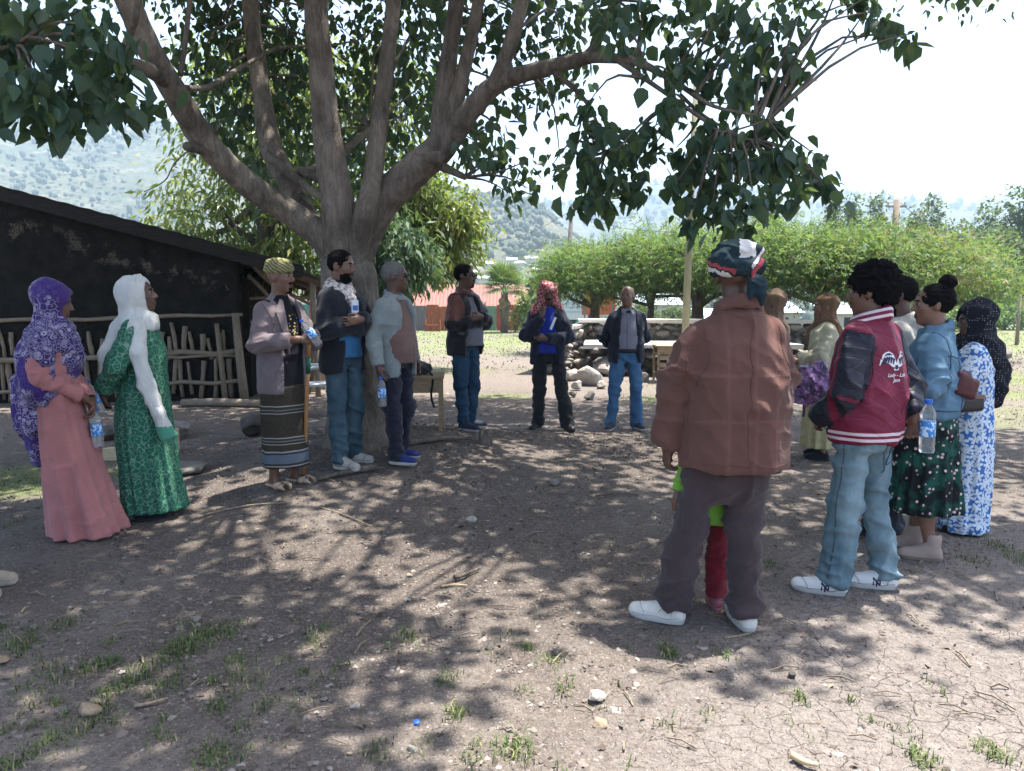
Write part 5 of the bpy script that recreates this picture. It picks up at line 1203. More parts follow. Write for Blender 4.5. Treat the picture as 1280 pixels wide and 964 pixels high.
    # --- man from behind in the rust jacket
    p = Person("tall man seen from behind in rust brown jacket and dark turban", (908, 781), 1.76, 4, -14, 4, skin_b, vox=.0068, sc=(1.0, 1.0, 1.0),
               pose=dict(elL=(-.255, .02, 1.13), wrL=(-.275, .07, .845), elR=(.235, .1, 1.15), wrR=(.06, .26, 1.14), handR=((-1, 0, 0), (0, -1, 0)), hipL=(-.09, 0, .92), kneeL=(-.17, .05, .49), ankL=(-.255, .05, .085), kneeR=(.085, .02, .49), ankR=(.075, -.04, .085), toeL=62, toeR=-2, shR=(.152, -.015, 1.352), shL=(-.152, -.015, 1.352), curlL=.9))
    p.body(0, face=True)
    t = NT("rust_canvas"); x, y, z = t.sep(); wv = t.math('MULTIPLY', t.noise(3, 2), .05); n = t.noise(4, 5, .6); ln = 0.0
    for src, c_ in ((x, .03), (x, -.09), (x, .13), (z, .985), (z, 1.19), (x, .235)): ln = t.math('MAXIMUM', ln, t.ramp(t.math('ABSOLUTE', t.math('SUBTRACT', t.math('ADD', src, wv), c_ + .025)), [(0, 1), (.014, 0)]))
    cc = t.mix(t.ramp(n, [(.3, 0), (.7, 1)]), (.085, .043, .034), (.13, .066, .052)); cc = t.mix(t.math('MULTIPLY', ln, .22), cc, (.24, .12, .1)); th = t.noise(380, 2, src=t.map((1, 1, .4))); cr = t.noise(13, 5, .6, dist=.8)
    rust = t.done(t.mix(t.math('MULTIPLY', th, .3), cc, (.09, .036, .03)), .93, t.bump(th, .2, .002, t.bump(cr, .45, .02, t.bump(ln, .3, .006))), .12, Sheen_Weight=.1)
    rj = p.coat(rust, [(.76, .25, .18, .01, -.01), (.9, .245, .175, .01, -.01), (1.1, .235, .162, .005, -.015), (1.28, .205, .15, 0, -.02), (1.36, .165, .125, 0, -.02), (1.42, .125, .105, 0, -.02), (1.46, .105, .095, 0, -.02)], .765, (.096, .088, .073), .97, name="jacket", neck=1.485, collar=(.096, .03, -.02), fold=.95, seed=14, k=.04, sh=.07)
    sm_ = cloth('rust_seam', (.105, .042, .035))
    seams(p, rj, [[(s * .16, .0, 1.42), (s * .17, -.1, 1.36), (s * .185, -.15, 1.26), (s * .22, -.10, 1.14)] for s in (-1, 1)] + [[(.005, -.2, 1.45), (.008, -.24, 1.2), (.0, -.24, 1.0), (.01, -.24, .78)], [(-.29, -.05, .80), (-.16, -.24, .80), (.01, -.26, .80), (.18, -.24, .80), (.3, -.05, .80)], [(-.11, -.05, 1.46), (0, -.13, 1.44), (.11, -.05, 1.46)], [(-.25, -.12, 1.3), (-.26, -.1, 1.05), (-.27, -.08, .8)]], sm_, .0019)
    p.trousers(cloth("plum_trousers", (.052, .036, .038), .25, 5), (.102, .084, .08), .08, .98, (.17, .125), bag=1.2, low=(-.05, .0, .74))
    p.shoes(plain("white_canvas", (.60, .57, .5), .85, .15, 30), sole_white, 'sneaker', .285); [shoe_lines(p.shoe_objs[q], plain('canvas_stitch', (.3, .28, .25), .8), s_) for q in 'LR' for s_ in (-1, 1)]
    tb = m_turban(); twh = cloth("turban_white", (.6, .58, .55), .1); tred = cloth("turban_red", (.36, .05, .06), .3); A4 = p.h
    def fill(f):
        f.ell(A4(0, -.01, .06), (.096, .112, .085), 0, M=p.HM); bands(f, p, (0, -.01, .05), .09, .108, [(-.01, -.12, .1, 1.04), (.03, -.3, -.2, 1), (.02, .15, .22, 1.03), (.055, -.25, .15, .85), (-.02, .05, -.1, 1.0)], .027, .006)
        f.ell(A4(.07, -.115, -.02), (.04, .035, .035), .01); f.chain([A4(.07, -.125, -.02), A4(.085, -.14, -.07), A4(.09, -.13, -.105)], [.03, .024, .012], .01); f.chain([A4(.05, -.125, -.03), A4(.045, -.135, -.08)], [.024, .012], .01)
    def mi(C):
        L = (C - p.J['head']) @ np.array(p.HM); o = np.zeros(len(C), int); L0 = L + .012 * (vnoise(L * 40, 4)[:, None] - .5)
        o[(L0[:, 2] > .085) & (L0[:, 0] > .0) & (L0[:, 0] < .07) & (L0[:, 1] < .02)] = 1
        s_ = L0[:, 2] + .35 * L0[:, 0]; o[(np.abs(s_ - .012) < .009) & (L0[:, 0] < -.02)] = 2; o[(np.abs(s_ + .012) < .008) & (L0[:, 0] < -.01)] = 1
        g_ = L0[:, 2] - 1.3 * L0[:, 0]; o[(np.abs(g_ + .06) < .016) & (L0[:, 0] > .05) & (L0[:, 1] < 0)] = 2; o[(np.abs(g_ + .025) < .011) & (L0[:, 0] > .05) & (L0[:, 1] < 0)] = 1
        return o
    p.wrap([tb, twh, tred], (p.J['head'] - .27, p.J['head'] + .27, fill), "turban", [(.006, (14, 14, 26), 61, None)], mi, .7)
    H['rust'] = p
    # --- child in front of him
    p = Person("small child in lime green top and red trousers behind rust jacket", (886, 763), 1.06, 2, 0, 0, skin_a, vox=.008, sc=(.66, .66, .61), pose=dict(elL=(-.2, .0, 1.14), wrL=(-.265, -.04, .98), ankR=(.07, .06, .085), kneeR=(.08, .05, .49), kneeL=(-.15, .03, .49), toeR=0, toeL=10, ankL=(-.22, .02, .085)))
    p.body(0); p.hair(hair_black, 'short'); p.coat(cloth("lime_top", (.19, .4, .05), .2), PC(.74, .165, .12), .74, (.066, .06, .052), .95, name="shirt", fold=.7); p.trousers(cloth("red_trousers", (.22, .016, .03), .25), (.1, .085, .078), .1, .80, (.15, .11)); p.shoes(cloth("pink_shoe", (.42, .13, .17), .2), plain("pink_sole", (.4, .16, .2), .7), 'flat', .27)
    # --- woman in the brown hood, beyond the rust jacket
    p = Person("woman in light brown hood mostly hidden behind rust jacket", (958, 588), 1.60, 62, 10, 0, skin_b, pose=dict(elR=(.22, .05, 1.13), wrR=(.08, .22, 1.3), elL=(-.2, .05, 1.13), wrL=(-.06, .24, 1.32), handR=((-.1, .1, 1), (0, -1, 0)), handL=((.1, .1, 1), (0, -1, 0)), shR=(.14, -.015, 1.4), shL=(-.14, -.015, 1.4)))
    p.body(0); hb = cloth("brown_hood", (.15, .092, .055), .25, 12); p.coat(hb, PC(1.0, .16, .12, .165), 1.0, (.06, .055, .05), .95, name="dress_top"); p.skirt(hb, [(1.2, .14, .11), (.9, .16, .13), (.5, .165, .15), (.05, .17, .16)], 9, .05, name="dress"); hood(p, hb, "headscarf", 1.2, 1.1, .15); p.shoes(blk, sole_dark, 'flat', .24)
    # --- woman in the cream dress
    p = Person("woman in cream dress and golden brown headscarf holding purple bag", (1024, 573), 1.585, 72, 8, 2, skin_c, pose=dict(elR=(.22, .03, 1.12), wrR=(.1, .24, 1.06), elL=(-.22, .03, 1.12), wrL=(-.1, .25, 1.05), curlR=.8, curlL=.8, handL=((.3, .9, -.2), (.9, -.3, 0))))
    p.body(0); crm = cloth("cream_dress", (.42, .39, .27), .2, 14)
    p.coat(crm, PC(.95, .19, .15), .95, (.078, .07, .06), .93, name="dress_top"); p.skirt(cloth("cream_skirt", (.42, .38, .2), .2, 18), [(1.1, .16, .13), (.9, .185, .155), (.5, .2, .18), (.13, .205, .19)], 9, .06, name="dress")
    hood(p, m_band("gold_scarf", (.12, .068, .038), (.2, .125, .07), (.075, .042, .026)), "headscarf", 1.22, 1.22, .14, loose=1.0); p.shoes(blk, sole_dark, 'flat', .26)
    H['cream'] = p
    # --- man in the cream hoodie
    p = Person("dark haired man in cream hooded top behind maroon jacket", (1108, 668), 1.66, 58, 10, -4, skin_b, vox=.009, pose=dict(elR=(.24, .05, 1.12), wrR=(.1, .2, 1.0), elL=(-.24, .05, 1.12), wrL=(-.1, .22, 1.0)))
    p.body(2); p.hair(hair_black, 'short'); ch = cloth("cream_fleece", (.52, .49, .43), .12)
    def hoodx(f): f.ell((0, -.09, 1.46), (.13, .075, .075), .03); f.ell((0, -.02, 1.53), (.08, .085, .07), .012, 'sub')
    p.coat(ch, PC(.85, .2, .15), .85, (.08, .074, .062), .95, name="hoodie", extra=hoodx, seed=16); p.trousers(cloth("ink_trousers", (.02, .025, .04), .3), (.1, .085, .075)); p.shoes(blk, sole_dark)
    # --- man in the maroon baseball jacket
    p = Person("young man in maroon quilted baseball jacket with back emblem and jeans", (1072, 739), 1.675, 35, 16, -3, skin_a, vox=.0068,
               pose=dict(elL=(-.25, -.01, 1.11), wrL=(-.17, .17, .95), shL=(-.158, -.015, 1.392), shR=(.158, -.015, 1.392), handL=((.6, .6, -.4), (.7, -.6, 0)), elR=(.25, -.07, 1.12), wrR=(.185, -.165, .975), handR=((-.15, .0, -1), (-.9, -.15, 0)), curlR=.95, kneeL=(-.115, .03, .49), kneeR=(.125, -.0, .49), ankL=(-.15, .05, .085), ankR=(.155, -.06, .085), toeL=34, toeR=-40))
    p.beard_m = hair_black; p.body(3); p.hair(hair_black, 'afro')
    mar = m_quilt("maroon_quilt", (.145, .008, .032), (.62, .5, .52)); nvy = m_quilt("navy_sleeve", (.012, .014, .024)); wst = cloth("white_rib", (.62, .5, .52), .08)
    J = p.J
    def mi(C):
        o = np.zeros(len(C), int); z, x, y = C[:, 2], C[:, 0], C[:, 1]
        for q, sx in (('L', -1), ('R', 1)):
            S, E, W = J['sh' + q], J['el' + q], J['wr' + q]
            ax = lambda a, b: (np.linalg.norm(np.cross(C - a, (b - a) / np.linalg.norm(b - a)), axis=1), ((C - a) @ (b - a)) / ((b - a) @ (b - a)))
            d1, t1 = ax(S, E); d2, t2 = ax(E, W)
            arm = ((d1 < .105) & (t1 > -.05) & (t1 < 1.1) & (sx * x > .14 + .045 * smooth(.3, 1, t1))) | ((d2 < .092) & (t2 > -.1) & (t2 < 1.1))
            stripe = arm & ((y - (S[1] + (E[1] - S[1]) * np.clip(t1, 0, 1))) > .02) & ((y - (S[1] + (E[1] - S[1]) * np.clip(t1, 0, 1))) < .062) & (sx < 0)
            o[arm] = 1; o[stripe] = 0; o[arm & (t2 > .93)] = 1
        cz = z + .30 * (y + .02); o[(z > 1.455) & (o != 1)] = 0; cb = (np.sqrt(x * x + (y + .015) ** 2) < .125)
        return o
    jac = p.coat([mar, nvy, wst], [(.84, .187, .158), (.90, .195, .166), (1.0, .212, .165), (1.15, .207, .155), (1.28, .195, .142), (1.38, .175, .118, 0, -.01), (1.45, .1, .085, 0, -.015)], .84, (.08, .076, .06), .96, name="baseball_jacket", neck=1.49, collar=(.088, .03, -.015), mi=mi, fold=1.0, seed=18, sh=.068)
    p.shirt(cloth("white_hem", (.6, .58, .58), .1), [(.82, .172, .135), (.9, .165, .13), (1.3, .13, .08), (1.40, .07, .06)], .815, name="undershirt")
    jn = p.trousers(m_denim("jeans_washed", (.045, .09, .115), (.19, .27, .30)), (.10, .083, .073), .06, .93, (.162, .122), bag=1.1); p.shoes(plain("white_leather", (.66, .65, .62), .5, .08), sole_white, 'sneaker', .30)
    st = plain('jean_stitch', (.035, .06, .075), .8); PK = lambda s: [(s * .155, -.16, .835), (s * .05, -.18, .825), (s * .055, -.18, .70), (s * .15, -.16, .71), (s * .155, -.16, .835)]
    seams(p, jn, [PK(-1), PK(1), [(-.19, .0, .9), (-.2, .01, .7), (-.19, .03, .5), (-.2, .03, .3), (-.21, .05, .1)], [(0, -.17, .84), (0, -.16, .72), (0, -.1, .66)]], st, .003)
    seams(p, jac, [[(-.11, .16, 1.02), (-.16, .14, .95), (-.19, .1, .92)]], wst, .005, 'pocket_welt')
    seams(p, jac, [[(-.14, -.02, 1.45), (-.155, -.1, 1.36), (-.165, -.13, 1.25), (-.17, -.09, 1.12)], [(.14, -.02, 1.45), (.155, -.1, 1.36), (.165, -.13, 1.25), (.17, -.09, 1.12)]], plain('piping', (.03, .012, .018), .6), .003)
    H['varsity'] = p; emblem(p, jac); shoe_mark(p)
    bottle("water bottle with blue cap held behind maroon jacket", p.world((.17, -.235, 1.06)), (.02, 0, -1), .262)
    # --- woman in the denim jacket
    p = Person("woman with hair bun in blue denim jacket and dark floral skirt", (1150, 694), 1.60, 58, 16, 0, skin_c, vox=.0075, pose=dict(elR=(.225, -.02, 1.12), wrR=(.14, .2, 1.04), elL=(-.235, -.03, 1.12), wrL=(-.14, .2, 1.05), kneeR=(.08, .02, .49), kneeL=(-.08, .02, .49), ankR=(.09, .05, .085), ankL=(-.08, -.06, .085), toeR=-12, toeL=15, curlL=.8))
    p.body(0, bare_legs=True); p.hair(hair_black, 'bun'); dn = m_denim("denim_jacket", (.045, .10, .155), (.125, .215, .29))
    dj = p.coat(dn, [(.93, .19, .155), (1.0, .2, .165), (1.12, .2, .155), (1.27, .2, .145), (1.37, .18, .12), (1.45, .1, .085, 0, -.015)], .93, (.08, .072, .06), .95, name="denim_jacket", collar=(.085, .028, -.015), seed=20, fold=1.2)
    seams(p, dj, [[(-.19, -.06, 1.32), (-.1, -.16, 1.31), (0, -.18, 1.305), (.1, -.16, 1.31), (.19, -.06, 1.32)], [(.08, -.18, 1.3), (.06, -.18, 1.1), (.05, -.19, .97)], [(-.08, -.18, 1.3), (-.06, -.18, 1.1), (-.05, -.19, .97)], [(-.22, .05, .975), (-.2, -.1, .975), (0, -.2, .975), (.2, -.1, .975), (.22, .05, .975)], [(-.15, 0, 1.45), (-.165, -.1, 1.36), (-.17, -.12, 1.25), (-.18, -.06, 1.12)], [(-.2, .05, 1.3), (-.21, .06, 1.1), (-.2, .05, .98)], [(.15, 0, 1.45), (.165, -.1, 1.36), (.17, -.12, 1.25)]], plain('denim_seam', (.03, .06, .1), .9), .004)
    p.skirt(m_floral(), [(1.05, .165, .13), (.9, .19, .165), (.6, .215, .195), (.31, .235, .215)], 13, .07, name="skirt"); p.shoes(plain("beige_suede", (.36, .27, .22), .9), plain("beige_sole", (.22, .17, .13), .8), 'boot', .27)
    bottle("clear water bottle held in front by woman in denim jacket", p.world((-.12, .27, 1.16)), (-.1, .1, -1), .22); H['denim'] = p
    # --- woman in the dotted black scarf
    p = Person("woman in black dotted headscarf and blue white leaf print dress", (1203, 664), 1.50, 55, 22, -6, skin_b, vox=.008, pose=dict(elR=(.22, .03, 1.12), wrR=(.1, .22, 1.0), elL=(-.22, .03, 1.12), wrL=(-.1, .22, 1.0)))
    p.body(0); lf = m_leafy(); p.coat(lf, PC(.95, .18, .145), .95, (.078, .07, .058), .93, name="dress_top"); p.skirt(lf, [(1.2, .155, .12), (1.0, .18, .15), (.6, .19, .17), (.02, .185, .17)], 11, .05, name="dress", shift=2)
    def tail(f): f.chain([(.02, -.1, 1.42), (.05, -.16, 1.2), (.04, -.17, 1.02)], [.09, .07, .03], .03)
    dk = m_dots(); hood(p, dk, "headscarf", 1.3, 1.28, .165, tail, loose=1.14); p.shoes(blk, sole_dark, 'flat', .24); H['dot'] = p
    # --- somebody whose shoe reaches into the photograph's left edge
    p = Person("person at the left edge showing only one beige sneaker", (-40, 741), 1.7, -92, 0, 0, skin_a, vox=.013, pose=dict(elR=(.24, -.14, 1.13), wrR=(.1, -.24, .95), elL=(-.24, -.14, 1.13), wrL=(-.1, -.24, .95), ankR=(.1, .04, .085), kneeR=(.1, .03, .49), toeR=-4))
    p.body(0, face=False); p.hair(hair_black, 'short'); p.coat(cloth("dull_shirt", (.1, .1, .11), .2), PC(.85, .19, .12), .85, (.06, .055, .05)); p.trousers(cloth("dull_trousers", (.05, .05, .06), .2)); p.shoes(plain("beige_canvas", (.33, .27, .2), .85), plain("sand_sole", (.5, .45, .38), .8), 'sneaker', .29)
    return H
CAST = cast()
# ------------------------------------------------------------------ the mud walled shed on the left
wood_m = None
def wood(name, a, b, sc=9, gr=(8, 8, 1)):
    t = NT(name); m = t.map(gr); n = t.noise(sc, 5, .65, src=m, dist=.5); n2 = t.noise(3, 3)
    c = t.mix(t.ramp(n, [(.3, 0), (.7, 1)]), a, b); c = t.mix(t.math('MULTIPLY', n2, .5), c, tuple(v * .6 for v in a))
    return t.done(c, .9, t.bump(n, .6, .006), .15)
stick_m = wood("weathered_pole", (.15, .115, .08), (.36, .29, .215)); stick_h = wood("weathered_rail", (.16, .125, .09), (.36, .295, .22), gr=(1, 8, 8)); plank_m = wood("old_plank", (.11, .075, .05), (.24, .17, .115))
SC = ground_at(303, 499); dl = at(0, 497, SC.y - .55); ang = math.atan2(SC.y - dl.y, SC.x - dl.x)
shed = thing("shed", "long dark mud plastered shed with pole rails and sloping metal roof", "shed", (SC.x, SC.y, 0), ang)
def roof_z(x): return 2.33 - .262 * x if x < 0 else 2.33 - .36 * x
t = NT("dark_mud"); n = t.noise(5, 6, .65); n2 = t.noise(38, 4, .7); x, y, z = t.sep()
c = t.mix(t.ramp(n, [(.3, 0), (.7, 1)]), (.014, .014, .013), (.034, .031, .027)); st_ = t.noise(60, 3, .7, src=t.map((1, 1, 2.6))); c = t.mix(t.ramp(st_, [(.62, 0), (.7, .5)]), c, (.11, .095, .07))
hi = t.math('SUBTRACT', t.math('ADD', z, t.math('MULTIPLY', x, .262)), 1.78); pt = t.ramp(t.noise(3.6, 5, .68), [(.54, 0), (.60, 1)]); lim = t.ramp(t.math('ABSOLUTE', hi), [(.1, 1), (.24, 0)])
c = t.mix(t.math('MULTIPLY', t.math('MULTIPLY', pt, lim), t.ramp(n2, [(.4, .1), (.6, .8)])), c, (.2, .165, .13))
mud_m = t.done(c, 1.0, t.bump(n2, .9, .03, t.bump(n, .6, .06)), .02)
nx_, nz_ = 150, 56; xs = np.linspace(-9.5, 0, nx_); U, Wv = np.meshgrid(np.linspace(0, 1, nz_), xs, indexing='ij'); Zw = U * (2.28 - .262 * Wv); 
Yw = .10 * (fbm(np.stack([Wv.ravel() * 1.3, Zw.ravel() * 1.3, 0 * Zw.ravel()], 1), 4, 4).reshape(Zw.shape) - .5) + .045 * (fbm(np.stack([Wv.ravel() * 7, Zw.ravel() * 7, 0 * Zw.ravel()], 1), 6, 3).reshape(Zw.shape) - .5)
I = np.arange(nx_ * nz_).reshape(nz_, nx_); q = np.stack([I[:-1, :-1].ravel(), I[:-1, 1:].ravel(), I[1:, 1:].ravel(), I[1:, :-1].ravel()], 1)
Vf = np.stack([Wv.ravel(), Yw.ravel(), Zw.ravel()], 1); nb = len(Vf); Vb = Vf.copy(); Vb[:, 1] = .28
edge = np.concatenate([I[0, :], I[1:, -1], I[-1, -2::-1], I[-2:0:-1, 0]]); eq = np.stack([edge, edge + nb, np.roll(edge, -1) + nb, np.roll(edge, -1)], 1)
link("wall", mesh_np("wall", np.concatenate([Vf, Vb]), np.concatenate([q, q[:, ::-1] + nb, eq]), mud_m), shed)
mb = MB(); mb.box((.0, 2.6, .95), (.09, 2.3, .95), jit=.03); mb.box((-9.4, 2.6, 2.1), (.1, 2.3, 2.1)); mb.box((-4.7, 4.9, 1.1), (4.8, .1, 1.1)); mb.build("side_wall", mud_m, shed)
tin_old = plain("dull_tin", (.045, .045, .048), .6, .4, 4, .3, 40, Metallic=.3)
mb = MB(); xsr = list(np.linspace(-9.6, 1.35, 74))
for y0 in (-.38,):
    V, F = [], []
    for i, xx in enumerate(xsr):
        zz = roof_z(xx) + .02 + (.007 if i % 2 else -.007)
        for yy, dz in ((-.38, 0), (5.4, -.36)): V += [(xx, yy, zz + dz), (xx, yy, zz + dz + .005)]
    for i in range(len(xsr) - 1):
        a, b = i * 4, i * 4 + 4; F += [(a, a + 2, b + 2, b), (a + 1, b + 1, b + 3, a + 3), (a, b, b + 1, a + 1), (a + 2, a + 3, b + 3, b + 2)]
    mb.add(V, F)
mb.build("roof", tin_old, shed)
for y_, n_ in ((-.30, 'f'), (.6, 'm'), (2.2, 'm'), (4.4, 'm')):
    mb = MB(); mb.tube([(xx, y_, roof_z(xx) - .055 - .062 * max(y_, 0)) for xx in (-9.5, -6, -3, 0, 1.25)], [.05, .045, .05, .042, .04], 7, jit=.1); mb.build("roof_beam", plank_m, shed, True)
mb = MB(); mb.box((-4.3, -.345, 2.33 + 4.3 * .262 - .082), (5.5, .012, .10), Matrix.Rotation(math.atan(.262), 3, 'Y')); mb.build("fascia_board", wood("dark_board", (.02, .018, .016), (.05, .045, .04), gr=(1, 8, 8)), shed)
def irregular(p0, p1, r, nseg=9, wob=.02):
    P = np.linspace(p0, p1, nseg) + rng.normal(size=(nseg, 3)) * wob * np.array([1, .5, 1]); return P, r * (.8 + .4 * rng.random(nseg))
for z0, z1, r in ((1.16, 1.34, .03), (.61, .76, .042), (.66, .71, .026), (.10, .33, .03)):
    for xa, xb in ((-9.3, -4.6), (-4.9, .05)):
        k = lambda xx: z0 + (z1 - z0) * (xx + 6) / 6
        mb = MB(); P, rr = irregular((xa, -.10, k(xa)), (xb, -.11, k(xb)), r, 12, .014); mb.tube(P, rr, 7); mb.build("rail", stick_h, shed, True)
for i in range(150):
    xx = -9.2 + i * .0612 + random.uniform(-.03, .03)
    if random.random() < .10 or (i // 9) % 7 == 4: continue
    lo, hi = ((random.uniform(.03, .12), random.uniform(.6, .72)), (random.uniform(.62, .74), random.uniform(.95, 1.25)))[i % 2]
    if i % 2 and random.random() < .2: continue
    mb = MB(); P, rr = irregular((xx, -.045, lo), (xx + random.uniform(-.07, .07), -.045, hi), random.uniform(.026, .045), 4, .005); mb.tube(P, rr, 6, jit=.12); mb.build("stake", stick_m, shed, True)
for xx, hh, rr in ((-.02, 1.36, .06), (-.30, 1.2, .04)):
    mb = MB(); mb.tube([(xx + .08, -.12, -.1), (xx + .03, -.12, .6), (xx - .02, -.11, hh)], [rr * 1.15, rr, rr * .9], 9, jit=.1); mb.build("post", stick_m, shed, True)
# open porch under the roof's low end
for (a, b, r) in (((.15, .2, 2.15), (1.0, 1.2, 1.15), .04), ((.1, .3, 1.95), (1.1, .9, .75), .035), ((.2, 1.6, 1.9), (1.2, 2.2, 1.3), .03), ((1.15, .1, 0), (1.12, .1, 1.9), .05), ((1.15, 2.6, 0), (1.12, 2.6, 2.05), .05), ((1.2, 4.6, 0), (1.15, 4.6, 2.1), .05), ((.1, .4, 1.6), (1.1, 2.8, 1.62), .03), ((.1, .4, 1.2), (1.15, 2.6, 1.15), .028), ((1.1, .1, 1.3), (1.15, 4.6, 1.35), .03), ((1.1, .1, .55), (1.15, 4.6, .6), .03)):
    mb = MB(); P, rr = irregular(a, b, r, 6, .012); mb.tube(P, rr, 7, jit=.1); mb.build("pole", stick_m, shed, True)
for i in range(16):
    mb = MB(); y0 = 2.7 + i * .13; mb.box((1.12 + random.uniform(-.03, .03), y0, random.uniform(.55, .8)), (.014, .055, random.uniform(.5, .75)), jit=.012); mb.build("plank", plank_m, shed)
# boards and a plastic chair piled in the porch's shade
pl = thing("plank_stack", "stack of brown boards leaning in the porch behind blazer man", "boards", (SC.x + .75, SC.y + .5, 0), ang)
for i in range(6):
    mb = MB(); mb.box((i * .13 - .3, i * .06, .62 + .03 * (i % 3)), (.06, .014, .62), Euler((R(-12), R(random.uniform(-3, 3)), 0)).to_matrix(), jit=.006); mb.build("board", plank_m, pl)
ch = thing("plastic_chair", "pale plastic chair with curved arms behind scarf man", "chair", at(398, 508, 10.2) * 1.0, R(-60)); ch.location.z = g1(ch.location.x, ch.location.y); wp = plain("pale_plastic", (.5, .5, .5), .5, .1)
for sx in (-1, 1):
    mb = MB(); mb.tube(spline([(sx * .24, .25, 0), (sx * .25, .24, .42), (sx * .27, .2, .62), (sx * .27, -.12, .66), (sx * .25, -.24, .6)], 14), .022, 7); mb.build("arm", wp, ch, True)
    mb = MB(); mb.tube([(sx * .24, -.26, 0), (sx * .22, -.22, .42), (sx * .22, -.32, .86)], .022, 7); mb.build("leg", wp, ch, True)
mb = MB(); mb.box((0, 0, .42), (.23, .23, .014)); mb.build("seat", wp, ch); mb = MB()
for i in range(5): mb.box((-.16 + i * .08, -.28, .66), (.025, .01, .2), Euler((R(12), 0, 0)).to_matrix())
mb.build("backrest", wp, ch)

# ------------------------------------------------------------------ stones
def rock(c, r, seed, sub=2, flat=.75, M=None, sharp=.28):
    b = bmesh.new(); bmesh.ops.create_icosphere(b, subdivisions=sub, radius=1.0)
    P = np.array([v.co[:] for v in b.verts]); F = [[v.index for v in f.verts] for f in b.faces]; b.free()
    rg = np.random.default_rng(seed); K = unit(rg.normal(size=(13, 3)))
    for k in K:                                    # flat broken faces
        d = P @ k; lim = .5 + .32 * rg.random(); m = d > lim; P[m] -= np.outer((d[m] - lim) * .95, k)
    P *= 1 + sharp * (vnoise(P * 1.7 + seed, seed) - .5)[:, None]
    P *= np.array([r, r * (.7 + .5 * rg.random()), r * flat])
    if M is not None: P = P @ np.array(M).T
    return P + np.array(c), F
def stone_mat(name, a, b):
    t = NT(name); n = t.noise(9, 6, .65); n2 = t.noise(45, 4, .6); r = t.n("ShaderNodeObjectInfo").outputs["Random"]
    c = t.mix(t.ramp(n, [(.3, 0), (.7, 1)]), a, b); c = t.mix(t.math('MULTIPLY', r, .45), c, tuple(v * .5 for v in a))
    return t.done(c, .95, t.bump(n2, .6, .01, t.bump(n, .6, .03)), .1)
stone_grey = stone_mat("grey_stone", (.14, .125, .11), (.30, .275, .245)); stone_pale = stone_mat("pale_stone", (.27, .24, .21), (.44, .40, .35)); stone_tan = stone_mat("tan_stone", (.27, .2, .13), (.42, .33, .23)); stone_dark = stone_mat("dark_stone", (.07, .062, .055), (.2, .175, .15))
def stone_thing(label, px, py, wpx, mat, seed, flat=.62, group=None, sink=.3, name="stone"):
    g = ground_at(px, py); r = wpx * g.y / FPX * .5; P, F = rock((0, 0, r * flat * (1 - sink)), r, seed, 3, flat)
    o = link(name, mesh_np(name, P, np.array(F), mat, None, True), None, g, (0, 0, seed)); o.data.polygons.foreach_set("use_smooth", np.zeros(len(F), bool)); tag(o, label, "stone", group); return o
stone_thing("round grey boulder behind green dress woman by shed", 212, 548, 66, stone_grey, 3, .5)
stone_thing("flat grey stone slab beside hem of green dress", 236, 590, 52, stone_grey, 4, .35)
stone_thing("grey boulder to the side of the blazer man's knees", 318, 545, 52, stone_dark, 5, .7)
stone_thing("grey stone between pink dress and green dress", 146, 548, 46, stone_dark, 8, .5)
stone_thing("tan smooth stone on dirt in front corner among grass tufts", 112, 892, 36, stone_tan, 6, .6)
stone_thing("brown stone half buried at the left picture edge near grass", 2, 828, 22, stone_tan, 9, .5)
stone_thing("flat pale stone standing in gravel below the dirt circle's middle", 746, 876, 28, stone_pale, 7, .5)
stone_thing("small brown stone just below the flat pale stone", 749, 908, 22, stone_tan, 10, .6)
stone_thing("small dark stone on cracked mud in front of baseball jacket man", 990, 846, 18, stone_dark, 11, .8)
stone_thing("pale pebble on gravel near lower picture edge", 516, 940, 18, stone_pale, 12, .6)
stone_thing("pale pebble in the shaded middle of the dirt circle", 590, 652, 16, stone_pale, 13, .6)
stone_thing("grey pebble near the small tree stump", 692, 606, 22, stone_grey, 14, .5)
stone_thing("white pebble beside tan stone's grass tufts", 444, 885, 14, stone_pale, 15, .6)
stone_thing("small black lump lying on the dirt", 612, 812, 15, stone_dark, 16, .6)
for i, (px, py, w, lab) in enumerate([(716, 476, 26, 'pale broken stone at inner end of the rubble heap'), (737, 482, 36, 'largest angular pale boulder in the rubble heap'), (757, 470, 34, 'upright square pale boulder at back of the rubble heap'), (727, 464, 26, 'tilted pale stone below the terrace ledge corner'), (771, 478, 22, 'low pale stone at the feet of bright jeans man'), (742, 463, 22, 'pale stone wedged between boulder and terrace wall'), (722, 488, 18, 'small pale stone at front of the rubble heap'), (752, 486, 16, "small wedge of stone at the big boulder's foot"), (806, 478, 18, 'low stone by the wooden desk behind bald man'), (737, 500, 18, 'lone grey stone on dirt ahead of the rubble'), (716, 497, 14, 'little grey stone between lone stone and headscarf man'), (765, 462, 20, 'flat pale stone leaning on the terrace step'), (826, 486, 14, 'small grey stone before the desk leg')]):
    stone_thing(lab, px, py, w, stone_pale if i < 8 else stone_grey, 30 + i, .8, 'rubble stones before the terrace wall', .2, 'boulder')
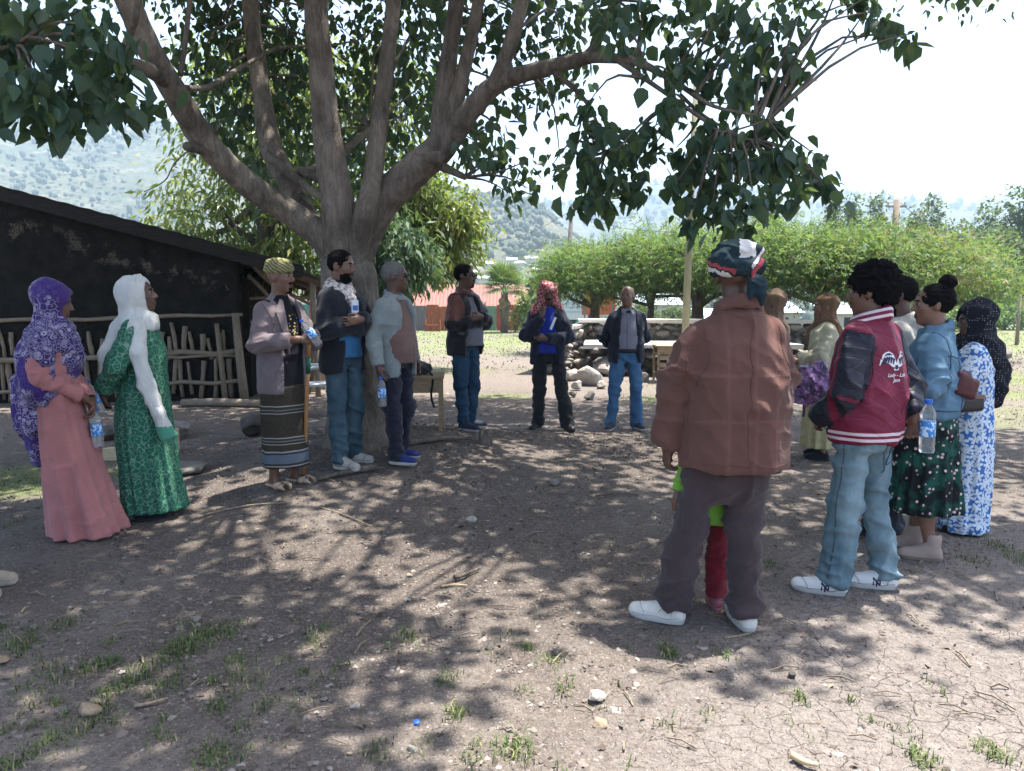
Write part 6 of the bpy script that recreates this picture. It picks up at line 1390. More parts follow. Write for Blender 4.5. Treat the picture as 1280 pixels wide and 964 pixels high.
# ------------------------------------------------------------------ dry stone terrace walls
def stone_wall(label, a, b, h, depth, course=.2, seed=1, mats=(stone_grey,), cap=True):
    a, b = Vector(a), Vector(b); L = (b - a).length; rz = math.atan2(b.y - a.y, b.x - a.x); t = thing("stone_wall", label, "wall", a, rz); rg = random.Random(seed)
    mb = MB(); mb.box((L / 2, depth * .55, h * .46), (L / 2 - .05, depth * .4, h * .46)); mb.build("core", stone_dark, t)
    z = 0; pool = []
    for k in range(8): P, F = rock((0, 0, 0), .5, 200 + seed * 10 + k, 2, .9); P /= np.abs(P).max(0); pool.append(mesh_np("stone", P * .5, np.array(F), mats[k % len(mats)], None, False))
    while z < h - .05:
        ch_ = min(course * rg.uniform(.75, 1.25), h - z); x = rg.uniform(-.1, .05)
        while x < L:
            w = ch_ * rg.uniform(1.0, 2.2); o = link("stone", pool[rg.randrange(8)], t, (x + w / 2, depth * .25 + rg.uniform(-.05, .03), z + ch_ / 2), (rg.uniform(-.15, .15), rg.uniform(-.12, .12), rg.choice([0, PI]) + rg.uniform(-.15, .15)))
            o.scale = (w * 1.06, depth * .9, ch_ * 1.1); x += w
        z += ch_
    if cap:
        mb = MB(); n = max(2, int(L / 1.3))
        for i in range(n): mb.box((L * (i + .5) / n, depth * .5, h + .04 + rg.uniform(-.01, .015)), (L / n / 2 - .012, depth * .62, .045), jit=.02)
        mb.build("capping", plain("pale_mortar", (.40, .37, .33), .95, .3, 6, .4, 50), t)
    return t
W1 = ground_at(700, 472); stone_wall("upper terrace wall of rough stones behind bald man", at(722, 440, 17.6) * 1.0 + Vector((0, 0, -at(722, 440, 17.6).z)), at(1030, 440, 17.2) + Vector((0, 0, -at(1030, 440, 17.2).z)), 1.06, .45, .2, 1, (stone_dark, stone_grey))
stone_wall("lower terrace step of rough stones in front of upper wall", at(728, 470, 15.9) + Vector((0, 0, -at(728, 470, 15.9).z)), at(1000, 470, 15.4) + Vector((0, 0, -at(1000, 470, 15.4).z)), .58, 1.5, .19, 2, (stone_grey, stone_dark))
stone_wall("short stone wall end beyond the dotted headscarf woman", at(1060, 480, 13.6) + Vector((0, 0, -at(1060, 480, 13.6).z)), at(1244, 480, 13.0) + Vector((0, 0, -at(1244, 480, 13.0).z)), .74, .5, .17, 3, (stone_grey, stone_dark))
stone_wall("return wall with pale slab top at the terrace corner", at(704, 440, 16.0) + Vector((0, 0, -at(704, 440, 16).z)), at(722, 430, 17.5) + Vector((0, 0, -at(722, 430, 17.5).z)), .95, .7, .2, 4, (stone_grey, stone_pale))

# ------------------------------------------------------------------ school desks, bag, stump
def desk(label, loc, rz, w=.55, dp=.38, h=.70, slats=False):
    t = thing("school_desk", label, "desk", loc, rz); k = wood("desk_wood", (.22, .15, .09), (.42, .32, .2), gr=(1, 6, 6))
    mb = MB(); mb.box((0, 0, h - .012), (w, dp, .014)); mb.build("desk_top", k, t)
    mb = MB(); mb.box((0, 0, h - .16), (w - .04, dp - .04, .01)); mb.build("shelf", k, t)
    for y in (-1, 1): mb = MB(); mb.box((0, y * (dp - .03), h - .09), (w - .05, .01, .065)); mb.build("apron", k, t)
    for sx in (-1, 1):
        for sy in (-1, 1): mb = MB(); mb.box((sx * (w - .035), sy * (dp - .035), (h - .03) / 2 - .06), (.02, .02, (h - .03) / 2 + .06)); mb.build("leg", k, t)
        mb = MB(); mb.box((sx * (w - .035), 0, .16), (.014, dp - .06, .02)); mb.build("stretcher", k, t)
    if slats:
        for i in range(3): mb = MB(); mb.box((0, -dp - .002, .2 + i * .14), (w - .05, .012, .04)); mb.build("slat", k, t)
    return t
g = ground_at(528, 538); dk_ = desk("wooden school desk holding a black bag beside the tree trunk", (g.x - .22, g.y + .25, g.z - .02), R(4), .42, .24, .56)
bg_ = thing("black_bag", "slouched black bag lying on the wooden desk", "bag", (g.x - .18, g.y + .22, g.z + .545), R(8))
f = Field((-.33, -.22, -.02), (.33, .22, .24), .012); f.ell((-.04, 0, .05), (.24, .17, .1), .02); f.ell((.1, .02, .06), (.14, .14, .07), .04); f.ell((-.12, 0, .09), (.12, .12, .08), .03); f.fn(lambda X, Y, Z: Z, (-1, -1, -1), (1, 1, 1))
field_obj("bag_body", f, [cloth("black_nylon", (.012, .012, .014), .3, rough=.6)], bg_, [(.02, (9, 9, 9), 3, None), (.01, (18, 18, 18), 5, None)])
mb = MB(); mb.tube(spline([(.2, -.12, .06), (.26, -.2, -.02), (.24, -.22, -.2), (.27, -.2, -.32)], 12), .012, 6); mb.build("strap", cloth("black_strap", (.012, .012, .014)), bg_, True)
g = ground_at(838, 479); desk("weathered wooden desk with slatted front before the stone wall", (g.x + .35, g.y + .3, g.z), R(-3), .6, .35, .70, True)
g = ground_at(606, 556); stp = thing("tree_stump", "small dark cut tree stump on the dirt circle", "stump", g); mb = MB(); mb.tube([(0, 0, -.05), (.005, 0, .05), (0, .01, .15)], [.075, .06, .058], 10, jit=.12); mb.build("stump_wood", bark_main, stp, True)
g = ground_at(300, 509); lg = thing("log", "grey log lying along the foot of the shed wall", "log", g, R(-8)); mb = MB(); mb.tube([(-.9, 0, .05), (-.3, .02, .06), (.4, 0, .055), (1.0, .05, .05)], [.05, .06, .058, .04], 9, jit=.1); mb.build("log_wood", stick_h, lg, True)
g = ground_at(205, 565); bk = thing("brick", "pale brick on end behind the green dress", "brick", (g.x + .1, g.y, g.z), .3); mb = MB(); mb.box((0, 0, .11), (.05, .06, .12), jit=.006); mb.build("brick_body", plain("pale_brick", (.4, .3, .21), .95, .2, 20, .4), bk)
g = ground_at(148, 574); bk = thing("brick", "yellowish brick lying flat between the two women", "brick", g, -.2); mb = MB(); mb.box((0, 0, .05), (.13, .06, .06), jit=.006); mb.build("brick_body", plain("yellow_brick", (.42, .33, .21), .95, .2, 20, .4), bk)

# ------------------------------------------------------------------ bags people carry
def strap(p, pts, r, mat, parent): mb = MB(); mb.tube(spline([p.world(q) - parent.location for q in pts], 14), r, 6); mb.build("strap", mat, parent, True)
p = CAST['cream']; c0 = at(1010, 484, p.d - .32); b = thing("purple_bag", "shiny crumpled purple bag held by the woman in cream", "bag", c0)
f = Field((-.33, -.2, -.3), (.33, .2, .3), .0105); f.ell((.05, 0, .03), (.17, .11, .15), .03); f.ell((-.09, 0, -.06), (.16, .1, .09), .06); f.ell((.06, 0, .14), (.09, .07, .07), .05)
field_obj("bag_body", f, [m_sequin()], b, [(.035, (7, 7, 7), 3, None), (.018, (16, 16, 16), 5, None)]); mb = MB(); mb.tube(spline([(-.06, -.05, -.12), (-.05, -.06, -.2), (-.055, -.06, -.27)], 8), .011, 6); mb.build("strap", plain("plum_strap", (.05, .012, .04), .6), b, True)
p = CAST['denim']; c0 = at(1206, 481, p.d - .12); b = thing("shoulder_bag", "small maroon shoulder bag on strap at the denim jacket woman's back", "bag", c0, R(20)); mm = plain("maroon_leather", (.055, .008, .014), .4, .25, 20, .1); 
f = Field((-.13, -.08, -.12), (.13, .08, .12), .007); f.box((0, 0, -.01), (.085, .03, .062), .02, 0, M=Matrix.Rotation(R(18), 3, 'Y')); f.box((-.02, 0, .03), (.05, .026, .05), .02, .02); field_obj("bag_body", f, [mm], b)
strap(p, [(.12, -.11, 1.44), (.2, -.19, 1.25), (.3, -.2, 1.10)], .006, mm, b)
p = CAST['dot']; c0 = at(1211, 505, p.d - .26); b = thing("hand_bag", "black hand bag with brown flap at the dotted headscarf woman's hip", "bag", c0, R(20)); bm_ = plain("black_leather", (.014, .013, .015), .35, .25, 20, .1)
f = Field((-.15, -.08, -.1), (.15, .08, .1), .007); f.box((0, 0, 0), (.105, .035, .05), .025, 0); field_obj("bag_body", f, [bm_], b); mb = MB(); mb.box((0, -.012, .047), (.085, .03, .009), jit=.004); mb.build("flap", plain("brown_leather_flap", (.16, .085, .05), .5), b)
strap(p, [(.1, -.1, 1.40), (.16, -.17, 1.25), (.2, -.2, 1.10)], .008, bm_, b)
# ------------------------------------------------------------------ painted tin fence and the red roofed building
def tin(name, col, worn, sc=3):
    t = NT(name); m = t.map((6, 6, .7)); n = t.noise(sc, 5, .7, src=m); n2 = t.noise(2.2, 4)
    c = t.mix(t.ramp(n, [(.36, 0), (.62, 1)]), tuple(v * .8 for v in col), col); c = t.mix(t.ramp(t.noise(sc * 1.3, 5, .7, src=m), [(.56, 0), (.66, .8)]), c, worn); c = t.mix(t.math('MULTIPLY', n2, .25), c, (.2, .1, .06))
    return t.done(c, .75, None, .25)
TINS = [tin("teal_tin", (.03, .2, .17), (.3, .36, .3)), tin("grey_tin", (.13, .13, .13), (.25, .2, .16)), tin("rust_tin", (.28, .08, .03), (.42, .25, .14)), tin("red_tin", (.34, .055, .04), (.45, .3, .22)), tin("green_tin", (.14, .28, .18), (.42, .38, .26)), tin("dark_red_tin", (.27, .05, .035), (.36, .14, .1))]
def corr(mb, x0, x1, y, z0, z1, n=10, amp=.02):
    xs_ = np.linspace(x0, x1, n); V = []; F = []
    for i, xx in enumerate(xs_):
        yy = y + (amp if i % 2 else -amp)
        for dy in (0, .02): V += [(xx, yy + dy, z0), (xx, yy + dy, z1)]
    for i in range(n - 1):
        a, b = 4 * i, 4 * i + 4; F += [(a, b, b + 1, a + 1), (a + 2, a + 3, b + 3, b + 2), (a + 1, b + 1, b + 3, a + 3)]
    mb.add(V, F)
FY = 43.0; seq = [2, 5, 4, 3, 3, 4, 3, 3, 1, 2, 2, 1, 0, 0, 3, 1, 4, 0, 2, 1, 3, 0, 4, 2]
x_end = at(694, 400, FY).x; fe = thing("tin_fence", "patchwork fence of teal, rust, red and green painted tin sheets", "fence", (x_end, FY, 0))
for i, k in enumerate(seq):
    mb = MB(); corr(mb, -(i + 1) * .66 + .01, -i * .66, random.uniform(-.03, .03), random.uniform(-.1, .05), 1.42 + random.uniform(-.08, .08)); mb.build("panel", TINS[k], fe)
    if i % 3 == 0: mb = MB(); mb.tube([(-i * .66, .1, -.2), (-i * .66, .1, 1.6)], .05, 6); mb.build("post", stick_m, fe)
mb = MB(); g = ground_at(541, 414); sb = thing("shelf_frame", "rusty red low shelf frame leaning on the tin fence", "shelf", (at(541, 410, 42.2).x, 42.2, 0)); mb.box((0, 0, .32), (.42, .15, .03)); mb.build("board", TINS[2], sb); mb = MB(); mb.box((0, 0, .02), (.42, .15, .03)); mb.build("board", TINS[2], sb)
for sx in (-1, 1): mb = MB(); mb.box((sx * .4, 0, .3), (.03, .15, .32)); mb.build("side_frame", TINS[2], sb)
roof_red = tin("faded_red_roof", (.235, .10, .08), (.44, .34, .30), 2.2); pale_wall = plain("pale_plaster", (.42, .4, .36), .9, .15, 3); dark_in = plain("dark_opening", (.018, .017, .016), .9, .2)
BY = 56.0; xl, xr = at(420, 370, BY).x, at(664, 370, BY).x; ev = at(560, 386, BY - 2.4).z; rg_ = at(560, 355, BY).z
bd = thing("red_roof_building", "long building with faded red tin roof behind the tin fence", "building", ((xl + xr) / 2, BY, -1.6)); hw = (xr - xl) / 2; e_, r_ = ev + 1.6, rg_ + 1.6
mb = MB(); mb.box((0, 1.6, e_ / 2 - .05), (hw - .5, .15, e_ / 2 - .05)); mb.build("back_wall", pale_wall, bd)
mb = MB(); mb.box((0, -1.7, e_ / 2 - .5), (hw - .5, .12, e_ / 2 - .5)); mb.build("front_wall", wood("dark_plank_wall", (.05, .04, .035), (.13, .10, .085)), bd)
for sx in (-1, 1): mb = MB(); mb.add([(sx * (hw - .5), -1.7, 0), (sx * (hw - .5), 1.7, 0), (sx * (hw - .5), 1.7, e_), (sx * (hw - .5), 0, r_ - .1), (sx * (hw - .5), -1.7, e_), (sx * (hw - .6), -1.7, 0), (sx * (hw - .6), 1.7, 0), (sx * (hw - .6), 1.7, e_), (sx * (hw - .6), 0, r_ - .1), (sx * (hw - .6), -1.7, e_)], [(0, 1, 2, 3, 4), (9, 8, 7, 6, 5)]); mb.build("gable", pale_wall, bd)
n = 14
for sd, y0 in (('f', -2.4), ('b', 2.4)):
    for i in range(n):
        a, b = -hw + 2 * hw * i / n, -hw + 2 * hw * (i + 1) / n; V, F = [], []
        for j in range(9):
            xx = a + (b - a + .04) * j / 8; dz = (.025 if j % 2 else -.025) + random.uniform(-.004, .004); V += [(xx, y0, e_ + dz), (xx, 0, r_ + dz), (xx, y0, e_ + dz - .015), (xx, 0, r_ + dz - .015)]
        for j in range(8): k = 4 * j; F += [(k, k + 4, k + 5, k + 1), (k + 2, k + 3, k + 7, k + 6), (k, k + 2, k + 6, k + 4)]
        mb = MB(); mb.add(V, F); o = mb.build("roof_sheet", roof_red, bd); o.location.z = random.uniform(-.03, .03)
for i in range(9):
    xx = -hw + 1.4 + i * (2 * hw - 2.8) / 8; mb = MB(); mb.box((xx, -1.86, e_ - .42), (.38, .03, .3)); w_ = mb.build("window", pale_wall, bd); mb = MB(); mb.box((xx, -1.90, e_ - .42), (.32, .012, .25)); mb.build("pane", dark_in, w_)
# ------------------------------------------------------------------ fan palm
palm_m = leaf_mat("palm_green", (.07, .13, .04), (.16, .24, .07), .3, .5); dead_m = leaf_mat("palm_dead", (.2, .15, .09), (.34, .27, .17), .15, .8)
bp = Vector((at(630, 400, 40).x, 40.0, 0)); pm = thing("fan_palm", "fan palm with a skirt of dead fronds before red roofed building", "palm", bp); mb = MB(); mb.tube([(0, 0, -.2), (.05, 0, 1.2), (.02, 0, 2.3)], [.22, .2, .16], 9, jit=.12); mb.build("trunk", bark_mat("palm_bark", (.1, .08, .06), (.2, .16, .12)), pm, True)
def frond(mb, r_, stem=.35, fan=150, k=15):
    mb.tube([(0, 0, 0), (0, stem * r_, .02)], .012, 4)
    for i in range(k):
        a = R(-fan / 2 + fan * i / (k - 1)); L = r_ * (.66 - .12 * abs(a)); d = Vector((math.sin(a), math.cos(a), 0)); s = Vector((d.y, -d.x, 0)) * .035; b = Vector((0, stem * r_, .02)); m1 = b + d * L * .6 + Vector((0, 0, .03)); e = b + d * L + Vector((0, 0, -.14 * L))
        mb.add([b, m1 - s, e, m1 + s], [(0, 1, 2, 3)])
fm = MB(); frond(fm, 1.55, .42, 210, 21); fme = fm.mesh("frond", palm_m); fd_ = MB(); frond(fd_, .8, .35, 80, 9); fdm = fd_.mesh("frond", dead_m)
for i in range(34):
    az, el = i * 2.399, R(84 - i * 3.1); o = link("frond", fme, pm, (.02, 0, 2.3), (el + random.uniform(-.1, .1), random.uniform(-.2, .2), az)); s = random.uniform(.85, 1.1); o.scale = (s, s, s)
for i in range(22): o = link("frond", fdm, pm, (.02, 0, 2.2 - .035 * i), (R(-66 - random.uniform(0, 18)), 0, i * 2.399)); tag(o, "dry brown hanging frond")
# ------------------------------------------------------------------ the clipped feathery trees
hl = leaf_mat("feather_green", (.065, .14, .05), (.145, .24, .085), .5, .55); hl2 = leaf_mat("feather_dry", (.22, .16, .07), (.3, .2, .09), .4, .6); hbark = bark_mat("grey_bark", (.075, .06, .05), (.16, .13, .105), 9)
FEATHER = (np.array([(0, 0, 0), (.45, .09, 0), (1, .02, -.05), (.5, -.07, 0), (.3, .0, 0), (.62, .32, .03), (.9, .62, 0), (.5, .42, 0)]), [(0, 3, 2, 1), (4, 5, 6, 7)])
hed = [(742, 23, 1.5, 3.1, "pale feathery tree at the end of the row, over the orange board"), (812, 21.5, 1.9, 3.2, "feathery flat topped tree above bald man's head"), (874, 20.5, 1.9, 3.3, "feathery tree whose dark trunk shows between tall pole and turban"), (955, 19, 2.0, 3.25, "feathery tree behind the dark turban"), (1025, 18.2, 2.0, 3.2, "feathery tree with thin trunk beside the cream dress woman"), (1095, 18.8, 2.0, 3.2, "feathery tree with brown dry patch above hooded man"), (1165, 20.5, 1.8, 2.95, "last feathery tree of the row above the hair bun")]
for i, (px, d, rx, top, lab) in enumerate(hed):
    rx *= 1.14; x = at(px, 380, d).x; blobs = [(0, 0, top - .8, rx, rx * .8, .62), (-rx * .5, .3, top - .75, rx * .6, rx * .6, .55), (rx * .55, -.2, top - .85, rx * .65, rx * .6, .55), (random.uniform(-.4, .4), -.5, top - .35, rx * .7, .9, .38)] + [(random.uniform(-1, 1) * rx, random.uniform(-.8, .5), top - random.uniform(.05, .95), random.uniform(.3, .7), .5, random.uniform(.2, .42)) for _ in range(7)]; top += .25
    make_tree("feathery_tree", lab, (x, d, 0), (top - 1.1, (.16, .1, .17, .15, .11, .12, .12)[i], random.uniform(-.1, .1)), blobs, 11000, .17, FEATHER, [hl, hl2], hbark, .25, .24, "row of clipped feathery trees", 10, .3 if i == 5 else .06)
for px, d, lab in ((897, 20.2, "slim second trunk stump between feathery trees"), (1085, 19.5, "short bare trunk in feathery row behind hooded man")):
    pass
# ------------------------------------------------------------------ trees behind the big tree and at the field's edge
back_m = leaf_mat("mango_leaf", (.09, .15, .032), (.2, .26, .06), .5, .4); back_y = leaf_mat("mango_leaf_yellow", (.24, .24, .07), (.32, .3, .11), .45, .45); blue_m = leaf_mat("casuarina", (.035, .085, .05), (.07, .13, .075), .3, .6)
make_tree("leafy_tree", "tall leafy tree with drooping yellow green leaves behind shed roof", (at(330, 380, 16.5).x, 16.5, 0), (4.2, .2, .1), [(-.9, 0, 3.6, 1.3, 1.2, 1.2), (-1.7, .3, 2.9, 1.0, 1.0, .9), (.6, .3, 4.3, 1.6, 1.4, 1.5), (-.3, .3, 5.4, 1.5, 1.3, 1.3), (1.3, 0, 3.0, 1.2, 1.1, 1.1), (1.2, .4, 5.8, 1.5, 1.4, 1.2), (2.4, .4, 4.7, 1.2, 1.2, 1.3), (.2, .4, 2.4, 1.4, 1.2, .9), (2.6, .6, 6.2, 1.3, 1.2, 1.0), (-.2, .5, 6.6, 1.3, 1.2, .9)], 15000, .22, LANCE, [back_m, back_y], hbark, 1.0, .2, None, 12, .26)
make_tree("leafy_tree", "leafy tree with olive drooping bunches between trunk and far hill", (at(462, 380, 17.5).x, 17.5, 0), (3.0, .14, .6), [(1.3, 0, 3.3, 1.0, .9, .9), (1.85, 0, 2.85, .75, .8, .7), (.9, .2, 3.9, .8, .8, .7), (2.1, 0, 3.5, .55, .6, .65), (.7, 0, 2.7, .8, .8, .7), (1.6, 0, 4.1, .6, .6, .5), (1.4, 0, 2.6, .9, .8, .6)], 7500, .22, LANCE, [back_m, back_y], hbark, 1.0, .17, None, 12, .3)
make_tree("fine_leafed_tree", "blue green fine leafed tree hanging beside the grey haired man", (at(462, 380, 15.0).x, 15.0, 0), (2.4, .1, .2), [(.45, 0, 2.5, .75, .7, .75), (.75, 0, 2.25, .5, .5, .45), (.0, .2, 2.8, .7, .6, .6), (-.2, .1, 2.1, .6, .5, .6)], 5200, .2, LANCE, [blue_m], hbark, 1.3, .16, None, 16)
make_tree("small_tree", "dark small tree between palm and feathery row", (at(700, 380, 36).x, 36, 0), (2.0, .12, 0), [(0, 0, 2.0, 1.3, 1.0, 1.0), (.6, 0, 1.3, .9, .8, .8), (-.7, 0, 2.4, .7, .7, .5)], 2200, .3, OVAL, [blue_m], hbark, .3, .25)
make_tree("shrub", "green shrub at the palm's foot by the tin fence", (at(654, 405, 41).x, 41, 0), (.4, .05, 0), [(0, 0, .75, .7, .6, .8), (.2, 0, 1.5, .5, .5, .5)], 900, .22, OVAL, [back_m], hbark, .3, .2, limbs=False, cat='shrub')
far_m = leaf_mat("far_green", (.05, .085, .04), (.085, .12, .055), .3, .7)
for px, py, d, r, lab in ((1278, 262, 62, 2.6, "tall dark tree at the picture's right edge"), (1222, 275, 66, 2.5, "tall grey green tree beyond the field, beside the edge tree"), (1190, 300, 60, 1.9, "rounded grey green tree inside of the two tall ones"), (1256, 310, 55, 2.0, "broad pale tree below the tall dark edge tree"), (1160, 268, 75, 1.6, "thin eucalyptus top above the hair bun"), (1062, 264, 70, 1.2, "thin eucalyptus top left of the crossarm pole"), (1092, 268, 74, 1.3, "eucalyptus top by the crossarm pole"), (953, 254, 66, 1.1, "spindly eucalyptus top above dark turban"), (1036, 270, 72, 1.0, "small eucalyptus top behind feathery row"), (1140, 285, 68, 1.6, "low eucalyptus clump beyond feathery row")):
    top = at(px, py, d).z + 1.0; b = at(px, 380, d); z0 = g1(b.x, d); H_ = top - z0
    bl = [(random.uniform(-.3, .3) * r, 0, z, r * w_, r * w_, H_ * .16) for z, w_ in ((H_ * .42, .8), (H_ * .58, 1.0), (H_ * .74, .8), (H_ * .9, .4), (H_ * .65, 1.15))]
    make_tree("field_edge_tree", lab, (b.x, d, z0), (H_ * .8, .18, random.uniform(-.3, .3)), bl, 7500, .38, OVAL, [far_m], hbark, .5, .32)
for i, (px, py, d, r, h_, lab) in enumerate(((1205, 388, 42, 1.5, 1.5, "round light green bush beyond the dotted headscarf"), (1258, 390, 44, 1.5, 1.6, "round light green bush beside the field's right edge"), (1165, 386, 46, 1.2, 1.4, "light bush behind the hair bun"), (1238, 372, 56, 1.6, 1.6, "light bush between edge bushes"), (1140, 388, 40, 1.0, 1.1, "low light bush behind hooded man"), (800, 388, 48, 1.0, .9, "grey bush by pale sheds beyond bald man"), (850, 388, 50, .9, .9, "grey bush beside the tall pole"), (920, 392, 47, 1.0, .8, "low bush under the feathery row"))):
    b = at(px, 385, d); z0 = g1(b.x, d); make_tree("bush", lab, (b.x, d, z0), (h_ * .5, .05, 0), [(0, 0, h_ * .75, r, r, h_ * .65), (r * .5, 0, h_ * .6, r * .7, r * .7, h_ * .5), (-r * .5, 0, h_ * .55, r * .7, r * .7, h_ * .5)], 1500, .24, OVAL, [hl if i < 5 else far_m], hbark, .2, .22, None, limbs=False, cat='bush')
# ------------------------------------------------------------------ poles and wires
def pole(label, px, d, top_py, r, lean=0, arm=False, mat=None):
    b = at(px, 400, d); z0 = g1(b.x, d); tp = at(px, top_py, d); t = thing("utility_pole", label, "pole", (b.x, d, z0 - .1)); mb = MB(); H_ = tp.z - z0
    mb.tube([(0, 0, 0), (lean * .5, 0, H_ * .5), (lean, 0, H_ + .1)], [r * 1.15, r, r * .85], 10, jit=.04); mb.build("shaft", mat or stick_m, t, True)
    if arm: mb = MB(); mb.box((lean, 0, H_ - .25), (.55, .04, .05)); mb.build("crossarm", stick_m, t); mb = MB(); [mb.tube([(lean + s * .45, 0, H_ - .2), (lean + s * .45, 0, H_ - .02)], .05, 6) for s in (-1, 0, 1)]; mb.build("insulators", plain("insulator", (.3, .3, .3), .4), t)
    return t, Vector((b.x + lean, d, tp.z))
_, T1 = pole("crooked wooden utility pole before the far hill", 705, 38, 258, .12, .35, mat=wood('grey_pole', (.11, .10, .09), (.22, .2, .18)))
_, T2 = pole("tall straight pale pole rising through the tree's leaves", 856, 17.0, 105, .078, .12, mat=wood("pale_pole", (.17, .165, .10), (.30, .29, .2)))
mb = MB(); tp = at(857, 104, 17); 
_, T3 = pole("wooden pole with crossarm above the feathery trees", 1113, 42, 250, .2, 0, True)
_, T4 = pole("short wooden post standing in the field at right edge", 1273, 28, 366, .06)
def wire(label, a, b, sag):
    m = (a + b) / 2 - Vector((0, 0, sag)); mb = MB(); mb.tube(spline([a, m, b], 14), .013, 4); o = mb.build("wire", plain("wire_black", (.02, .02, .02), .6)); tag(o, label, "wire")
wire("thin wire running from crooked pole to the leafy tree", T1 - Vector((0, 0, .2)), at(590, 306, 30), .35); wire("thin wire running from crooked pole to the feathery row", T1 - Vector((0, 0, .2)), at(850, 291, 26), .3)
wire("wire falling to one side from the crossarm pole", T3, at(1215, 300, 48), .5); wire("wire running behind feathery trees from the crossarm pole", T3, at(1030, 275, 50), .4)
# ------------------------------------------------------------------ boards, pool wall and pale sheds beyond the terrace
sgx = at(718, 400, 34); sg = thing("notice_board", "white notice board with faint blue writing on black posts", "sign", (sgx.x, 34, 0)); mb = MB(); mb.box((0, 0, 1.42), (.62, .03, .62)); mb.build("board_panel", plain("board_white", (.5, .56, .58), .6, .1, 3), sg)
mb = MB(); [mb.box((s * .66, 0, 1.0), (.05, .05, 1.05)) for s in (-1, 1)]; mb.build("posts", plain("post_black", (.03, .04, .04), .6), sg); mb = MB()
for i in range(4): mb.box((-.05 + random.uniform(-.06, .06), -.035, 1.75 - i * .2), (.42 - .08 * (i % 2), .006, .03))
mb.build("faded_lines", plain("faded_blue", (.3, .42, .5), .7), sg)
sgx = at(748, 400, 33); sg = thing("rusty_board", "rusty orange board on legs under the feathery trees", "sign", (sgx.x, 33, 0)); mb = MB(); mb.box((0, 0, 1.45), (.72, .03, .42)); mb.build("board_panel", tin("rust_board", (.38, .09, .04), (.45, .2, .1), 2), sg); mb = MB(); [mb.box((s * .6, 0, .75), (.035, .035, .75)) for s in (-1, 1)]; mb.tube([(-.55, -.3, 0), (-.1, 0, 1.0)], .03, 5); mb.build("legs", TINS[1], sg)
wl = thing("teal_wall", "low turquoise painted wall under the notice board", "wall", (at(722, 400, 38).x, 38, 0)); mb = MB(); mb.box((0, 0, .36), (1.35, .15, .42)); mb.build("painted_base", plain("turquoise", (.04, .28, .29), .8, .15, 3), wl); mb = MB(); mb.box((0, .4, .95), (1.3, .12, .3)); mb.build("pale_top", plain("pale_pink", (.45, .36, .3), .9, .15), wl); mb = MB(); mb.box((1.15, -.02, .55), (.16, .2, .5)); mb.build("pillar", pale_wall, wl)
for px, d, w_, h_, lab in ((822, 62, 3.0, 2.5, "pale shed with light blue tin roof beyond bald man"), (960, 66, 4.5, 2.4, "low whitewashed shed beyond the turban's feathery tree"), (1045, 60, 2.4, 1.6, "small white shed behind the cream dress woman's head"), (900, 72, 4.0, 2.6, "grey shed between the feathery trunks")):
    b = at(px, 380, d); z0 = g1(b.x, d); t = thing("field_shed", lab, "shed", (b.x, d, z0)); mb = MB(); mb.box((0, 0, h_ / 2), (w_ / 2, 1.5, h_ / 2)); mb.build("wall", pale_wall, t); mb = MB(); mb.add([(-w_ / 2 - .3, -1.9, h_), (w_ / 2 + .3, -1.9, h_), (w_ / 2 + .3, 1.9, h_ + .9), (-w_ / 2 - .3, 1.9, h_ + .9), (-w_ / 2 - .3, -1.9, h_ + .06), (w_ / 2 + .3, -1.9, h_ + .06), (w_ / 2 + .3, 1.9, h_ + .96), (-w_ / 2 - .3, 1.9, h_ + .96)], [(3, 2, 1, 0), (4, 5, 6, 7), (0, 1, 5, 4), (1, 2, 6, 5), (2, 3, 7, 6), (3, 0, 4, 7)]); mb.build("roof", plain("blue_tin_roof", (.42, .5, .55), .5, .1), t); mb = MB(); mb.box((w_ * .15, -1.52, h_ * .42), (w_ * .13, .03, h_ * .42)); mb.build("door", dark_in, t)
for i, (px, w) in enumerate(((872, 16), (886, 12), (905, 18), (858, 10))): stone_thing(["dark stone on the lawn beyond terrace wall", "small dark stone on the lawn beyond terrace wall", "largest dark stone on lawn between feathery trunks", "little dark stone on the lawn by the tall pole"][i], px, 399 - i % 2, w, stone_dark, 60 + i, .6, "dark stones on the far lawn", name="lawn_stone")
# ------------------------------------------------------------------ houses and woods on the far slopes
hx = [(575, 352), (592, 347), (610, 338), (640, 333), (664, 330), (650, 340), (682, 334), (604, 356), (560, 345), (628, 346), (700, 338), (672, 345)]
for i, (px, py) in enumerate(hx):
    best = None
    for d in np.linspace(240, 556, 160):
        p_ = at(px, py, d); z = float(h_mid[1](p_.x, d))
        if z >= p_.z: best = (p_.x, d, z); break
    if best is None: continue
    t = thing("hill_house", "tiny white roofed house on the far hill's lower slope", "house", best, random.uniform(-.5, .5), "houses on the far slope"); w_ = random.uniform(1.5, 2.6)
    mb = MB(); mb.box((0, 0, 1.0), (w_, 1.8, 1.1)); mb.build("wall", pale_wall, t); mb = MB(); V = [(-w_ - .3, -2.2, 1.9), (w_ + .3, -2.2, 1.9), (w_ + .3, 0, 2.9), (-w_ - .3, 0, 2.9), (-w_ - .3, 2.2, 1.9), (w_ + .3, 2.2, 1.9)]; mb.add(V, [(0, 1, 2, 3), (3, 2, 5, 4), (0, 3, 4), (1, 5, 2), (0, 4, 5, 1)]); mb.build("roof", plain("white_tin", (.5, .5, .5), .5, .05), t)
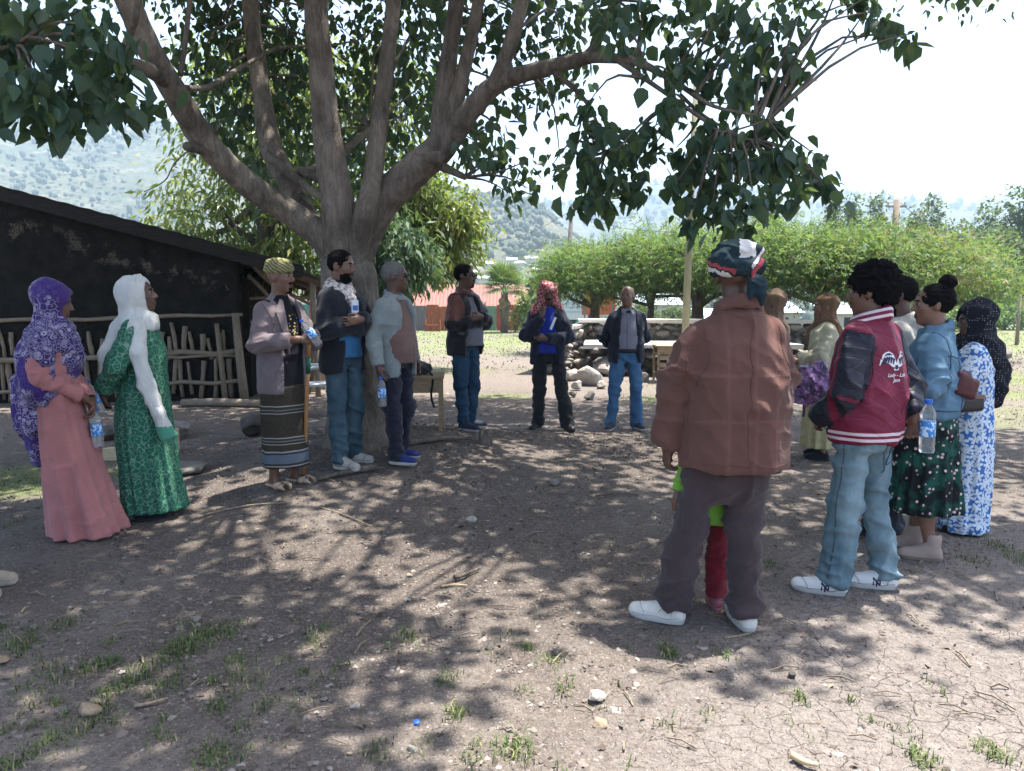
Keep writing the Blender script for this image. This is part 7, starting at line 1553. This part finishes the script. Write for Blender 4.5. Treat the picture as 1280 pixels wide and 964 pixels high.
def woods(name, hgt, box, n, size, mat, thr):
    x = rng.uniform(box[0], box[1], n); y = rng.uniform(box[2], box[3], n); k = fbm(np.stack([x / 45, y / 45, 0 * x], 1), 9, 3) > thr; x, y = x[k], y[k]; z = np.array([float(hgt(a, b)) for a, b in zip(x, y)]); n = len(x)
    b = bmesh.new(); bmesh.ops.create_icosphere(b, subdivisions=1, radius=1); T = np.array([v.co[:] for v in b.verts]); F = np.array([[v.index for v in f.verts] for f in b.faces]); b.free()
    s = size * (.5 + .8 * rng.random(n)); h = s * (.8 + .9 * rng.random(n)); V = T[None] * (1 + .35 * rng.normal(size=(n, len(T), 1)) * .5) * np.stack([s, s, h], 1)[:, None] + np.stack([x, y, z + h * .6], 1)[:, None]
    o = link(name, mesh_np(name, V.reshape(-1, 3), (np.arange(n) * len(T))[:, None, None] * 1 + F[None] if False else ((np.arange(n) * len(T))[:, None, None] + F[None]).reshape(-1, 3), mat, None, False)); tag(o, kind='stuff')
wm = plain("wood_green", (.048, .062, .035), .95, .4, .05); woods("hill_woods", h_mid[1], h_mid[2], 6000, 1.5, wm, .47); woods("hill_woods", h_left[1], h_left[2], 6000, 1.8, wm, .45); woods("hill_woods", h_far[1], h_far[2], 2600, 4, wm, .5)
# ------------------------------------------------------------------ what lies on the ground
def scatter(n, x0, x1, y0, y1, dens=None, bias=1.0):
    x = rng.uniform(x0, x1, n); y = y0 + (y1 - y0) * rng.random(n) ** bias; k = np.abs(x) < y * .72 + .6
    if dens is not None: k &= rng.random(n) < dens(x, y)
    return x[k], y[k]
hit_z = lambda x, y: gh(x, y)
def m_rand(name, stops, rough=.95):
    t = NT(name); r = t.n("ShaderNodeNewGeometry").outputs["Random Per Island"]; return t.done(t.ramp(r, stops), rough, None, .12)
peb_m = m_rand("pebble_colours", [(0, (.07, .058, .05)), (.4, (.15, .125, .108)), (.75, (.2, .175, .155)), (.97, (.27, .245, .22))])
def pebbles(name, x, y, s, mat=peb_m):
    n = len(x); T = np.array([(1, 0, 0), (0, 1, 0), (-1, 0, 0), (0, -1, 0), (.1, .1, .75), (.72, .72, .35), (-.7, .66, .4), (-.66, -.72, .35), (.7, -.7, .4)])
    F = np.array([(0, 5, 4), (5, 1, 4), (1, 6, 4), (6, 2, 4), (2, 7, 4), (7, 3, 4), (3, 8, 4), (8, 0, 4)]); a = rng.random(n) * 6.28; c, sn = np.cos(a), np.sin(a)
    V = T[None] * (1 + .15 * rng.normal(size=(n, 9, 1))) * np.stack([s, s * (.55 + .4 * rng.random(n)), s * (.65 + .4 * rng.random(n))], 1)[:, None]
    V = np.stack([V[..., 0] * c[:, None] - V[..., 1] * sn[:, None], V[..., 0] * sn[:, None] + V[..., 1] * c[:, None], V[..., 2]], 2) + np.stack([x, y, hit_z(x, y) - .004], 1)[:, None]
    tag(link(name, mesh_np(name, V.reshape(-1, 3), ((np.arange(n) * 9)[:, None, None] + F[None]).reshape(-1, 3), mat, None, False)), kind='stuff')
litd = lambda x, y: np.clip(1.15 - np.sqrt((x - .2) ** 2 + (y - 7.8) ** 2) / 5.0, .10, 1) * (.25 + .75 * smooth(.35, .6, fbm(np.stack([x * 1.6, y * 1.6, 0 * x], 1), 61, 3)))
grav = lambda x, y: np.clip(.25 + .9 * np.exp(-(((x - .1) / 1.3) ** 2 + ((y - 3.1) / .9) ** 2)) + .5 * np.exp(-(((x + 1.6) / 1.6) ** 2 + ((y - 4) / 1.5) ** 2)), 0, 1)
x, y = scatter(60000, -6, 6, 2.0, 9.5, grav, 1.6); pebbles("gravel", x, y, .004 + .012 * rng.random(len(x)) ** 3.2)
x, y = scatter(1500, -4, 4, 2.0, 9, grav, 1.5); pebbles("gravel", x, y, .012 + .018 * rng.random(len(x)) ** 2.5)
x, y = scatter(5000, -12, 14, 9, 24); pebbles("gravel", x, y, .008 + .03 * rng.random(len(x)) ** 3)
clod_m = m_rand('clod_colours', [(0, (.04, .032, .028)), (.5, (.10, .08, .068)), (1, (.19, .158, .137))])
x, y = scatter(42000, -5, 5, 2.0, 8.0, lambda x, y: .25 + .75 * smooth(.4, .6, fbm(np.stack([x * 2, y * 2, 0 * x], 1), 71, 3)), 1.5); pebbles("clods", x, y, .003 + .010 * rng.random(len(x)) ** 2.2, clod_m)
# fallen leaves and bark chips
lit_m = m_rand("litter_colours", [(0, (.045, .036, .03)), (.4, (.095, .073, .058)), (.75, (.16, .125, .1)), (.97, (.33, .26, .19))])
def litter(name, n, y1, L0, bias):
    x, y = scatter(n, -7, 7, 2.3, y1, litd, bias); n = len(x); D = np.stack([rng.normal(size=n), rng.normal(size=n), .16 * rng.normal(size=n)], 1)
    tag(link(name, leaves_mesh(name, np.stack([x, y, hit_z(x, y) + .006 + .008 * rng.random(n)], 1), D, L0 * (.4 + .9 * rng.random(n) ** 1.5), OVAL, lit_m)), kind='stuff')
litter("leaf_litter", 52000, 8.5, .021, 1.0); litter("leaf_litter", 22000, 13.5, .036, .7)
# broken twigs
def sticks(n):
    mb = MB()
    for _ in range(n):
        x, y = random.uniform(-4.5, 4.5), 2.4 + 9 * random.random() ** 1.3; a = random.uniform(0, PI); L = random.uniform(.04, .16); z = g1(x, y) + .008
        mb.tube([(x, y, z), (x + math.cos(a) * L * .5, y + math.sin(a) * L * .5 + random.uniform(-.01, .01), z + .012), (x + math.cos(a) * L, y + math.sin(a) * L, z)], random.uniform(.002, .005), 4, cap=False)
    tag(mb.build("twig_litter", stick_m), kind='stuff')
sticks(420)
def twig(label, pts, r, mat=stick_m, name="fallen_twig", cat="twig"):
    G = [ground_at(*p) for p in pts]; b = G[0].copy(); P = [(q - b) + Vector((0, 0, r * 1.2)) for q in G]; mb = MB(); S = spline(P, 9); mb.tube(S, list(np.linspace(r, r * .5, 9)), 6, jit=.12); o = mb.build(name, mat, None, True, b)
    if name == 'surface_root': o.parent = tree; o.location = b - TREE; return
    tag(o, label, cat)
twig("long dark fallen twig crossing dirt between green dress and check scarf man", [(255, 646), (310, 634), (365, 630)], .010); twig("thin fallen twig curving toward the middle of the dirt", [(400, 636), (432, 646), (465, 660)], .008)
twig("broken branch piece lying in the sunny patch", [(568, 726), (582, 722), (598, 715)], .016, bark_main); twig("pale stripped stick beside the broken branch piece", [(552, 735), (568, 733), (584, 734)], .008, plain("pale_stick", (.42, .32, .2), .9))
twig("pale stick lying among grass tufts near tan stone", [(168, 886), (190, 882), (210, 876)], .009); twig("short dry stick pointing up the dirt slope", [(445, 798), (452, 788), (463, 778)], .008); twig("twig lying just behind the tall rust jacket man's white shoes", [(905, 800), (930, 796), (945, 790)], .007)
twig("long twig on dirt beyond the tall man's elbow", [(745, 622), (770, 619), (798, 621)], .010, bark_main); twig("dry stalk lying near lower edge of cracked mud", [(990, 950), (1005, 958), (1022, 962)], .014, plain("pale_stalk", (.45, .34, .2), .9)); twig("surface root running out from the tree's foot", [(470, 588), (430, 596), (398, 604)], .03, bark_main, "surface_root", "root"); twig("surface root running toward the small tree stump", [(500, 560), (560, 552), (590, 553)], .03, bark_main, "surface_root", "root")
cp = ground_at(521, 905); b = MB(); b.add(*lathe([(.0115, 0), (.012, .003), (.012, .011), (.010, .012)], 12)); tag(b.build("bottle_cap", cap_blue, None, True, cp, (R(14), 0, 0)), "blue plastic bottle cap dropped on gravel", "bottle cap")
# ------------------------------------------------------------------ grass
grass_m = m_rand("grass_colours", [(0, (.035, .065, .018)), (.5, (.075, .115, .032)), (.8, (.13, .155, .06)), (1, (.3, .26, .14))], .7)
def blades(name, x, y, h, lean=1.5, w=.0028):
    n = len(x); a = rng.random(n) * 6.28; d = np.stack([np.cos(a), np.sin(a)], 1); s = np.stack([-d[:, 1], d[:, 0]], 1) * w * (h / .08)[:, None] ** .3; z = hit_z(x, y) - .005; l = lean * rng.random(n)
    B = np.stack([x, y], 1); m = B + d * (h * l * .35)[:, None]; e = B + d * (h * l)[:, None]; V = np.zeros((n, 5, 3)); V[:, 0, :2] = B - s; V[:, 1, :2] = B + s; V[:, 2, :2] = m + s * .8; V[:, 3, :2] = m - s * .8; V[:, 4, :2] = e
    V[:, 0, 2] = V[:, 1, 2] = z; V[:, 2, 2] = V[:, 3, 2] = z + h * .62; V[:, 4, 2] = z + h * (1 - .45 * l / (lean + .01))
    q = (np.arange(n) * 5)[:, None]; tag(link(name, mesh_np(name, V.reshape(-1, 3), [q + np.array([[0, 1, 2, 3]]), q + np.array([[3, 2, 4]])], grass_m, None, False)), kind='stuff')
tufts = [(245, 800, 34, 260), (225, 812, 24, 80), (15, 812, 34, 160), (65, 850, 34, 110), (80, 782, 18, 60), (125, 832, 18, 60), (165, 850, 20, 80), (400, 795, 22, 80), (505, 800, 22, 60), (560, 852, 16, 60), (570, 893, 14, 60), (645, 938, 20, 90), (690, 830, 16, 60), (658, 812, 10, 30), (836, 816, 12, 70), (905, 820, 14, 24), (1152, 950, 20, 110), (1240, 942, 18, 110), (1000, 874, 12, 50), (965, 706, 14, 40), (1250, 684, 22, 110), (1215, 700, 18, 60), (30, 602, 40, 260), (12, 655, 24, 110), (70, 925, 22, 80), (115, 905, 24, 90), (270, 886, 14, 40), (300, 838, 24, 70), (595, 945, 22, 50), (470, 940, 18, 40), (705, 860, 14, 40), (655, 866, 12, 30), (285, 790, 20, 70), (310, 860, 30, 60), (205, 855, 26, 60), (130, 880, 20, 50), (20, 955, 30, 110), (1275, 700, 20, 90), (265, 945, 20, 30), (640, 800, 20, 20)]
tufts += [(int(rng.uniform(0, 420)), int(rng.uniform(770, 960)), int(rng.uniform(8, 26)), int(rng.uniform(6, 26))) for _ in range(46)] + [(int(rng.uniform(420, 1270)), int(rng.uniform(790, 960)), int(rng.uniform(6, 14)), int(rng.uniform(4, 14))) for _ in range(26)]
X, Y, Hh = [], [], []
for px, py, s, n in tufts:
    n = int(n * 1.7); g = ground_at(px, py); r = s * g.y / FPX * .55; X.append(g.x + rng.normal(size=n) * r * 1.0); Y.append(g.y + rng.normal(size=n) * r * 1.6); Hh.append(.012 + .036 * rng.random(n) ** 1.6)
blades("grass", np.concatenate(X), np.concatenate(Y), np.concatenate(Hh))
def gd(x, y): return patches(x, y, GRASS) * .8
x, y = scatter(52000, -9, 16, 5, 19, gd); blades("grass", x, y, .015 + .035 * rng.random(len(x)), 1.4, .005)
x, y = scatter(34000, -22, 26, 17, 44, lambda x, y: .85 - .7 * patches(x, y, [(2.5, 20, 4.5, 3.0)])); blades("grass", x, y, .02 + .05 * rng.random(len(x)), 1.4, .016)
# ------------------------------------------------------------------ the air
hz = MB(); hz.box((0, 1180, 140), (2300, 1230, 151))
hm = bpy.data.materials.new("haze"); hm.use_nodes = True; ht = hm.node_tree; ht.nodes.remove(ht.nodes["Principled BSDF"])
pv = ht.nodes.new("ShaderNodeVolumePrincipled"); pv.inputs["Color"].default_value = (.43, .56, .69, 1); pv.inputs["Density"].default_value = .00066
pv.inputs["Anisotropy"].default_value = .25
ht.links.new(pv.outputs[0], ht.nodes["Material Output"].inputs["Volume"])
tag(hz.build("haze", hm), kind='stuff')
bpy.context.view_layer.update()
